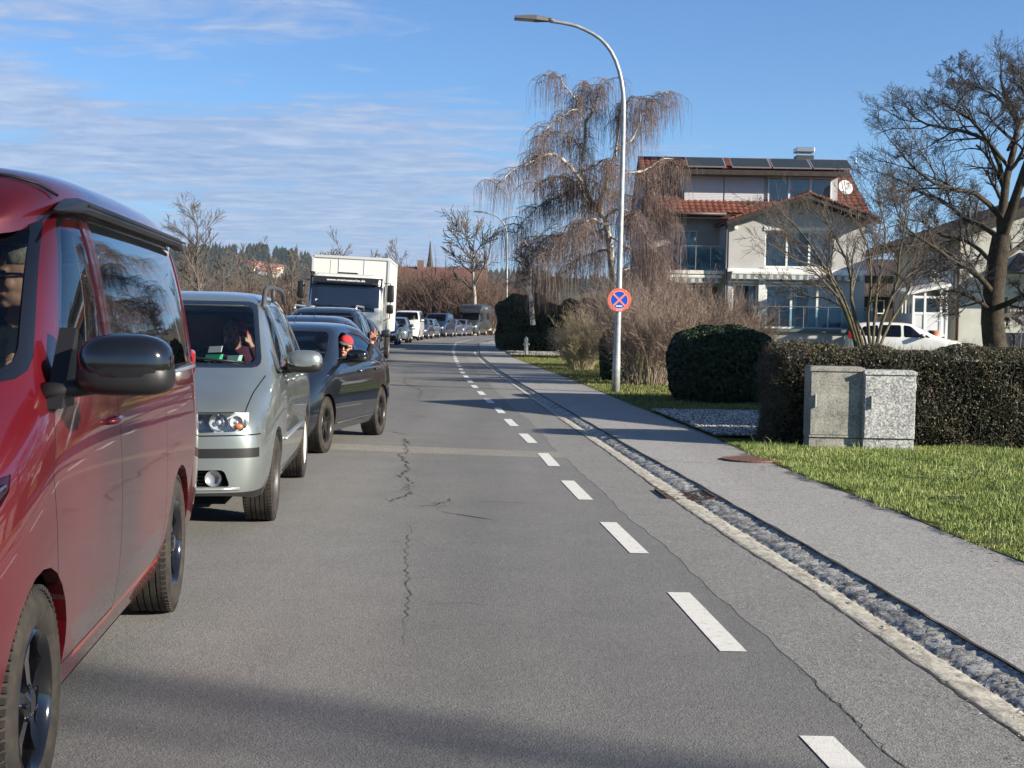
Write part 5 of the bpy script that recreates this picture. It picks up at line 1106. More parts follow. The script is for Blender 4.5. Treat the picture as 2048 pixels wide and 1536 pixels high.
# ------------------------------------------------------------------ 1: red camper van
def red_van():
    red = paint('candy red paint', (.135, .004, .010), metal=.35, rough=.34)
    c = build_car('van', 'camper_van', 'dark red camper van with a pop-top roof and black wheels, nearest in the queue', red, 2, cat='van', arch_trim=None)
    e, sh = c['e'], c['sh']
    # headlamp wrapping round the corner, bonnet shut line, grey side decal
    f = sh.cut([(.20, 1.045), (.25, 1.0), (.60, .86), (1.2, .80), (1.2, .98), (.55, 1.03)], 'side', 1, lambda q: q.x > .1); sh.take(f, 'headlight', M_LENS, e, .002, .05)
    f = sh.cut([(.20, 1.045), (.25, 1.0), (.60, .86), (1.2, .80), (1.2, .98), (.55, 1.03)], 'side', -1, lambda q: q.x > .1); sh.take(f, 'headlight', M_LENS, e, .002, .05)
    for s in (1, -1):
        sh.paintf(sh.cut([(-.46, .47), (-.62, .36), (-2.50, .36), (-2.36, .52)], 'side', s, lambda q: q.z < .7), 4)
        sh.paintf(sh.cut([(-.60, .335), (-.615, .36), (-2.50, .36), (-2.51, .335)], 'side', s, lambda q: q.z < .7), 5)
        pass
    sh.paintf(sh.cut([(-.62, .42), (.62, .42), (.66, .72), (-.66, .72)], 'front', 1, lambda q: q.x > .5), 2)
    dec = paint('grey decal', (.10, .045, .05), metal=.3); dec2 = paint('bright red line', (.62, .03, .02), metal=.2)
    finish_car(c, red, 2, M_GBLK, 'five', M_BLK, (dec, dec2), mcap=M_GBLK, mir=(.10, .150, .096), mirx=-.32, mirdy=.065, mirdz=.03)
    for s in (1, -1):   # lamp inside
        mb = MB(); mb.ball((.62, s*.76, .90), (.10, .10, .06), 14); mb.tube([(.72, s*.80, .91), (.50, s*.87, .965), (.26, s*.905, 1.015)], [.035, .028, .010], 10); mb.ball((.42, s*.86, .975), (.07, .02, .03), 12); mb.build('headlamp_insert', M_CHR, e, True)
    # pop-top: rounded shell on a black rail
    pt = MB(); n = 26; xs = [-.62, -.72, -.85, -1.05, -1.5, -2.4, -3.2, -3.6, -3.78, -3.86]; hs = [.0, .032, .058, .088, .12, .135, .13, .11, .07, .0]; ws = [.56, .68, .745, .785, .80, .80, .80, .79, .775, .70]
    vs = []
    for x, h, w in zip(xs, hs, ws):
        for k in range(n+1):
            a = math.pi*k/n; y = math.copysign(abs(math.cos(a))**.45, math.cos(a))*w; z = 1.80+(.0 if x < -.8 else -.055*((x+.85)/.23))+(h*.6+.135)*abs(math.sin(a))**.5*min(1, .35+h/.10)+h*.5*abs(math.sin(a))**.6; vs.append((x, y, z))
    pt.add(vs, [(i*(n+1)+k, i*(n+1)+k+1, (i+1)*(n+1)+k+1, (i+1)*(n+1)+k) for i in range(len(xs)-1) for k in range(n)])
    pt.build('pop_top_roof', red, e, True)
    for s in (1, -1):
        sm = MB(); sm.tube([(-.86, s*.52, 1.985), (-.89, s*.64, 1.975), (-.93, s*.72, 1.955), (-1.0, s*.775, 1.92)], .006, 6); sm.build('roof_seal', M_BLK, e, True)
    for s in (1, -1):
        r = MB(); pr = [(.775, 1.878), (.85, 1.866), (.868, 1.878), (.862, 1.908), (.82, 1.922), (.765, 1.918)]; X_ = [-.80, -1.12, -2.4, -3.6, -3.9]; sc = [.12, 1, 1, 1, .55]
        vs = [];
        for x, q in zip(X_, sc):
            cy, cz = .81, 1.90
            for y, z in pr: vs.append((x, s*(cy+(y-cy)*q), cz+(z-cz)*q-(.045 if x == -.80 else 0)-(.03 if x == -3.9 else 0)))
        r.add(vs, [(i*6+k, i*6+(k+1) % 6, (i+1)*6+(k+1) % 6, (i+1)*6+k) for i in range(4) for k in range(6)]+[tuple(range(6)), tuple(range(24, 30))]); r.build('roof_rail', mat('dark rail', (.022, .023, .025), rough=.45), e, auto=25)
        r = MB(); r.box((-1.1, s*.858, 1.889), (-3.8, s*.870, 1.896)); r.build('rail_groove', M_BLK, e)
        r = MB(); pts = [(x, sh_y(c, x, 1.215, s)+s*.004, 1.215) for x in (-1.33, -2.0, -2.7, -3.3, -3.75)]; r.tube(pts, .010, 6); r.build('chrome_strip', M_SILV, e, True)
        r = MB(); r.prism([(-.24, 1.20), (-.43, 1.20), (-.44, 1.30), (-.50, 1.44), (-.46, 1.45)], s*.90, s*.952, axis='Y'); r.build('mirror_foot', M_BLK, e)
    # curtains, A-pillar trim and rear lamp
    for s in (1, -1):
        cu = MB()
        for k in range(18): 
            a, b = -3.0-k*.035, -3.0-(k+1)*.035; cu.add([(a, s*(.84+.012*(k % 2)), 1.25), (b, s*(.84+.012*((k+1) % 2)), 1.25), (b, s*(.79+.012*((k+1) % 2)), 1.84), (a, s*(.79+.012*(k % 2)), 1.84)], [(0, 1, 2, 3)])
        cu.build('curtain', mat('curtain grey', (.22, .22, .21), rough=.95), e)
    lp = MB(); lp.box((-3.88, .84, .95), (-3.985, .905, 1.30), bev=.02); lp.build('tail_light', M_RED, e); MB().box((-3.88, -.84, .95), (-3.985, -.905, 1.30), bev=.02).build('tail_light', M_RED, e)
    hl = MB(); hl.box((-1.1, -.74, 1.86), (-3.7, .74, 1.875)); hl.build('headlining', M_HEAD, e)
    place(e, (-1.384, 4.16), .943, R(5.6)); return e
# ------------------------------------------------------------------ 2: grey green MPV
def silver_mpv():
    col = paint('silver green paint', (.30, .335, .322), metal=.65, rough=.32, dirt=.12)
    c = build_car('mpv', 'parked_minivan', 'silver green people carrier with dark roof rails behind the red van', col, 2, cat='car')
    e, sh = c['e'], c['sh']; e.name = 'minivan'
    sh.paintf(sh.cut([(-.84, .535), (.84, .535), (.84, .60), (-.84, .60)], 'front', 1, lambda q: q.x > .45), 2)
    gr = sh.cut([(-.34, .70), (.34, .70), (.37, .82), (-.37, .82)], 'front', 1, lambda q: q.x > .5); sh.take(gr, None, None, None, lip=.04)
    gr = sh.cut(rounded([(-.66, .34), (.66, .34), (.62, .455), (-.62, .455)], .03), 'front', 1, lambda q: q.x > .5); sh.take(gr, None, None, None, lip=.05)
    for s in (1, -1):
        p = [(s*.385, .705), (s*.735, .715), (s*.765, .745), (s*.73, .835), (s*.385, .83)]
        f = sh.cut(rounded(p, .035), 'front', 1, lambda q: q.x > .35); sh.take(f, 'headlight', M_LENS, e, .001, .06)
        sh.gap([(s*.77, .73), (s*.745, .85), (s*.70, 1.0), (s*.725, 1.11)], 'top', 1, 3, .006) if False else None
    sh.gap([(-.74, .838), (.74, .838)], 'front', 1, 3, .008, lambda q: q.x > .3); sh.gap([(-.84, .69), (-.38, .684), (.38, .684), (.84, .69)], 'front', 1, 3, .009, lambda q: q.x > .3); sh.paintf(sh.cut([(-.9, .2), (.9, .2), (.9, .300), (-.9, .300)], 'front', 1, lambda q: q.x > .45), 2)
    for s in (1, -1): sh.gap([(.70, s*.74), (.30, s*.755), (-.16, s*.79)], 'top', 1, 3, .008, lambda q: q.z > .75)
    finish_car(c, col, 2, mat('dusty steel rim', (.08, .078, .075), rough=.5, metal=.4), 'ten', M_BLK, mir=(.095, .145, .088), rear_rim=mat('white wheel cover', (.62, .60, .55), rough=.5))
    # bonnet/cowl trim, wipers
    b = MB(); b.tube([(surf_x(c, y, 1.13) or -.2, y, 1.115) for y in (-.70, -.35, 0, .35, .70)], .018, 6); b.build('cowl_trim', M_BLK, e, True)
    for y0, y1 in ((.62, -.02), (-.05, -.62)):
        b = MB(); pts = [(surf_x(c, y0+(y1-y0)*t, 1.15+.05*t)+.02, y0+(y1-y0)*t, 1.15+.05*t) for t in (0, .33, .66, 1)]; b.tube(pts, .008, 6); b.build('wiper', M_BLK, e, True)
    for s in (1, -1):
        b = MB(); xx = .60
        for (yy, r_) in ((.45, .052), (.575, .064), (.69, .044)):
            xs = (surf_x(c, s*yy, .775) or .7)-.035; b.lathe([(r_, xs), (r_*.93, xs-.01), (r_*.7, xs-.035), (r_*.3, xs-.045), (0, xs-.02)], 18, 'X', 0, (0, s*yy, .772)); b.ball((xs-.02, s*yy, .772), r_*.28, 10)
        b.build('lamp_reflector', mat('lamp bowl silver', (.80, .82, .84), rough=.22, metal=.55), e, True)
        b = MB(); x1 = (surf_x(c, s*.57, .775) or .7)-.10; b.box((x1-.02, s*.385, .70), (x1, s*.77, .84)); b.build('lamp_housing', mat('bright lamp bowl', (.78, .80, .82), rough=.45, metal=.1), e)
        b = MB(); xs = (surf_x(c, s*.70, .75) or .6)-.03; b.ball((xs, s*.705, .745), (.02, .032, .022), 12); b.build('indicator', M_ORA, e, True)
        b = MB(); xs = (surf_x(c, s*.55, .40) or .7)-.02; b.lathe([(.056, xs+.012), (.05, xs-.0), (.036, xs-.015), (0, xs-.012)], 18, 'X', 0, (0, s*.55, .398)); b.build('fog_lamp', M_SILV, e, True)
        # roof rail
        b = MB(); zf = 1.635; pts = [(-1.28, s*.655, 1.56), (-1.36, s*.655, 1.66), (-1.52, s*.655, 1.725), (-2.3, s*.655, 1.745), (-3.05, s*.65, 1.715), (-3.25, s*.65, 1.62)]
        b.tube([tuple(v) for v in refine(np.array(pts), 22)], .021, 8); b.tube([(-2.1, s*.655, 1.62), (-2.1, s*.655, 1.735)], .018, 6); b.build('roof_rail', M_GREY, e, True)
        b = MB(); pts = [(x, sh_y(c, x, .545, s)+s*.006, .56) for x in (-.50, -1.0, -1.6, -2.3)]; b.tube(pts, [.014]*4, 6); b.build('rub_strip', M_SILV, e, True)
    b = MB(); xg = (surf_x(c, 0, .76) or .85)-.05
    for z in (.715, .735, .755, .775, .795): b.tube([(xg-.03, -.35, z), (xg, 0, z), (xg-.03, .35, z)], .006, 5)
    for z in (.355, .38, .405, .43): b.tube([(xg-.10, -.60, z), (xg-.03, -.3, z), (xg-.01, 0, z), (xg-.03, .3, z), (xg-.10, .60, z)], .006, 5)
    b.build('grille', M_BLK, e); b = MB(); b.box((xg-.16, -.66, .33), (xg-.14, .66, .47)); b.box((xg-.12, -.37, .69), (xg-.10, .37, .83)); b.build('grille_back', M_UND, e)
    b = MB(); b.tube([(xg+.045, -.25, .573), (xg+.052, 0, .573), (xg+.045, .25, .573)], .01, 6); b.build('bumper_chrome', M_CHR, e)
    b = MB(); b.box((xg+.05, -.26, .47), (xg+.06, .26, .53)); b.build('number_plate', M_PLATE, e); MB().tube([((surf_x(c, y, .325) or .6)+.004, y, .325) for y in (-.72, -.6, -.4, 0, .4, .6, .72)], .010, 6).build('lower_chrome', M_SILV, e, True)
    b = MB(); b.box((-1.75, -.55, 1.60), (-3.1, .55, 1.61)); b.build('headlining', M_HEAD, e)
        # papers behind the windscreen
    xw = surf_x(c, .5, 1.22)
    for nm, y0, y1, z0, z1, m in (('green_leaflet', .33, .46, 1.155, 1.20, mat('green leaflet', (.05, .45, .20), rough=.6)), ('toll_sticker', .49, .60, 1.15, 1.195, mat('pale green sticker', (.35, .62, .50), rough=.6)), ('white_paper', .34, .44, 1.215, 1.26, mat('white paper', (.75, .75, .72), rough=.8))):
        xa, xb = surf_x(c, (y0+y1)/2, z0)-.03, surf_x(c, (y0+y1)/2, z1)-.03; b = MB(); b.add([(xa, y0, z0), (xa, y1, z0+.005), (xb, y1, z1+.005), (xb, y0, z1)], [(0, 1, 2, 3)]); b.build(nm, m, e)
    place(e, (-1.72, 10.40), .893, R(4.1)); return e
# ------------------------------------------------------------------ 3: black hatchback with the open window
def black_hatch():
    col = paint('black blue paint', (.004, .0055, .009), metal=.1, rough=.3)
    c = build_car('hatch', 'hatchback', 'black hatchback with its driver window open and black alloy wheels', col, 2, cat='car', open_front=True)
    e, sh = c['e'], c['sh']
    for s in (1, -1):
        f = sh.cut([(s*.36, .60), (s*.70, .645), (s*.765, .70), (s*.70, .735), (s*.40, .665)], 'front', 1, lambda q: q.x > .25); sh.take(f, 'headlight', M_LENS, e, .001, .05)
        sh.paintf(sh.cut([(s*.45, .30), (s*.70, .34), (s*.68, .46), (s*.50, .44)], 'front', 1, lambda q: q.x > .3), 2)
    sh.take(sh.cut(rounded([(-.33, .48), (.33, .48), (.40, .63), (-.40, .63)], .03), 'front', 1, lambda q: q.x > .4), None, None, None, lip=.05)
    sh.take(sh.cut(rounded([(-.42, .26), (.42, .26), (.36, .40), (-.36, .40)], .03), 'front', 1, lambda q: q.x > .4), None, None, None, lip=.05)
    for s in (1, -1): sh.gap([(.60, s*.66), (.20, s*.72), (-.25, s*.76)], 'top', 1, 3, .008, lambda q: q.z > .6)
    for s in (1, -1):
        f = sh.cut([(-3.02, .90), (-3.4, .78), (-3.4, .96), (-3.06, 1.0)], 'side', s, lambda q: q.x < -2.9); sh.paintf(f, 4)
    finish_car(c, col, 2, mat('black alloy', (.030, .028, .027), rough=.35, metal=.4), 'twin', M_BLK, (M_RED,), mir=(.085, .125, .075), mcap=M_GBLK)
    for s in (1, -1):
        b = MB(); x0 = surf_x(c, s*.62, .68); x1 = surf_x(c, s*.72, .70)
        b.tube([(surf_x(c, s*.48, .66)-.03, s*.48, .655), (x0-.035, s*.62, .67), (x1-.03, s*.70, .70)], .012, 6); b.tube([(x1-.03, s*.70, .70), (x0-.045, s*.60, .635)], .010, 6)
        b.build('daytime_light', mat('lit white strip', (.85, .87, .9), rough=.3, emit=((.9, .95, 1), .35)), e, True)
        b = MB(); b.box((x0-.16, s*.36, .58), (x0-.13, s*.76, .74)); b.ball((x0-.08, s*.60, .665), .04, 12); b.build('lamp_housing', M_GREY, e)
        b = MB(); pts = [(x, sh_y(c, x, .31, s)+s*.004, .30) for x in (-.42, -1.0, -1.6, -2.15)]; b.tube(pts, .010, 6); b.build('sill_trim', M_GREY, e, True)
    b = MB(); b.box((.56, -.45, .25), (.58, .45, .66)); b.build('grille', M_UND, e)
    b = MB(); b.tube([(-1.75, -.05, 1.435), (-1.95, -.05, 1.60)], [.006, .003], 6); b.build('antenna', M_BLK, e)
    for y0, y1 in ((.58, .0), (-.02, -.56)):
        b = MB(); pts = [(surf_x(c, y0+(y1-y0)*t, 1.035+.03*t)+.015, y0+(y1-y0)*t, 1.035+.03*t) for t in (0, .33, .66, 1)]; b.tube(pts, .007, 6); b.build('wiper', M_BLK, e, True)
    place(e, (-2.03, 15.62), .873, R(-8.2)); return e
VAN = red_van(); MPV = silver_mpv(); HATCH = black_hatch()
# ------------------------------------------------------------------ street furniture
def text_mesh(name, s, size, m, parent, mtx, extr=.002):
    cu = bpy.data.curves.new('t', 'FONT'); cu.body = s; cu.size = size; cu.extrude = extr; cu.align_x = 'CENTER'; cu.align_y = 'CENTER'
    o = bpy.data.objects.new('t', cu); COL.objects.link(o); dg = bpy.context.evaluated_depsgraph_get(); dg.update(); me = bpy.data.meshes.new_from_object(o.evaluated_get(dg)); bpy.data.objects.remove(o)
    me.transform(mtx); me.materials.clear(); return link(name, me, m, parent)
M_GALV = mat('galvanised steel', (.40, .42, .42), rough=.5, metal=.35, noise=(9, .25)); M_LAMPG = mat('lamp head grey', (.10, .10, .105), rough=.5)
def lamp(pole_px, D, head_px, r0, r1, label, detail=True):
    pts = refine(pxl(pole_px, D), 28); b0 = pts[0].copy(); b0[2] = 0; pts[0][2] = -.1; e = empty('street_lamp', tuple(b0), 0, label, 'street lamp', 'street lamps on the pavement side')
    q = pts-b0; h = np.concatenate([[0], np.cumsum(np.linalg.norm(np.diff(q, axis=0), axis=1))]); L = h[-1]
    rs = [r0 if v < 1.15 else r1+(r0*.80-r1)*(1-min(1, (v-1.15)/(L*.8))) for v in h]
    MB().tube([tuple(p) for p in q], rs, 16).build('pole', M_GALV, e, True)
    a, b = P(*head_px[0], D)-Vector(b0), P(*head_px[1], D)-Vector(b0); d = (b-a); Ld = d.length; d.normalize(); s = Vector((0, 1, 0)); u = d.cross(s).normalized(); u = u if u.z > 0 else -u
    M_ = Matrix((( d.x, s.x, u.x, a.x), (d.y, s.y, u.y, a.y), (d.z, s.z, u.z, a.z), (0, 0, 0, 1))); hb = MB().at(M_)
    hb.add([(0, -.07, -.03), (Ld*.35, -.15, -.035), (Ld, -.15, -.03), (Ld, .15, -.03), (Ld*.35, .15, -.035), (0, .07, -.03), (0, -.05, .05), (Ld*.35, -.10, .07), (Ld, -.12, .02), (Ld, .12, .02), (Ld*.35, .10, .07), (0, .05, .05)],
        [(0, 5, 4, 3, 2, 1), (6, 7, 8, 9, 10, 11), (0, 1, 7, 6), (1, 2, 8, 7), (2, 3, 9, 8), (3, 4, 10, 9), (4, 5, 11, 10), (5, 0, 6, 11)])
    for k in range(7): x = Ld*(.45+.07*k); hb.box((x, -.10, .0), (x+.012, .10, .075-.006*k))
    h_ = hb.build('lamp_head', M_LAMPG, e)
    g = MB().at(M_); g.box((Ld*.42, -.11, -.042), (Ld*.95, .11, -.034)); g.build('lamp_lens', mat('led lens', (.5, .5, .48), rough=.2), h_)
    MB().at(M_).tube([(-.12, 0, 0), (.03, 0, .005)], .045, 10).build('collar', M_LAMPG, e, True)
    if detail: MB().box((.062, -.045, .55), (.079, .045, .95), bev=.004).build('service_hatch', M_GALV, e)
    return e
LAMP = lamp([(1231, 785), (1236, 640), (1240, 500), (1243.5, 380), (1247, 240), (1245, 175), (1230, 118), (1202, 79), (1160, 55), (1128, 46.5), (1099, 42)], 29.7, [(1097, 40), (1029, 35)], .084, .036, 'tall galvanised street lamp curving over the road, the no stopping sign fixed to it')
lamp([(1013, 688), (1013.5, 600), (1014, 520), (1013.5, 470), (1009, 450), (998, 436), (984, 429), (973, 426)], 86, [(971, 425.5), (948, 422.5)], .08, .04, 'farther and smaller street lamp standing behind the dark evergreen hedge', False)
def stop_sign():
    c = P(1238.5, 600, 29.56); e = empty('no_stopping_sign', (c.x, c.y, c.z), R(4), 'round orange red and blue no stopping sign with a cross, fixed to the lamp post', 'road sign')
    red = mat('faded sign red', (.80, .16, .08), rough=.4, noise=(14, .22)); blu = mat('sign blue', (.01, .07, .50), rough=.35); wh = mat('sign white', (.78, .78, .76), rough=.5); r = .242
    MB().lathe([(0, .006), (r, .006), (r+.004, .002), (r, -.002), (0, -.002)], 48, 'Y').build('plate', red, e, auto=30)
    MB().lathe([(0, -.0045), (r*.735, -.0045)], 48, 'Y').build('blue_field', blu, e)
    b = MB()
    for a in (45, -45):
        M_ = Matrix.Rotation(R(a), 4, 'Y'); b.at(M_).box((-r*.76, -.0085-.001*(a > 0), -.020), (r*.76, -.0065, .020))
    b.M = None; b.build('cross', mat('faded sign cross', (.82, .26, .20), rough=.4, noise=(20, .2)), e)
    b = MB(); b.lathe([(r*.735, -.0052), (r*.76, -.0052)], 48, 'Y'); b.build('white_line', wh, e)
    b = MB(); b.box((-.065, -.0115, -.143), (.062, -.0095, -.112)); b.build('white_plate', wh, e)
    b = MB(); 
    for x in (-.05, -.02, .01, .035): b.box((x, -.0135, -.133), (x+.016, -.012, -.121))
    b.build('plate_print', mat('sign grey print', (.25, .25, .32)), e)
    text_mesh('lettering', 'ENDE', .052, wh, e, Matrix.Translation((0, -.0065, -.208)) @ Matrix.Rotation(R(90), 4, 'X'), .001)
    b = MB(); b.box((-.09, .006, .05), (.09, .03, .075)); b.box((-.09, .006, -.075), (.09, .03, -.05)); b.tube([(.0+.095*math.cos(a), .085+.085*math.sin(a), .062) for a in [math.pi*2*k/16 for k in range(17)]], .008, 6); b.build('clamp', M_GALV, e)
    for x, z in ((-.13, .16), (.13, .16), (-.15, -.15), (.15, -.15)): MB().ball((x*1.12, -.002, z*1.12), .009, 8).build('rivet', wh, e)
stop_sign()
def cabinets():
    def spk(M, N, L, b, tc):
        ramp_nodes([(55, .45), (4, .35), (160, .2)], [(.38, (.08, .08, .07)), (.47, (.23, .23, .205)), (.56, (.36, .35, .305)), (.66, (.56, .54, .47))], bump=(80, .35, .003))(M, N, L, b, tc)
    m1 = mat('weathered concrete grey', rough=.85, spec=.3, nodes=spk)
    m2 = mat('mottled galvanised grey', rough=.6, spec=.4, nodes=ramp_nodes([(38, .6), (110, .3), (2.5, .15)], [(.40, (.10, .105, .105)), (.5, (.27, .275, .27)), (.60, (.62, .63, .61))], bump=(60, .3, .003)))
    dk = mat('cabinet gap', (.02, .02, .02), rough=1)
    for nm, xl, xr, D, h, m, lb, hx in (('utility_cabinet', 1619, 1726.5, 16.95, .985, m1, 'left one of the two grey utility cabinets, smoother and shaded by its neighbour', .055), ('utility_cabinet', 1727.5, 1831, 16.87, .955, m2, 'right one of the two grey utility cabinets, coarsely mottled and set forward', .075)):
        x0, x1 = P(xl, 820, D).x, P(xr, 820, D).x; w = x1-x0; e = empty(nm, (x0, D, .02), 0, lb, 'cabinet', 'utility cabinets at the hedge'); dp = .34
        MB().box((.006, .012, -.05), (w-.006, dp-.01, .135)).build('plinth', m, e)
        b = MB().box((0, .006, .14), (w, dp, h-.05), bev=.006); b.build('casing', m, e)
        MB().box((.012, -.006, .150 if hx > .06 else .175), (w-.012, .006, h-.062), bev=.003).build('door', m, e)
        if hx < .06: MB().box((.0, -.008, .145), (w, .004, .168), bev=.002).build('door_sill', m, e)
        MB().box((-.008, -.022, h-.052), (w+.008, dp+.01, h-.012), bev=.006).build('lid', m, e)
        MB().add([(-.008, -.022, h-.012), (w+.008, -.022, h-.012), (w+.008, dp+.01, h-.012), (-.008, dp+.01, h-.012), (.03, .03, h+.006), (w-.03, .03, h+.006), (w-.03, dp-.03, h+.006), (.03, dp-.03, h+.006)], [(0, 1, 5, 4), (1, 2, 6, 5), (2, 3, 7, 6), (3, 0, 4, 7), (4, 5, 6, 7)]).build('lid_top', m, e)
        MB().box((hx, -.034 if hx > .06 else -.030, .50), (hx+.022, -.006, .655), bev=.005).build('handle', mat('cabinet handle', (.38, .39, .36), rough=.5, metal=.3), e)
        MB().box((.001, .0045, .136), (w-.001, .008, .142)).build('joint', dk, e)
        if hx > .06: MB().ball((w+.012, .10, .76), (.02, .03, .055), 10, 0, .7).build('side_lug', m, e)
cabinets()
def hydrant():
    g = G(1051, 707); e = empty('hydrant', (g.x, 61.5, .04), 0, 'white weathered pillar hydrant on the gravel beside the pavement', 'hydrant'); m = mat('hydrant paint', (.62, .60, .55), rough=.7, noise=(9, .5))
    MB().lathe([(.0, 0), (.12, 0), (.12, .03), (.085, .05), (.08, .56), (.095, .57), (.095, .60), (.075, .62), (.07, .67), (.045, .72), (0, .73)], 20).build('pillar', m, e, auto=30)
    for s in (-1, 1): MB().lathe([(.0, s*.14), (.04, s*.14), (.045, s*.12), (.035, s*.07)], 12, 'X', 0, (0, 0, .42)).build('outlet', m, e, True)
    MB().lathe([(0, .72), (.025, .72), (.025, .77), (0, .77)], 6).build('spindle', m, e)
    MB().box((-.9, .35, 0), (1.3, .5, .10), bev=.02).build('kerb_stone', mat('kerb stone', (.33, .32, .3), rough=.9, noise=(8, .3)), e)
hydrant()
def grate():
    D0, D1 = 12.02, 12.62; e = empty('drain_grate', (cx(C_GL, D0), D0, 0), 0, 'rusty dark drain grate let into the cobbled gutter', 'drain grate'); xs = lambda D, t: cx(C_GL, D)-.05+(cx(C_GR, D)-cx(C_GL, D)+.03)*t-cx(C_GL, D0)
    zt = lambda t: .018-.030*math.sin(math.pi*min(1, t*1.05)); b = MB(); m = mat('rusty cast iron', (.10, .065, .05), rough=.8, metal=.3, noise=(25, .5), bump=(60, .4, .003)); n = 15
    for k in range(n):
        t0 = .04+.92*k/n; t1 = t0+.92/n*.55
        b.add([(xs(D0+.05, t0), .05, zt(t0)), (xs(D0+.05, t1), .05, zt(t1)), (xs(D1-.05, t1), D1-D0-.05, zt(t1)), (xs(D1-.05, t0), D1-D0-.05, zt(t0)), (xs(D0+.05, t0), .05, zt(t0)-.03), (xs(D0+.05, t1), .05, zt(t1)-.03), (xs(D1-.05, t1), D1-D0-.05, zt(t1)-.03), (xs(D1-.05, t0), D1-D0-.05, zt(t0)-.03)], [(0, 1, 2, 3), (0, 4, 5, 1), (1, 5, 6, 2), (2, 6, 7, 3), (3, 7, 4, 0)])
    b.build('bars', m, e); f = MB()
    for (d0, d1) in ((0, .055), (D1-D0-.055, D1-D0)):
        for k in range(10):
            t0, t1 = k/10, (k+1)/10; f.add([(xs(D0+d, t), d, zt(t)+.004-zz) for zz in (0, .05) for d, t in ((d0, t0), (d0, t1), (d1, t1), (d1, t0))], [(0, 1, 2, 3), (0, 4, 5, 1), (3, 2, 6, 7)])
    for t0, t1 in ((0, .05), (.95, 1)): f.add([(xs(D0+d, t), d, zt(t)+.004-zz) for zz in (0, .05) for d, t in ((0, t0), (0, t1), (D1-D0, t1), (D1-D0, t0))], [(0, 1, 2, 3), (0, 4, 7, 3), (1, 5, 6, 2)])
    f.build('frame', m, e)
    MB().add([(xs(D0, 0), 0, -.04), (xs(D0, 1), 0, -.04), (xs(D1, 1), D1-D0, -.04), (xs(D1, 0), D1-D0, -.04)], [(0, 1, 2, 3)]).build('shaft', M_UND, e)
grate()
def manhole():
    e = empty('manhole_cover', (2.62, 15.4, .037), 0, 'rusty brown round manhole cover at the edge of the pavement', 'manhole cover'); m = mat('rust brown iron', (.19, .10, .07), rough=.85, noise=(30, .4), bump=(40, .6, .004))
    MB().lathe([(0, .004), (.275, .004), (.275, -.01)], 40).build('lid', m, e)
    MB().lathe([(.283, -.01), (.283, .006), (.32, .006), (.32, -.01)], 40).build('ring', m, e)
    b = MB()
    for i in range(-6, 7):
        for j in range(-6, 7):
            x, y = i*.04, j*.04
            if x*x+y*y < .065: b.box((x-.011, y-.011, .004), (x+.011, y+.011, .0075))
    b.build('studs', m, e)
manhole()
# ------------------------------------------------------------------ building tools
def hpx(px, D, py=560): return P(px, py, D).x
def hpz(py, D, px=1550): return P(px, py, D).z
M_WALL = mat('render wall', (.45, .445, .435), rough=.92, spec=.2, noise=(.9, .10), bump=(60, .25, .004)); M_WALL2 = mat('render wall grey', (.50, .505, .46), rough=.92, spec=.2, noise=(.8, .16), bump=(40, .2, .004))
M_TILE = mat('roof tiles', rough=.65, spec=.4, nodes=ramp_nodes([(3.2, .45), (.6, .3), (18, .25)], [(.38, (.075, .026, .018)), (.52, (.17, .058, .038)), (.66, (.27, .105, .07))]))
M_FRM = mat('white window frame', (.72, .72, .70), rough=.45); M_ROOM = mat('dark room', (.020, .024, .03), rough=.9); M_CURT = mat('net curtain', (.66, .68, .70), rough=.95)
M_WGL = glass('window glass', (.84, .88, .90), 1.0); M_TEAL = glass('teal balcony glass', (.28, .52, .62), 1.0); M_DKW = mat('dark wood', (.035, .026, .022), rough=.8, noise=(6, .4)); M_STEEL = mat('railing steel', (.45, .47, .48), rough=.35, metal=.8)
M_SHUT = mat('roller shutter', (.60, .61, .63), rough=.55)
def wall_holes(b, x0, x1, z0, z1, y0, y1, holes, m=0):
    xs = sorted({x0, x1, *[h[0] for h in holes], *[h[1] for h in holes]}); zs = sorted({z0, z1, *[h[2] for h in holes], *[h[3] for h in holes]})
    for a, c in zip(xs, xs[1:]):
        run = None
        for d, f in zip(zs, zs[1:]):
            mx, mz = (a+c)/2, (d+f)/2; hole = any(h[0] < mx < h[1] and h[2] < mz < h[3] for h in holes)
            if not hole: run = (run[0], f) if run else (d, f)
            if (hole or f == zs[-1]) and run:
                if not hole or run: b.box((a, y0, run[0]), (c, y1, run[1]), m)
                run = None
    return b
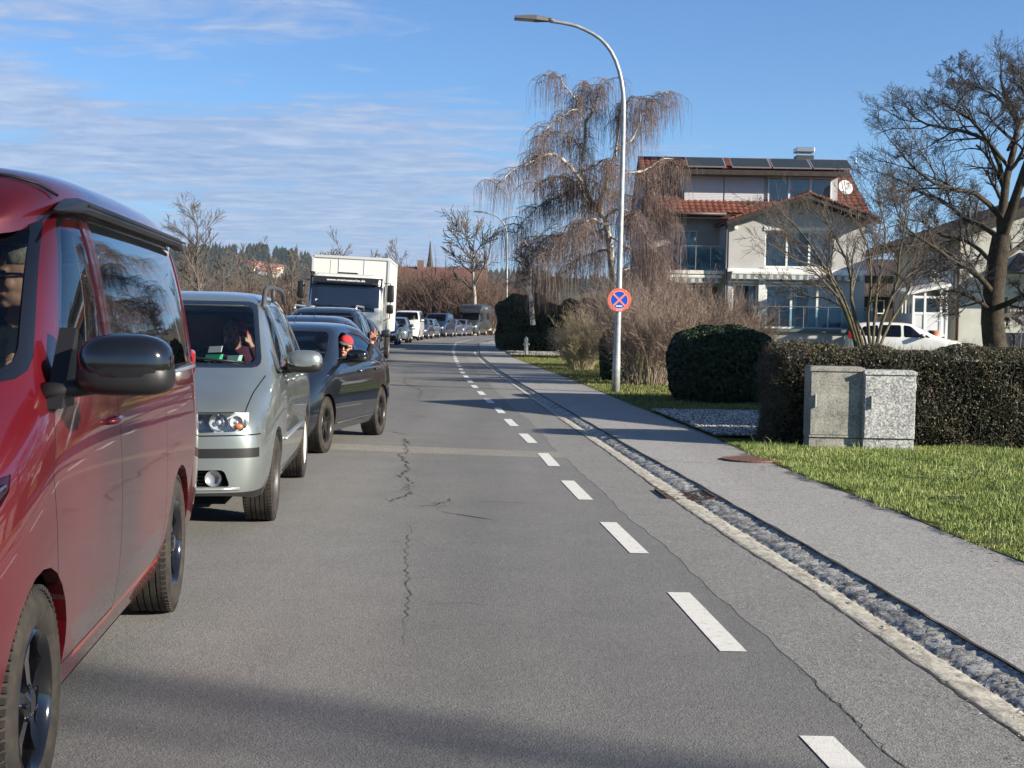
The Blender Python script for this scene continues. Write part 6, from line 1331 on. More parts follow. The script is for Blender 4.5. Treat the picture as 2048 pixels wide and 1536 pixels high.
def window(parent, x0, x1, z0, z1, y, n, name='window', fw=.07, curtain=True, depth=.12, sill=True, mid=None, gm=None):
    o = MB(); o.box((x0, y, z0), (x1, y+.07, z0+fw)).box((x0, y, z1-fw), (x1, y+.07, z1)).box((x0, y, z0+fw), (x0+fw, y+.07, z1-fw)).box((x1-fw, y, z0+fw), (x1, y+.07, z1-fw))
    w = (x1-x0)/n
    for k in range(1, n): o.box((x0+k*w-fw*.6, y+.002, z0+fw), (x0+k*w+fw*.6, y+.068, z1-fw))
    if mid: o.box((x0+fw, y+.004, mid-.03), (x1-fw, y+.066, mid+.03))
    f = o.build(name, M_FRM, parent)
    MB().box((x0+fw, y+.03, z0+fw), (x1-fw, y+.034, z1-fw)).build('pane', gm or M_WGL, f)
    if curtain:
        c = MB(); s = x0+fw; k = 0; V = []
        while s < x1-fw: V += [(s, y+.22+.03*math.sin(s*34), z0+.05), (s, y+.22+.03*math.sin(s*34), z1-.06)]; s += .03
        gap = rnd.uniform(.4, .6)*(x1-x0)+x0; gw = .14*(x1-x0)
        c.add(V, [(2*i, 2*i+1, 2*i+3, 2*i+2) for i in range(len(V)//2-1) if curtain == 'full' or not gap-gw/2 < V[2*i][0] < gap+gw/2]); c.build('curtain', M_CURT, f)
    MB().box((x0, y+.9, z0), (x1, y+.95, z1)).build('room', M_ROOM, f)
    if sill: MB().box((x0-.06, y-.14, z0-.05), (x1+.06, y+.02, z0-.004)).build('sill', M_FRM, f)
    return f
def tiled(name, p0, u, v, lu, lv, parent, m=None, du=.24, dv=.34, thick=.05):
    """tiled slope: origin p0, unit u along the eave, unit v up the slope"""
    p0, u, v = Vector(p0), Vector(u).normalized(), Vector(v).normalized(); n = u.cross(v).normalized(); n = n if n.z > 0 else -n
    nu = max(2, int(lu/du))*6; rows = max(1, int(lv/dv)); V = []; rws = []
    for j in range(rows): rws += [(j*lv/rows, .045), ((j+1)*lv/rows-.002, .0)]
    rws.append((lv, .01)); nu1 = nu+1
    for s, h in rws:
        for i in range(nu1):
            a = lu*i/nu; V.append(tuple(p0+u*a+v*s+n*(h+.035*abs(math.sin(math.pi*a/du)))))
    f = [(j*nu1+i, j*nu1+i+1, (j+1)*nu1+i+1, (j+1)*nu1+i) for j in range(len(rws)-1) for i in range(nu)]
    b = MB(); b.add(V, f); q = [p0, p0+u*lu, p0+u*lu+v*lv, p0+v*lv]; q2 = [x-n*thick for x in q]; b.add(q2+[x-n*.001 for x in q], [(0, 1, 2, 3), (0, 4, 5, 1), (1, 5, 6, 2), (2, 6, 7, 3), (3, 7, 4, 0)])
    return b.build(name, m or M_TILE, parent)
def balcony_glass(parent, pts, z0, z1, n, name='balcony_railing'):
    """glass railing along a polyline"""
    st = MB(); gl = MB()
    for (a, b_) in zip(pts, pts[1:]):
        a, b_ = Vector((*a, 0)), Vector((*b_, 0)); L = (b_-a).length; k = max(1, round(L/n)); d = (b_-a)/k; nn = Vector((-d.y, d.x, 0)).normalized()*.006
        for i in range(k+1): q = a+d*i; st.tube([(q.x, q.y, z0-.15), (q.x, q.y, z1)], .016, 6)
        st.tube([(a.x, a.y, z1), (b_.x, b_.y, z1)], .022, 6)
        for i in range(k):
            q0, q1 = a+d*(i+.04), a+d*(i+.96); gl.add([tuple(q0-nn+Vector((0, 0, z0))), tuple(q1-nn+Vector((0, 0, z0))), tuple(q1+nn+Vector((0, 0, z0))), tuple(q0+nn+Vector((0, 0, z0))), tuple(q0-nn+Vector((0, 0, z1-.09))), tuple(q1-nn+Vector((0, 0, z1-.09))), tuple(q1+nn+Vector((0, 0, z1-.09))), tuple(q0+nn+Vector((0, 0, z1-.09)))], [(4, 5, 6, 7), (0, 1, 5, 4)])
    s = st.build(name, M_STEEL, parent); gl.build('glass_panel', M_TEAL, s); return s
def awning(parent, x0, x1, z, y, name='awning'):
    o = MB().box((x0, y-.22, z-.02), (x1, y+.1, z+.12), bev=.03).build(name, mat('awning case', (.74, .73, .68), rough=.5), parent)
    b = MB(); n = max(4, int((x1-x0)/.16)); 
    for i in range(n): a = x0+(x1-x0)*i/n; c = x0+(x1-x0)*(i+1)/n; b.add([(a, y-.20, z-.03), (c, y-.20, z-.03), (c, y-.205, z-.22-.02*(i % 2)), (a, y-.205, z-.22-.02*(i % 2))], [(0, 1, 2, 3)], i % 2)
    b.build('valance', [mat('awning stripe pale', (.48, .50, .50), rough=.9), mat('awning stripe dark', (.17, .20, .22), rough=.9)], o)
# ------------------------------------------------------------------ the house with the red roof
def house():
    e = empty('tiled_house', (hpx(1520, 64), 62, 0), 0, 'white rendered house with red tiled roof, solar panels, balconies and a wide dormer', 'house'); o = e.location.copy()
    X = lambda px, D, py=520: hpx(px, D, py)-o.x; Y = lambda D: D-o.y; Z = lambda py, D, px=1550: hpz(py, D, px)
    De, Dm = 62.0, 65.0
    # extension with the front gable
    x0, x1 = X(1457, De), X(1731, De); zt = Z(437, 61, 1450)-.12
    xp = X(1606, De); zp = Z(397, De)-.02
    w1 = (X(1529, De), X(1664, De), Z(535, De), Z(461, De)); g1 = (X(1466, De), X(1517, De), Z(656, De), Z(569, De)); g2 = (X(1533, De), X(1690, De), Z(656, De), Z(569, De))
    b = MB(); wall_holes(b, x0, x1, -.3, zt, 0, .3, [w1, g1, g2]); b.box((x0, .3, -.3), (x0+.3, 4, zt)); b.box((x1-.3, .3, -.3), (x1, 8.5, zt)); b.prism([(x0, zt+.002), (x1, zt+.002), (xp, zp)], 0.0, .3, axis='Y'); b.build('wall', M_WALL, e)
    window(e, *w1, .10, 3, fw=.075); window(e, *g1, .10, 1, 'glass_door', curtain=True, sill=False); window(e, *g2, .10, 3, 'glass_door', curtain=True, sill=False, fw=.08)
    MB().box((w1[0]-.05, -.04, w1[3]), (w1[1]+.05, .14, w1[3]+.16)).build('shutter_box', M_FRM, e)
    MB().box((X(1519, De)-.02, -.10, g1[2]), (X(1531, De), -.01, g1[3]+.2)).build('column', M_FRM, e)
    # gable roof of the extension
    over = .95; ov = .55; ridge = Vector((xp, -over, zp+.16)); 
    for s, xe in ((-1, x0-ov+.3), (1, x1+ov-.2)):
        ze = zp+.16-abs(xe-xp)*((zp-zt)/max(abs(x0-xp), abs(x1-xp)))*1.02; p0 = Vector((xe, -over, ze)); v = ridge-p0; L = v.length
        tiled('roof_slope', p0 if s < 0 else p0, (0, 1, 0), v, 6.2, L, e, du=.30, dv=.30, thick=.07)
        MB().add([(xe, -over-.03, ze-.20), (xp, -over-.03, ridge.z-.20), (xp, -over-.03, ridge.z-.03), (xe, -over-.03, ze-.03), (xe, -over+.03, ze-.20), (xp, -over+.03, ridge.z-.20), (xp, -over+.03, ridge.z-.03), (xe, -over+.03, ze-.03)], [(0, 1, 2, 3), (0, 4, 5, 1), (4, 7, 6, 5), (3, 2, 6, 7)]).build('verge_board', M_DKW, e)
        k = MB(); n = int(L/.33)
        for i in range(n): c = p0+v*((i+.5)/n); k.at(Matrix.Translation((c.x, -over-.01, c.z+.05)) @ Matrix.Rotation(-math.atan2(v.z, v.x), 4, 'Y')).box((-.15, -.09, -.055), (.15, .05, .035), bev=.02)
        k.M = None; k.build('verge_tiles', M_TILE, e)
    MB().tube([(xp, -over-.03, ridge.z+.06), (xp, 5, ridge.z+.06)], .10, 8).build('ridge_tiles', M_TILE, e, True)
    # main block
    m0, m1 = X(1292, Dm), X(1731, Dm); ze = Z(430, Dm, 1400)
    h1 = (X(1338, Dm), X(1394, Dm), Z(536, Dm), Z(463, Dm)); h2 = (X(1345, Dm), X(1440, Dm), Z(655, Dm), Z(572, Dm)); yb = Y(Dm)
    b = MB(); wall_holes(b, m0, x0, -.3, ze, yb, yb+.3, [h1, h2]); b.box((m0, yb+.3, -.3), (m0+.3, yb+9, ze)); b.box((m0, yb+8.7, -.3), (m1, yb+9, ze)); b.box((x1-.29, 4, -.3), (x1-.005, yb+8.7, ze)); 
    hr = Z(324, 69.6); yr = Y(69.6)
    b.prism([(yb, ze+.002), (yb+9, ze+.002), (yr, hr-.15)], m0+.002, m0+.28, axis='X'); b.prism([(yb, ze+.002), (yb+9, ze+.002), (yr, hr-.15)], m1-.28, m1-.002, axis='X'); b.build('wall', M_WALL, e)
    window(e, *h1, yb+.1, 2, fw=.07, curtain=True); window(e, *h2, yb+.1, 2, 'glass_door', sill=False)
    # main roof
    re0, re1 = X(1281, 67), X(1744, 64, 400); yf = yb-1.05; zf = ze-.0
    v = Vector((0, yr-yf, hr-zf)); tiled('roof_slope', (re0, yf, zf), (1, 0, 0), v, re1-re0, v.length, e, du=.27, dv=.36)
    v2 = Vector((0, yr-(yb+10), hr-zf)); tiled('roof_slope', (re0, yb+10, zf), (1, 0, 0), v2, re1-re0, v2.length, e, du=.27, dv=.36)
    MB().tube([(re0, yr, hr+.05), (re1, yr, hr+.05)], .12, 8).build('ridge_tiles', M_TILE, e, True)
    MB().tube([(re0, yf-.06, zf-.02), (X(1450, 64), yf-.06, zf-.02)], .07, 8).build('gutter_pipe', mat('gutter brown', (.08, .05, .045), rough=.5), e, True)
    MB().box((re0, yf+.02, zf-.22), (X(1460, 64), yf+.06, zf-.06)).build('fascia', M_DKW, e)
    # dormer
    d0, d1 = X(1364, 65.2), X(1672, 65.2); zb = Z(408, 65.2)-.1; ztp = Z(350, 65.2); yd = Y(65.2)-.05; mid = X(1527, 65.2)
    b = MB(); b.box((d0, yd+.12, zb-.5), (d1, yd+.3, ztp)); b.box((d0, yd+.3, zb-.2), (d0+.12, yr, ztp-.05)); b.box((d1-.12, yd+.3, zb-.2), (d1, yr, ztp-.05)); b.build('dormer_wall', mat('dormer cladding', (.42, .43, .44), rough=.7), e)
    for a, c in ((X(1366, 65.2), X(1443, 65.2)), (X(1446, 65.2), X(1524, 65.2))):
        s_ = MB(); n = 16
        for i in range(n): z_ = zb+.12+(ztp-zb-.22)*i/n; s_.box((a, yd+.06, z_), (c, yd+.085, z_+(ztp-zb-.22)/n-.012))
        q = s_.build('roller_shutter', M_SHUT, e); MB().box((a, yd+.02, zb+.03), (c, yd+.11, zb+.115)).build('bottom_rail', M_FRM, q)
    window(e, X(1532, 65.2), X(1660, 65.2), zb+.05, ztp-.08, yd+.03, 3, 'window', .07, 'full', sill=False)
    zr0 = ztp+.10; dr = MB(); yd0 = yd-.75
    dr.add([(d0-.2, yd0, zr0), (d1+.25, yd0, zr0), (d1+.25, yr, hr-.02), (d0-.2, yr, hr-.02), (d0-.2, yd0, zr0-.20), (d1+.25, yd0, zr0-.20), (d1+.25, yr, hr-.25), (d0-.2, yr, hr-.25)], [(0, 1, 2, 3), (4, 7, 6, 5), (0, 4, 5, 1), (1, 5, 6, 2), (3, 7, 4, 0)]); dr.build('dormer_roof', M_DKW, e)
    tiled('dormer_tiles', (d0-.15, yd0+.05, zr0+.02), (1, 0, 0), (0, yr-yd0, hr-zr0), d1-d0+.35, (Vector((0, yr-yd0, hr-zr0))).length*.93, e, du=.27, dv=.36, thick=.015)
    slope = math.atan2(hr-zr0, yr-yd0)
    for a, c in ((1366, 1441), (1453, 1529), (1532, 1608), (1611, 1688)):
        xa, xc = X(a, 66.5, 333), X(c, 66.5, 333); M_ = Matrix.Translation((0, yd0+.25, zr0+.18)) @ Matrix.Rotation(slope+R(14), 4, 'X')
        f = MB().at(M_).box((xa, 0, -.05), (xc, 1.25, 0)).build('solar_panel', mat('panel frame', (.45, .46, .47), rough=.4, metal=.6), e)
        MB().at(M_).box((xa+.05, .05, .002), (xc-.05, 1.20, .012)).build('panel_glass', mat('solar glass', (.03, .04, .045), rough=.35, spec=.3), f)
        MB().at(M_).box((xa+.1, .2, -.25), (xa+.15, .25, -.05)).box((xc-.15, .2, -.25), (xc-.1, .25, -.05)).build('panel_feet', M_STEEL, f)
    # chimney, dish
    c0, c1 = X(1590, 69.6, 310), X(1624, 69.6, 310); b = MB(); b.box((c0, yr-.45, hr-.6), (c1, yr+.3, hr+.30)); ch = b.build('chimney', mat('chimney dark metal', (.05, .05, .055), rough=.5), e)
    MB().box((c0-.03, yr-.5, hr+.46), (c1+.03, yr+.35, hr+.68), bev=.03).box((c0+.05, yr-.4, hr+.30), (c0+.1, yr-.35, hr+.46)).box((c1-.1, yr-.4, hr+.30), (c1-.05, yr-.35, hr+.46)).build('chimney_cap', M_STEEL, ch)
    xd, zd = X(1689, 63.8, 376), Z(376, 63.8, 1689); dsh = MB().at(Matrix.Translation((xd, Y(63.8), zd)) @ Matrix.Rotation(R(-18), 4, 'X') @ Matrix.Rotation(R(15), 4, 'Z')); dsh.lathe([(0, .0), (.12, -.02), (.25, -.07), (.33, -.12), (.345, -.11), (.26, -.045), (.12, .02), (0, .035)], 28, 'Y'); ds = dsh.build('satellite_dish', mat('dish white', (.72, .73, .72), rough=.5), e, True)
    MB().tube([(xd, Y(63.8), zd), (xd+.02, Y(64.3), zd-.1), (xd+.02, Y(64.5), zd-.9)], .02, 6).tube([(xd, Y(63.8)-.02, zd-.3), (xd, Y(63.8)-.40, zd-.06)], .012, 6).box((xd-.03, Y(63.8)-.45, zd-.10), (xd+.03, Y(63.8)-.38, zd-.02)).build('dish_arm', M_STEEL, ds)
    for px, D in ((1712, 69.6), (1724, 69.6)): MB().tube([(X(px, D, 320), yr, hr), (X(px, D, 320), yr, hr+.28)], .015, 5).build('roof_spike', M_STEEL, e)
    # balconies
    zb1 = Z(541, 62.6, 1400); s0, s1 = X(1330, 62.6), X(1462, 62.2)-.02
    MB().box((s0, .35, zb1-.16), (x0-.01, yb-.01, zb1), bev=.01).build('balcony_slab', mat('balcony slab', (.66, .66, .62), rough=.8), e)
    balcony_glass(e, [(s0, yb-.1), (s0, .42), (x0-.06, .42)], zb1+.08, Z(492, 62.4, 1400), .75)
    awning(e, s0+.1, x0-.2, zb1-.32, .55); awning(e, x0+.1, x1-.15, Z(549, De), -.14); MB().box((x0-.05, -.12, Z(545, De)), (x1+.05, -.005, Z(538, De)), bev=.01).build('string_course', M_FRM, e)
    zb2 = Z(657, 60.6); MB().box((X(1508, 60.6), -1.5, zb2-.14), (x1+.25, -.01, zb2), bev=.01).build('balcony_slab', mat('balcony slab dark', (.10, .14, .14), rough=.6), e)
    balcony_glass(e, [(X(1512, 60.6), -.1), (X(1512, 60.6), -1.42), (x1+.2, -1.42), (x1+.2, 3.2)], zb2+.06, Z(613, 60.6), .98)
    MB().box((m0-.05, Y(62.6)+.4, zb2-.10), (x0-.02, yb-.02, zb2)).build('terrace', mat('terrace slab', (.5, .5, .47), rough=.9), e)
    # plinth wall under the balcony, plant pots
    MB().box((x0+.2, -1.35, -.3), (x1+.1, -1.2, zb2-.145)).build('plinth_wall', M_WALL, e)
    MB().box((X(1520, 62.1), -.03, Z(536, De)), (X(1523, 62.1), -.006, zb1)).build('downpipe', M_STEEL, e)
    b = MB(); b.tube([(x0-.12, -.0, zt-.1), (x0-.12, .0, -.1)], .05, 8); b.build('downpipe', mat('downpipe dark', (.06, .06, .065), rough=.5), e, True)
    MB().box((x0+.2, -.12, zt-.28), (x0+.34, -.005, zt-.1), bev=.02).build('wall_lamp', M_FRM, e)
    return e
house()
# ------------------------------------------------------------------ right hand house, porch, barn
def house_right():
    D = 60.; o = Vector((hpx(1912, D, 600), D, 0)); e = empty('gabled_house', o, 0, 'pale grey rendered house with a wide dark gable roof on the far right', 'house'); X = lambda px, py=600: hpx(px, D, py)-o.x; Z = lambda py, px=1950: hpz(py, D, px)
    w = 13.; xr = 7.2; sl = (Z(420, 2048)-Z(492, 1836))/(X(2048)-X(1836)); ze = Z(492, 1836)+.15
    hole = (X(1968), X(2021), Z(645, 1990), Z(590, 1990)); zt = ze+sl*1.7-.05
    b = MB(); wall_holes(b, 0, w, -.3, zt, 0, .3, [hole]); b.prism([(0, zt+.002), (w, zt+.002), (xr, zt+sl*xr)], 0, .3, axis='Y'); b.box((0, .3, -.3), (.3, 10, zt)); b.box((w-.3, .3, -.3), (w, 10, zt)); b.box((.3, 9.7, -.3), (w-.3, 10, zt)); b.build('wall', M_WALL2, e)
    window(e, *hole, .1, 2, gm=glass('dark window', (.25, .27, .3), 1.2)); 
    for s, xe in ((1, -1.65), (-1, 2*xr+1.65)):
        z0 = ze; p0 = Vector((xe, -1.0, z0)); v = Vector((xr-xe, 0, (xr+1.65)*sl)); tiled('roof_slope', p0, (0, 1, 0), v, 12, v.length, e, mat('dark roof tiles', (.06, .045, .045), rough=.7, noise=(4, .3)), thick=.22)
        MB().add([(xe, -1.03, z0-.30), (xr, -1.03, z0+v.z-.30), (xr, -1.03, z0+v.z+.04), (xe, -1.03, z0+.04), (xe, -.98, z0-.30), (xr, -.98, z0+v.z-.30), (xr, -.98, z0+v.z+.04), (xe, -.98, z0+.04)], [(0, 1, 2, 3), (0, 4, 5, 1), (4, 7, 6, 5)]).build('verge_board', M_DKW, e)
    MB().tube([(.08, -.06, zt), (.08, -.06, 0)], .05, 8).build('downpipe', mat('copper pipe', (.12, .07, .05), rough=.5), e, True)
    # canopy over the terrace at the frame edge
    b = MB(); a0, a1 = X(2008), X(2300); b.add([(a0, -1.6, Z(547, 2030)), (a1, -1.6, Z(547, 2030)), (a1, -1.6, Z(527, 2030)), (X(2035), -1.6, Z(527, 2030)), (a0, 0, Z(540, 2030)), (a1, 0, Z(540, 2030)), (a1, 0, Z(505, 2030)), (X(2035), 0, Z(505, 2030))], [(0, 1, 2, 3), (4, 7, 6, 5), (0, 3, 7, 4), (0, 4, 5, 1), (3, 2, 6, 7)]); b.build('awning', mat('navy awning', (.015, .025, .06), rough=.8), e)
    MB().box((X(2010), -.10, Z(553, 2030)), (a1, -.02, Z(548, 2030))).build('lintel', M_FRM, e)
    # glazed bay upstairs and white balcony box in the shade of the side
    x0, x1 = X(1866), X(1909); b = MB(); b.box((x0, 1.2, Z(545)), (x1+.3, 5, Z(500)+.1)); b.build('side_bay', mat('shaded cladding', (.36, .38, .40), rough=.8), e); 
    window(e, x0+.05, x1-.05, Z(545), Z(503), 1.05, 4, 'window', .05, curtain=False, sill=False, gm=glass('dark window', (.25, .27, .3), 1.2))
    b = MB(); b.box((x0-.1, .2, Z(580)), (x1-.01, 3.5, Z(541))); b.build('balcony_box', mat('white panels', (.60, .62, .62), rough=.6), e)
    b = MB()
    for k in range(7): b.box((x0-.1+k*.15, .18, Z(579)), (x0-.1+k*.15+.012, .202, Z(542)))
    b.build('panel_joints', mat('joint grey', (.25, .26, .27)), e)
    # porch
    Dp = 58.6; yp = Dp-D; q0, q1 = hpx(1829, Dp)-o.x, hpx(1896, Dp)-o.x; zp0, zp1 = hpz(668, Dp, 1860), hpz(590, Dp, 1860); zm = hpz(627, Dp, 1860)
    p = empty('glazed_porch', (o.x, o.y, 0), 0, 'small white framed glazed porch against the right hand house', 'porch'); xs = [q0, hpx(1852, Dp)-o.x, hpx(1884, Dp)-o.x, q1]
    fr = MB(); 
    for k, x in enumerate(xs): fr.box((x-.045, yp, zp0-.9), (x+.045, yp+.09, zp1+[.0, .12, .3, .38][k]))
    fr.box((xs[0]+.045, yp+.01, zm-.05), (xs[3]-.045, yp+.08, zm+.05)).box((xs[0]+.045, yp+.01, zp1-.14), (xs[3]-.045, yp+.08, zp1-.04)).box((xs[0]+.045, yp+.01, zp0-.1), (xs[3]-.045, yp+.08, zp0)); fr.add([(xs[0]-.3, yp-.15, zp1-.02), (xs[3]+.1, yp-.15, zp1+.36), (xs[3]+.1, yp-.15, zp1+.48), (xs[0]-.3, yp-.15, zp1+.10), (xs[0]-.3, yp+2.4, zp1+.15), (xs[3]+.1, yp+2.4, zp1+.53), (xs[3]+.1, yp+2.4, zp1+.65), (xs[0]-.3, yp+2.4, zp1+.27)], [(0, 1, 2, 3), (0, 4, 5, 1), (3, 2, 6, 7), (0, 3, 7, 4), (1, 5, 6, 2), (4, 7, 6, 5)])
    for k in range(5): y_ = yp+.2+k*.5; fr.box((xs[0]-.02, y_, zm), (xs[0]+.03, y_+.07, zp1))
    fr.build('frame', M_FRM, p)
    MB().box((xs[0]-.025, yp+.1, zp0-.9), (xs[0]+.025, yp+2.3, zm-.002)).box((xs[0]+.045, yp+.03, zp0), (xs[1]-.045, yp+.06, zm-.05)).box((xs[1]+.045, yp+.03, zp0), (xs[2]-.045, yp+.06, zm-.05)).box((xs[2]+.045, yp+.03, zp0), (xs[3]-.045, yp+.06, zm-.05)).build('lower_panel', mat('white panels', (.60, .62, .62), rough=.6), p)
    MB().box((xs[0]+.045, yp+.04, zm+.05), (xs[3]-.045, yp+.045, zp1-.14)).build('pane', M_WGL, p); MB().box((xs[0]+.045, yp+1.9, zp0), (xs[3]-.045, yp+1.95, zp1)).build('back_wall', mat('porch dark', (.10, .11, .10), rough=.9, noise=(3, .5)), p)
    MB().box((xs[0]-.1, yp-1.1, -.1), (q1+.6, yp-.005, zp0-.25)).build('steps', mat('step stone', (.38, .37, .34), rough=.9), p)
    r_ = MB(); xr0 = hpx(1858, Dp-.9)-o.x; xr1 = hpx(1884, Dp-.9)-o.x; zr = hpz(627, Dp-.9, 1870); zl = hpz(665, Dp-.9, 1870)
    for dz in (0, -.28): r_.tube([(xr0, yp-.9, zr-.32+dz), (xr0+.35, yp-.9, zr+dz), (xr1, yp-.9, zr+dz)], .02, 6)
    r_.tube([(xr1, yp-.9, zr), (xr1, yp-.9, zl-.3)], .02, 6); r_.build('handrail', M_FRM, p)
    pot = empty('flower_pot', (o.x+hpx(1871, Dp-1.0)-o.x, Dp-1.0, zp0-.245), 0, 'terracotta flower pot on the porch steps', 'flower pot'); MB().lathe([(.0, 0), (.15, 0), (.20, .34), (.22, .34), (.22, .40), (.19, .40), (.18, .33), (0, .33)], 20).build('pot', mat('terracotta', (.42, .17, .09), rough=.85, noise=(12, .3)), pot, auto=30)
    MB().ball((0, 0, .33), (.17, .17, .03), 12).build('soil', M_SOIL, pot, True)
house_right()
def barn():
    D = 84.; o = Vector((hpx(1735, D), D, 0)); e = empty('wooden_barn', o, 0, 'dark brown slatted wooden barn seen between the two houses', 'barn'); w = hpx(1812, D)-o.x; zt = hpz(553, D, 1770); zm = hpz(590, D, 1770)
    MB().box((-.6, .3, -.2), (w+6, 8, zt-.05)).build('wall', M_DKW, e); b = MB(); n = 26; m = mat('weathered slats', (.11, .085, .075), rough=.9, noise=(4, .5))
    for k in range(n): x = -.6+(w+1.2)*k/n; b.box((x, -.55, zm), (x+.11, -.48, zt))
    b.build('slats', m, e); MB().box((-.7, -.6, zm-.12), (w+.8, .3, zm-.01)).build('floor_beam', M_DKW, e)
    MB().add([(-1, -1, zt+.0), (w+7, -1, zt+.0), (w+7, 4, zt+1.2), (-1, 4, zt+1.2), (-1, 9, zt), (w+7, 9, zt)], [(0, 1, 2, 3), (3, 2, 5, 4)]).build('roof', mat('dark roof tiles', (.06, .045, .045), rough=.7, noise=(4, .3)), e)
    window(e, .3, 1.1, hpz(628, D, 1770), hpz(600, D, 1770), .15, 1, curtain=False, sill=False)
barn()
# ------------------------------------------------------------------ long roof and church spire at the end of the street
def long_house():
    D = 185.; o = Vector((hpx(795, D, 560), D, 0)); e = empty('long_roofed_building', o, 0, 'long building with a faded red roof behind the scrub at the end of the street', 'building'); w = hpx(960, D, 560)-o.x; zr = hpz(531, D, 880); ze = hpz(586, D, 880)
    MB().box((0, 0, -.3), (w, 12, ze)).build('wall', mat('pale plaster far', (.42, .41, .38), rough=.9, noise=(.5, .2)), e)
    b = MB(); b.add([(-.8, -1.2, ze-.1), (w+.8, -1.2, ze-.1), (w+.8, 6, zr), (-.8, 6, zr), (-.8, 13.2, ze-.1), (w+.8, 13.2, ze-.1)], [(0, 1, 2, 3), (3, 2, 5, 4), (0, 3, 4), (1, 5, 2)]); rf = b.build('roof', mat('faded roof tiles', rough=.85, nodes=ramp_nodes([(.8, .5), (5, .4)], [(.35, (.10, .045, .035)), (.6, (.21, .10, .075))])), e)
    MB().box((hpx(829, D)-o.x, 5.2, zr-.6), (hpx(842, D)-o.x, 6.2, zr+.85)).build('chimney', mat('brick chimney', (.20, .13, .11), rough=.9), rf); MB().box((-.8, -1.26, ze-.35), (w+.8, -1.18, ze-.05)).build('fascia', M_DKW, e)
    g = empty('garden_wall', (hpx(855, 150), 150, 0), 0, 'low pale grey wall behind the dark blue van at the end of the queue', 'wall'); MB().box((0, 0, -.2), (hpx(935, 150)-hpx(855, 150), .3, hpz(612, 150, 890))).build('wall', mat('grey boards', (.36, .37, .38), rough=.85, noise=(2, .3)), g)
    MB().box((-.05, -.05, hpz(612, 150, 890)), (hpx(935, 150)-hpx(855, 150)+.05, .35, hpz(612, 150, 890)+.08)).build('coping', mat('coping', (.45, .44, .42), rough=.9), g)
    D2 = 420.; b0 = P(860, 527, D2); tp = P(860, 478, D2); c = empty('church_tower', (b0.x, D2, 0), R(20), 'pointed dark church spire rising behind the long roof', 'church'); r = 1.05
    MB().box((-r*.8, -r*.8, -1), (r*.8, r*.8, b0.z-1.5)).build('tower', mat('tower render', (.5, .48, .44), rough=.9), c)
    MB().lathe([(r*1.25, b0.z-2.5), (r*.95, b0.z-.5), (r*.62, b0.z+(tp.z-b0.z)*.22), (r*.36, b0.z+(tp.z-b0.z)*.5), (.12, tp.z-.6), (.0, tp.z-.4)], 8).build('spire', mat('spire shingles', (.045, .038, .035), rough=.7), c); MB().tube([(0, 0, tp.z-.7), (0, 0, tp.z+1.6)], .12, 5).tube([(-.6, 0, tp.z+.9), (.6, 0, tp.z+.9)], .1, 5).build('cross', M_STEEL, c)
long_house()
# ------------------------------------------------------------------ neighbour's shed outside the frame that shades the driveway
def neighbour():
    e = empty('garden_house', (10.8, 17.4, 0), R(0), 'garden house with a gable roof to the right of the hedge', 'house'); MB().box((0, -.5, -.1), (5, 7.4, 3.2)).build('wall', M_WALL, e)
    MB().add([(-.5, -1.05, 3.3), (5.5, -1.05, 3.3), (5.5, 3.0, 5.05), (-.5, 3.0, 5.05), (-.5, 7.8, 3.4), (5.5, 7.8, 3.4)], [(0, 1, 2, 3), (3, 2, 5, 4), (0, 3, 4), (1, 5, 2)]).build('roof', M_TILE, e)
    window(e, 1.5, 3.2, 1.0, 2.2, -.58, 2)
neighbour()
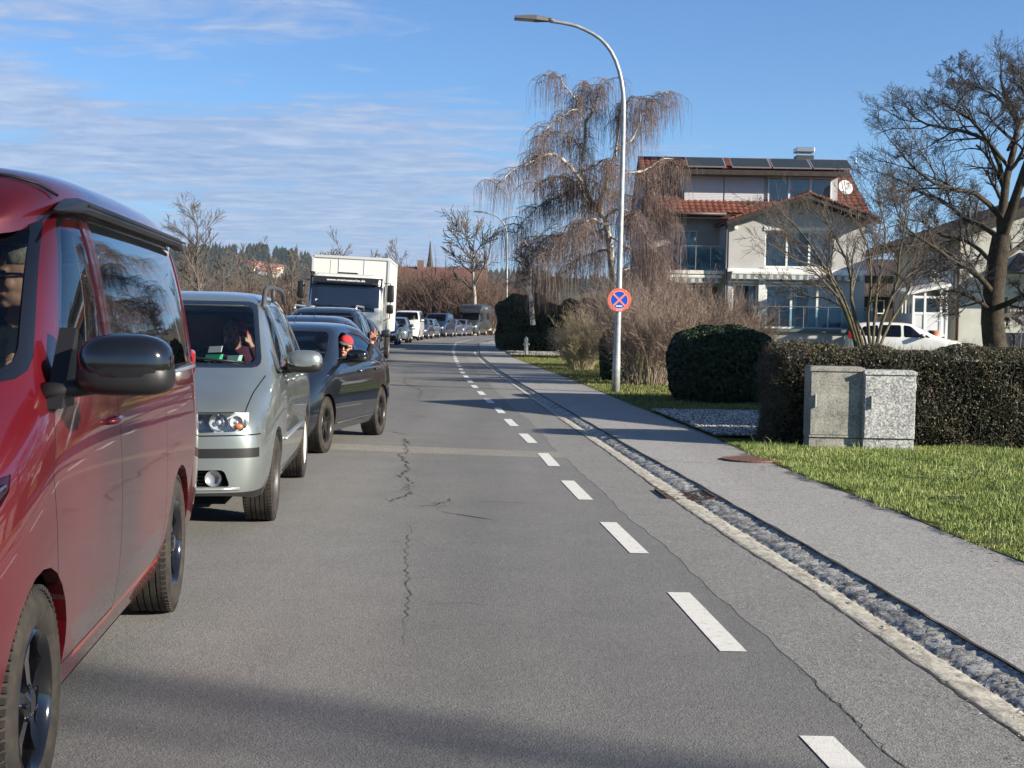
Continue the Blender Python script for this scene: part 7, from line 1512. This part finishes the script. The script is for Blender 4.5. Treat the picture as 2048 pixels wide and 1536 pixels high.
# ------------------------------------------------------------------ people: one continuous remeshed body with head, hands and five fingers
SKIN = mat('skin', (.50, .27, .19), rough=.55, noise=(20, .12)); SKIN2 = mat('skin tanned', (.48, .24, .16), rough=.55); LIP = mat('lips', (.36, .12, .10), rough=.5)
def person(parent_loc, label, hip, chest, head, yaw=0, pitch=0, arms=(), cloth=(.03, .03, .035), hairc=(.05, .035, .025), group=None, glasses=False, cap=None, collar=None, hair=True, skin=None, vox=.0085, legs=True, roll=0, long_hair=False):
    """all points in the car's frame; arms = [(side, elbow, wrist, hand direction, palm normal, curl list)]"""
    prim = []   # (p0, p1, r0, r1, mat)
    V3 = Vector; hip, chest, head = V3(hip), V3(chest), V3(head)
    def cap_(a, b, r0, r1, m): prim.append((V3(a), V3(b), r0, r1, m))
    HM = Matrix.Translation(head) @ Matrix.Rotation(R(yaw), 4, 'Z') @ Matrix.Rotation(R(pitch), 4, 'Y') @ Matrix.Rotation(R(roll), 4, 'X')
    h = lambda x, y, z: HM @ V3((x, y, z))
    sh = .185; n_ = chest+V3((0, 0, .17))
    cap_(hip, hip+(chest-hip)*.5, .155, .145, 1); cap_(hip+(chest-hip)*.5, chest, .145, .15, 1); cap_(chest+V3((0, .09, .04)), chest+V3((0, -.09, .04)), .125, .125, 1); cap_(hip+V3((0, .09, 0)), hip+V3((0, -.09, 0)), .12, .12, 1)
    cap_(chest+V3((0, sh, .09)), chest+V3((0, -sh, .09)), .07, .07, 1); cap_(chest+V3((0, 0, .12)), n_, .085, .066, 1)
    if legs:
        for s in (1, -1): cap_(hip+V3((0, s*.10, 0)), hip+V3((.42, s*.14, .08)), .09, .065, 1); cap_(hip+V3((.42, s*.14, .08)), hip+V3((.62, s*.14, -.18)), .06, .045, 1)
    cap_(n_-V3((0, 0, .03)), h(-.022, 0, -.06), .056, .052, 0)
    # head
    E = []  # ellipsoids in head space (centre, radii, mat)
    E += [((-.012, 0, .035), (.100, .077, .092), 0), ((.022, 0, -.01), (.070, .066, .075), 0), ((.035, 0, -.062), (.055, .050, .048), 0), ((.070, 0, -.094), (.022, .022, .018), 0), ((.082, 0, .028), (.020, .045, .012), 0),
          ((.094, 0, -.012), (.016, .011, .026), 0), ((.104, 0, -.027), (.014, .015, .011), 0), ((.089, 0, -.059), (.012, .026, .009), 2), ((.066, .036, -.022), (.026, .022, .026), 0), ((.066, -.036, -.022), (.026, .022, .026), 0),
          ((-.008, .078, -.006), (.020, .009, .031), 0), ((-.008, -.078, -.006), (.020, .009, .031), 0)]
    for (s, el, wr, hd, pn, curl) in arms:
        S0 = chest+V3((0, s*(sh+.01), .075)); el, wr, hd, pn = V3(el), V3(wr), V3(hd).normalized(), V3(pn).normalized(); pn = (pn-hd*pn.dot(hd)).normalized(); lat = hd.cross(pn)*s
        cap_(S0, el, .065, .048, 1); cap_(el, wr-(wr-el).normalized()*.05, .048, .036, 1); cap_(wr-(wr-el).normalized()*.07, wr, .030, .026, 0)
        pc = wr+hd*.045
        for k in (-1.5, -.5, .5, 1.5): cap_(wr+lat*k*.010+hd*.012, wr+lat*k*.0195+hd*.082, .017, .0125, 0)
        L = [.064, .078, .072, .056]; sp = curl[5] if len(curl) > 5 else .10
        for k in range(4):
            b_ = wr+lat*(1.5-k)*.0198+hd*.085; d = (hd+lat*(1.5-k)*sp).normalized(); cu = curl[k]; p = b_
            for j, fr in enumerate((.42, .33, .25)):
                a = cu*(j+.6)*.75; dd = (d*math.cos(a)+pn*math.sin(a)); q = p+dd*L[k]*fr*1.12; cap_(p, q, .0100-.0008*j, .0092-.0008*j, 0); p = q
        tb = wr+lat*.022+hd*.022; cu = curl[4]; d = (hd*.65+lat*.8*(1-cu*.4)+pn*(.25+cu*.6)).normalized(); q = tb+d*.045; cap_(tb, q, .0155, .012, 0); d2 = (hd*.9+lat*.3*(1-cu)+pn*cu*.5).normalized(); cap_(q, q+d2*.036, .0115, .009, 0)
    b = MB()
    for a, c, r0, r1, m in prim:
        n = 12; b.ball(a, r0, n); b.ball(c, r1, n); 
        if (c-a).length > 1e-4: b.tube([a, c], [r0, r1], n)
    b.at(HM)
    for c, r, m in E: b.ball(c, r, 16)
    b.M = None
    me = bpy.data.meshes.new('t'); me.from_pydata(b.v, [], b.f); o = bpy.data.objects.new('t', me); COL.objects.link(o)
    md = o.modifiers.new('r', 'REMESH'); md.mode = 'VOXEL'; md.voxel_size = vox; md.use_smooth_shade = True; sm = o.modifiers.new('s', 'SMOOTH'); sm.factor = .5; sm.iterations = 2
    dg = bpy.context.evaluated_depsgraph_get(); dg.update(); m2 = bpy.data.meshes.new_from_object(o.evaluated_get(dg)); bpy.data.objects.remove(o)
    n = len(m2.polygons); C = np.zeros(n*3, np.float32); m2.polygons.foreach_get('center', C); C = C.reshape(-1, 3); best = np.full(n, 1e9); mi = np.zeros(n, int)
    for a, c, r0, r1, m in prim:
        a, c = np.array(a), np.array(c); d = c-a; L2 = d.dot(d)+1e-12; t = np.clip(((C-a)@d)/L2, 0, 1); D_ = np.linalg.norm(C-(a+t[:, None]*d), axis=1)-(r0+(r1-r0)*t); k = D_ < best; best[k] = D_[k]; mi[k] = m
    inv = np.array(HM.inverted()); Ch = C@inv[:3, :3].T+inv[:3, 3]
    for c, r, m in E:
        q = (Ch-np.array(c))/np.array(r); D_ = (np.linalg.norm(q, axis=1)-1)*min(r)
        if m == 2: D_ = D_+.001
        k = D_ < best; best[k] = D_[k]; mi[k] = m
    cl = mat('cloth %.3f %.3f %.3f' % cloth, cloth, rough=.95, noise=(30, .3))
    pe = link('person', m2, [skin or SKIN, cl, LIP], None, True); m2.polygons.foreach_set('material_index', mi.astype(np.int32)); tag(pe, label, 'person', group)
    hm = mat('hair %.3f %.3f %.3f' % hairc, hairc, rough=.85, noise=(90, .5), bump=(160, .6, .003))
    def shell(name, c, r, keep, m, n=28, e=1.0):
        q = MB(); q.ball(c, r, n, 0, e); f = [x for x in q.f if keep(sum((V3(q.v[i]) for i in x), V3())/len(x))]; w = MB().at(HM); w.add(q.v, f); o_ = w.build(name, m, pe, True); md = o_.modifiers.new('t', 'SOLIDIFY'); md.thickness = .006; md.offset = -1; return o_
    if hair and not cap: shell('hair', (-.018, 0, .040), (.103, .084, .098), lambda c: (c.z > .052-.35*max(0, -c.x) and c.x < .074) or (c.x < -.015 and c.z > -.055), hm)
    if long_hair: shell('hair', (-.030, 0, .01), (.105, .094, .135), lambda c: c.x < .035 and (c.z > .04 or c.x < -.01 or abs(c.y) > .07), hm)
    if cap:
        cm = mat('cap %.2f %.2f %.2f' % cap, cap, rough=.9, noise=(40, .2)); o_ = shell('cap', (-.012, 0, .050), (.108, .089, .086), lambda c: c.z > .045+.1*c.x, cm)
        w = MB().at(HM); vs = []; n = 12
        for i in range(n+1):
            a = -math.pi/2+math.pi*i/n; vs += [(.085*math.cos(a)+.0, .083*math.sin(a), .055+.01*math.cos(a)), (.075*math.cos(a)+.085*math.cos(a)**.8 if math.cos(a) > 0 else .0, .082*math.sin(a), .052-.012*math.cos(a))]
        w.add(vs, [(2*i, 2*i+1, 2*i+3, 2*i+2) for i in range(n)]); pk = w.build('cap_peak', mat('cap peak', (.10, .09, .09), rough=.9) if cap[0] > .3 else cm, o_, True); md = pk.modifiers.new('t', 'SOLIDIFY'); md.thickness = .004
        shell('hair', (-.022, 0, .030), (.100, .083, .085), lambda c: c.x < -.01 and c.z < .05 and c.z > -.05, hm)
    if glasses:
        w = MB().at(HM)
        for s in (1, -1): w.ball((.092, s*.032, .008), (.012, .030, .021), 14, 0, .8); w.tube([(.094, s*.056, .014), (.05, s*.079, .014), (-.02, s*.083, .006)], [.006, .005, .004], 6)
        w.tube([(.103, -.012, .014), (.105, 0, .016), (.103, .012, .014)], .004, 6); w.build('sunglasses', mat('sunglass lens', (.006, .006, .008), rough=.08, coat=1), pe, True)
    else:
        w = MB().at(HM); [w.ball((.083, s*.031, .006), (.010, .014, .008), 10) for s in (1, -1)]; w.build('eyes', mat('eye dark', (.03, .02, .015), rough=.3), pe, True)
        w = MB().at(HM); [w.tube([(.100, s*.016, .026), (.097, s*.034, .031), (.082, s*.050, .026)], .0035, 5) for s in (1, -1)]; w.build('eyebrows', hm, pe, True)
    if collar:
        w = MB(); w.tube([n_+V3((.06*math.cos(a), .07*math.sin(a), .012+.02*math.cos(a))) for a in [2*math.pi*k/16 for k in range(17)]], .022, 8, cap=False); w.build('collar', mat('fleece collar', collar, rough=1, noise=(60, .5)), pe, True)
    pe.matrix_world = parent_loc; return pe
bpy.context.view_layer.update()
def mw(o): return Matrix.LocRotScale(o.location, o.rotation_euler, None)
wheelhand = lambda s, c: (s, (c[0]+.18, c[1]+s*.24, c[2]-.16), (c[0]+.40, c[1]+s*.17, c[2]-.04), (.5, -s*.2, .6), (.4, -s*.8, -.3), [1.2, 1.25, 1.3, 1.3, .8])
# van driver
person(mw(VAN), 'man in sunglasses with short grey hair driving the red camper van', (-1.32, .50, .86), (-1.30, .56, 1.30), (-1.16, .615, 1.625), yaw=-52, pitch=2, arms=[wheelhand(1, (-1.30, .54, 1.30)), wheelhand(-1, (-1.30, .54, 1.30))], cloth=(.018, .020, .028), hairc=(.26, .235, .20), glasses=True, collar=(.16, .165, .16), vox=.0065)
# MPV driver holding a red phone to the ear
H = (-1.36, .40, 1.365); ph = empty('mobile_phone', (0, 0, 0), 0, 'red mobile phone held to the ear of the driver of the silver green car', 'phone')
person(mw(MPV), 'driver with dark hair and burgundy top holding a red phone up to the face', (-1.52, .36, .66), (-1.47, .39, 1.08), H, yaw=-8, pitch=-12, roll=8, arms=[(1, (-1.22, .68, 1.02), (-1.28, .555, 1.255), (-.05, -.28, 1), (-.1, -1, -.1), [.5, .6, .7, .75, .5]), wheelhand(-1, (-1.47, .39, 1.06))], cloth=(.07, .010, .022), hairc=(.015, .010, .008), long_hair=False, vox=.0075)
MB().box((-.006, -.037, -.072), (.006, .037, .072), bev=.005).build('phone_case', mat('red phone case', (.60, .015, .03), rough=.4), ph)
ph.matrix_world = mw(MPV) @ Matrix.Translation((-1.275, .49, 1.38)) @ Matrix.Rotation(R(20), 4, 'X')
# hatchback driver leaning out, red cap, waving
person(mw(HATCH), 'driver of the black hatchback in a red cap, waving from the open window', (-1.52, .42, .52), (-1.48, .55, .90), (-1.37, .70, 1.15), yaw=4, pitch=6, roll=-10, arms=[(1, (-1.60, .93, 1.03), (-1.69, .95, 1.20), (.05, .12, 1), (1, .1, 0), [.02, .02, 1.0, 1.05, .55, .22]), wheelhand(-1, (-1.40, .48, .88))], cloth=(.012, .012, .016), hairc=(.06, .05, .045), cap=(.58, .03, .035), skin=SKIN2, glasses=True, vox=.0075)
person(mw(HATCH), 'passenger with pale face in the middle of the black hatchback', (-2.15, .18, .56), (-2.18, .18, .95), (-2.08, .20, 1.235), yaw=10, arms=[(1, (-2.0, .42, .78), (-1.80, .36, .70), (1, -.2, 0), (0, 0, -1), [.4, .4, .4, .4, .3])], cloth=(.05, .05, .06), hairc=(.12, .08, .05), vox=.011)
# ------------------------------------------------------------------ the white truck
def truck():
    e = empty('box_truck', label='white box truck with a web address on its dark sun visor', cat='truck'); wp = paint('truck white', (.66, .655, .61), metal=0, rough=.4, dirt=.12); gx = mat('truck dirt grey', (.12, .12, .12), rough=.7)
    # cab: lofted in z with rounded corners
    b = MB(); lv = [(.62, .02, 1.16), (.95, .0, 1.20), (1.35, .0, 1.20), (1.80, .02, 1.19), (2.30, .10, 1.17), (2.78, .20, 1.13), (2.93, .32, 1.07), (2.98, .55, .95)]; vs = []
    def ring(z, x0, hw):
        pts = []; r = .22; xb = -1.62
        for a in [math.pi/2*k/5 for k in range(6)]: pts.append((-x0-r+r*math.sin(a)-.0, hw-r+r*math.cos(a), z))
        for a in [math.pi/2*k/5 for k in range(6)]: pts.append((-x0-r+r*math.cos(a), -(hw-r+r*math.sin(a)), z))
        pts += [(xb, -hw, z), (xb, hw, z)]; return pts
    for z, x0, hw in lv: vs += ring(z, x0, hw)
    n = 14; b.add(vs, [(i*n+k, i*n+(k+1) % n, (i+1)*n+(k+1) % n, (i+1)*n+k) for i in range(len(lv)-1) for k in range(n)]+[tuple((len(lv)-1)*n+k for k in range(n))]); cab = b.build('cab', wp, e, auto=40)
    # windscreen area as its own slightly curved pane set proud, with dark surround
    def pane(name, y, z0, z1, off, m, nx=10, nz=4, par=None, rx=.0):
        vs = []
        for j in range(nz+1):
            for i in range(nx+1):
                z = z0+(z1-z0)*j/nz; yy = -y+2*y*i/nx; x0 = np.interp(z, [l[0] for l in lv], [l[1] for l in lv]); q = max(0, abs(yy)-.9)/.30; vs.append((-x0+off-.13*q*q, yy, z))
        o = MB().add(vs, [(j*(nx+1)+i, j*(nx+1)+i+1, (j+1)*(nx+1)+i+1, (j+1)*(nx+1)+i) for j in range(nz) for i in range(nx)]).build(name, m, par or e, True); return o
    pane('screen_surround', 1.12, 1.72, 2.86, .012, M_GBLK)
    ws = pane('windscreen', 1.05, 1.86, 2.60, .020, mat('truck windscreen dark', (.010, .016, .030), rough=.06, coat=1))
    MB().box((-.18, -1.02, 2.62), (-.02, 1.02, 2.66)).add([(-.17, -1.02, 2.84), (-.17, 1.02, 2.84), (.05, 1.0, 2.66), (.05, -1.0, 2.66)], [(0, 1, 2, 3)]).build('sun_visor', mat('visor black', (.02, .021, .024), rough=.25), e)
    text_mesh('lettering', 'www.mietwaesche.de', .135, mat('white letters', (.85, .85, .85), rough=.5), e, Matrix.Translation((-.035, 0, 2.745)) @ Matrix.Rotation(R(90), 4, 'Z') @ Matrix.Rotation(R(52), 4, 'X'), .003)
    MB().box((-.055, -.92, 1.90), (-.045, -.55, 2.08)).build('paper_sign', mat('white paper', (.75, .75, .72), rough=.8), e)
    for y0, y1 in ((.9, .2), (.15, -.5), (-.3, -.95)): MB().tube([(.035, y0, 1.80), (.03, (y0+y1)/2, 1.86), (.01, y1, 1.90)], .012, 5).build('wiper', M_BLK, e)
    MB().box((-.002, -.62, 1.02), (.02, .62, 1.62), bev=.02).build('front_panel', wp, e); g = MB()
    for k in range(4): g.box((.021, -.55, .82+.12*k), (.032, .55, .88+.12*k))
    g.build('grille', M_BLK, e); MB().box((-.35, -1.19, .38), (.10, 1.19, .78), bev=.07).build('bumper', mat('bumper silver grey', (.42, .43, .43), rough=.4, metal=.4), e, True)
    for s in (1, -1):
        MB().ball((.02, s*.94, .90), (.10, .20, .13), 14, 0, .7).build('headlight', mat('clear lamp', (.7, .72, .75), rough=.08, metal=.8), e, True)
        MB().tube([(-.55, s*1.18, 2.72), (-.20, s*1.38, 2.72), (-.20, s*1.40, 1.55), (-.45, s*1.18, 1.45)], .018, 6).build('mirror_arm', M_BLK, e, True)
        MB().box((-.28, s*1.28, 2.08), (-.14, s*1.50, 2.66), bev=.05).box((-.28, s*1.28, 1.70), (-.14, s*1.50, 2.0), bev=.05).build('mirror', M_BLK, e, True)
        MB().prism([(-.55, 1.85), (-1.25, 1.85), (-1.25, 2.62), (-.75, 2.62)], s*1.165, s*1.195, axis='Y').build('side_window', M_GLD, e)
        MB().box((-.10, s*1.19, .95), (-1.3, s*1.215, 1.0)).build('door_seam', M_BLK, e)
        w = MB(); 
        for x in (-1.35, -5.6):
            pass
    for x, dual in ((-1.30, 0), (-5.3, 1)):
        for s in (1, -1): make_wheel(e, x, s*1.20, s, .45, .26 if not dual else .55, .27, 'steel', mat('truck rim', (.25, .25, .24), rough=.6, metal=.4), False)
    for s in (1, -1):
        n = 12; vs = []
        for k in range(n+1):
            a = math.pi*k/n; vs += [(-1.30+.56*math.cos(a), s*1.24, .45+.56*math.sin(a)), (-1.30+.56*math.cos(a), s*.85, .45+.56*math.sin(a))]
        MB().add(vs, [(2*k, 2*k+1, 2*k+3, 2*k+2) for k in range(n)]).build('mudguard', gx, e)
    MB().box((-1.0, -.9, .45), (-.2, .9, .9)).box((-1.9, -.45, .55), (-7.0, .45, .95)).box((-2.3, .5, .45), (-3.6, 1.15, .95)).box((-2.3, -.5, .45), (-3.6, -1.15, .95)).build('chassis', M_UND, e)
    bx = MB(); bx.box((-1.95, -1.23, 1.10), (-7.9, 1.23, 3.60)); box = bx.build('cargo_box', mat('box white', (.70, .695, .645), rough=.45, noise=(1.2, .03)), e)
    tr = MB()
    for s in (1, -1): tr.box((-1.93, s*1.22, 1.05), (-7.93, s*1.26, 1.17)).box((-1.93, s*1.20, 3.56), (-7.93, s*1.26, 3.64)).box((-1.92, s*1.19, 1.17), (-2.0, s*1.26, 3.56)).box((-7.85, s*1.19, 1.17), (-7.94, s*1.26, 3.56))
    tr.box((-1.91, -1.20, 3.55), (-1.99, 1.20, 3.64)).box((-1.91, -1.20, 1.05), (-1.99, 1.20, 1.15))
    for y in (-.4, .42): tr.box((-1.935, y, 1.15), (-1.948, y+.012, 3.55))
    tr.build('box_edges', mat('edge strip', (.60, .60, .57), rough=.4, metal=.2), box)
    MB().box((-.60, -.32, 2.99), (-1.1, .30, 3.03)).build('roof_hatch', M_BLK, e); MB().tube([(-.5, -.55, 2.95), (-.52, -.54, 3.42)], .008, 5).build('antenna', M_BLK, e)
    MB().tube([(-.35, -1.0, 2.95), (-.35, -1.12, 3.0), (-.3, -1.0, 2.75)], .05, 8).build('kerb_mirror', M_BLK, e, True)
    f = Vector((math.sin(R(2.4)), -math.cos(R(2.4)))); l = Vector((-f.y, f.x)); c = Vector((-4.36, 46.8))-l*1.25; e.scale = (1.04, 1.06, .98); e.location = (c.x, c.y, .02); e.rotation_euler = (R(-2.0), 0, math.atan2(f.y, f.x)); return e
TRUCK = truck()
person(mw(TRUCK) @ Matrix.Translation((.0, 0, 0)), 'truck driver in dark clothes behind the big windscreen of the white truck', (-.95, .62, 1.55), (-.9, .62, 1.98), (-.78, .60, 2.30), yaw=0, arms=[wheelhand(1, (-.9, .62, 1.98)), wheelhand(-1, (-.9, .62, 1.98))], cloth=(.06, .06, .07), vox=.013)
bpy.data.objects['windscreen'].data
# ------------------------------------------------------------------ the rest of the queue
def simple(kind, name, label, col, px, D, ang, sx=1, sy=1, sz=1, group='cars queueing on the road', cat='car', metal=.5, rails=False, detail=1, lampm=None, z=0, rimc=(.30, .30, .31), side_x=None, plate=True):
    c = build_car(kind, name, label, col, detail, group, sx, sy, sz, cat=cat); e, sh, S, X, Z, W_ = c['e'], c['sh'], c['S'], c['X'], c['Z'], c['W']
    n0 = X(S['sts'][0][0]); zb = Z(S['sts'][0][2])
    for s in (1, -1):
        f = sh.cut([(s*.40*sy, zb-.10), (s*(W_-.13), zb-.07), (s*(W_-.08), zb+.05), (s*.45*sy, zb+.0)], 'front', 1, lambda q: q.x > n0-.55); sh.take(f, 'headlight', lampm or mat('clear lamp', (.7, .72, .75), rough=.08, metal=.8), e, .0, .0)
    sh.paintf(sh.cut([(-.40, zb-.22), (.40, zb-.22), (.38, zb-.07), (-.38, zb-.07)], 'front', 1, lambda q: q.x > n0-.5), 2); sh.paintf(sh.cut([(-.60, .28), (.60, .28), (.5, .42), (-.5, .42)], 'front', 1, lambda q: q.x > n0-.5), 2)
    finish_car(c, col, detail, mat('alloy %.2f' % rimc[0], rimc, rough=.35, metal=.7), 'ten', M_BLK, seams=False)
    if plate: MB().box((n0+S['nose']*.9, -.26, zb-.27), (n0+S['nose']*.9+.02, .26, zb-.16)).build('number_plate', M_PLATE, e)
    if rails:
        for s in (1, -1): r0 = S['sts'][5]; MB().tube([(X(-1.35), s*.62*sy, Z(1.66)), (X(-1.5), s*.63*sy, Z(1.73)), (X(-3.0), s*.63*sy, Z(1.72)), (X(-3.2), s*.62*sy, Z(1.64))], .022, 6).build('roof_rail', M_SILV, e, True)
    xs = side_x if side_x is not None else (px-1024)/F*D; place(e, (xs, D), c['W'], R(ang), z); return e
dkb = paint('dark blue paint', (.012, .018, .034)); dkg = paint('dark grey paint', (.030, .034, .040)); sv = paint('silver blue paint', (.12, .15, .18)); whp = paint('white paint', (.70, .70, .68), metal=0); vio = paint('silver violet paint', (.09, .09, .12)); ngr = paint('near black paint', (.010, .011, .013)); deep = paint('deep blue paint', (.010, .016, .05))
c4 = simple('hatch', 'estate_car', 'dark blue car directly behind the black hatchback, only its roof with a thin aerial showing', dkb, 0, 21.4, -4, 1, 1, 1.06, side_x=-2.55)
MB().tube([(-1.35, .15, 1.50), (-1.5, .16, 1.76)], [.006, .003], 5).build('antenna', M_BLK, c4)
c5 = simple('mpv', 'off_road_car', 'dark tall off road car with silver roof rails in front of the white truck', ngr, 0, 27.6, 1, 1, 1.0, 1.0, rails=True, side_x=-2.90)
c6 = simple('hatch', 'hatchback', 'grey car with bright headlight squeezed between the tall dark car and the white truck', dkg, 758, 34.0, 3, 1, 1, 1.06)
simple('hatch', 'hatchback', 'very dark car right behind the white truck', ngr, 795, 79, 1, 1.05, 1, 1.03); simple('mpv', 'estate_car', 'light blue grey car in front of the white van', sv, 816, 86, 0, 1, 1, .92)
WV = simple('van', 'delivery_van', 'white van with a driver, halfway along the far queue', whp, 838, 96, -1, 1, 1, 1.04, cat='van')
simple('hatch', 'hatchback', 'dark grey car just behind the white van', dkg, 856, 104, -4, 1, 1, 1.06); simple('mpv', 'estate_car', 'mid grey car half hidden ahead of the dark blue van', sv, 866, 109, -6, 1, .95, .88)
simple('van', 'passenger_van', 'dark blue passenger van with shining headlights far down the queue', deep, 891, 114.5, -8, 1, 1, 1.0, cat='van')
simple('hatch', 'hatchback', 'silver violet small car behind the dark blue van', vio, 911, 120.5, -9, 1, 1, 1.05); simple('hatch', 'hatchback', 'silver violet small car in front of the grey motorhome', vio, 931, 125.5, -10, 1, 1, 1.05)
c13 = simple('mpv', 'estate_car', 'last dark car of the queue, seen beside the dark hedge at the bend', dkg, 992, 142, -16, 1, 1, .95)
person(mw(WV), 'driver in a pale shirt at the wheel of the white van', (-1.2, .42, .85), (-1.15, .42, 1.30), (-1.02, .42, 1.62), arms=[wheelhand(1, (-1.15, .42, 1.30))], cloth=(.45, .42, .40), vox=.016)
def motorhome():
    grey = paint('warm grey paint', (.05, .056, .055), metal=.4); e = simple('van', 'motorhome', 'grey motorhome with a rounded overcab roof at the end of the queue', grey, 957, 130, -11, 1, 1.06, 1.08, cat='motorhome', group='cars queueing on the road')
    b = MB(); xs = [-.55, -.80, -1.3, -2.2, -4.8, -5.6]; zt = [2.42, 2.78, 2.92, 2.95, 2.95, 2.85]; zb = [2.10, 2.05, 2.02, 1.0, .5, .6]; n = 16; vs = []
    for x, t, q in zip(xs, zt, zb):
        for k in range(n):
            a = 2*math.pi*k/n; f = lambda v: math.copysign(abs(v)**.35, v); w = 1.12 if x < -.6 else .98; vs.append((x, w*f(math.cos(a)), (t+q)/2+(t-q)/2*f(math.sin(a))))
    b.add(vs, [(i*n+k, i*n+(k+1) % n, (i+1)*n+(k+1) % n, (i+1)*n+k) for i in range(len(xs)-1) for k in range(n)]+[tuple(range(n)), tuple((len(xs)-1)*n+k for k in range(n))]); b.build('living_cabin', grey, e, auto=35)
    for s in (1, -1): MB().box((-2.6, s*1.115, 1.5), (-3.6, s*1.135, 2.1), bev=.008).build('side_window', M_GBLK, e); MB().box((-1.6, s*1.122, 2.45), (-2.9, s*1.14, 2.62)).build('side_trim', M_SILV, e)
    MB().box((-.62, -.5, 2.45), (-.70, .5, 2.66), bev=.01).build('roof_window', M_GBLK, e)
    t = empty('trailer', label='small cream trailer with a yellow load behind the motorhome', cat='trailer'); MB().box((0, -.85, .45), (-2.4, .85, .62), bev=.02).build('bed', mat('cream paint', (.55, .50, .38), rough=.6), t)
    MB().box((-.1, -.8, .62), (-1.5, .8, 1.15), bev=.05).build('side_boards', mat('cream paint', (.55, .50, .38), rough=.6), t); MB().box((-.05, -.84, 1.15), (-1.9, .84, 1.38), bev=.04).build('yellow_load', mat('yellow cover', (.75, .50, .10), rough=.6), t)
    MB().tube([(0, 0, .5), (1.2, 0, .45)], .04, 6).build('drawbar', M_UND, t)
    for s in (1, -1): make_wheel(t, -1.2, s*1.0, s, .33, .2, .2, 'ten', M_SILV, False)
    place(t, ((979-1024)/F*136.5, 136.2), 1.0, R(-14))
motorhome()
# ------------------------------------------------------------------ white car parked in front of the house
pc = simple('mpv', 'parked_car', 'white people carrier parked in front of the gabled house behind the hedge', whp, 0, 50, 0, 1, 1, .96, group=None, side_x=0)
xq = P(1893, 660, 57).x; pc.location = (xq, 57.9, .05); pc.rotation_euler = (0, 0, R(-6))
for s, dx in ((-1, 0),): MB().box((-3.55, s*.78, .95), (-3.76, s*.86, 1.22), bev=.02).build('tail_light', M_RED, pc)
# a dark car and a covered trailer at the right edge
q = empty('covered_trailer', (P(2062, 650, 52).x, 52, 0), 0, 'dark covered trailer with a thin pole beside the big tree trunk', 'trailer'); MB().box((-1.3, -.8, .5), (2.4, .8, 1.35), bev=.12).build('cover', mat('dark tarpaulin', (.025, .028, .035), rough=.6, noise=(3, .5), bump=(5, .8, .08)), q, True)
MB().box((-1.1, -.7, .35), (2.2, .7, .5)).build('chassis', M_UND, q); [make_wheel(q, x, s*.85, s, .33, .2, .2, 'ten', M_SILV, False) for x in (.2, 1.0) for s in (1, -1)]
MB().tube([(-.75, -.9, 0), (-.62, -.9, 1.9)], .018, 6).build('pole', M_STEEL, q)
# ------------------------------------------------------------------ thin winter air
def haze():
    b = MB().box((-3050, -250, -1.3), (3050, 4050, 125)); M = bpy.data.materials.new('air'); M.use_nodes = True; nt = M.node_tree; nt.nodes.clear()
    v = nt.nodes.new('ShaderNodeVolumePrincipled'); v.inputs['Color'].default_value = (.80, .88, 1, 1); v.inputs['Density'].default_value = .0001; v.inputs['Anisotropy'].default_value = .2
    o = nt.nodes.new('ShaderNodeOutputMaterial'); nt.links.new(v.outputs[0], o.inputs['Volume']); q = b.build('haze', M); tag(q, label='thin winter haze over the whole scene', kind='stuff')
haze()
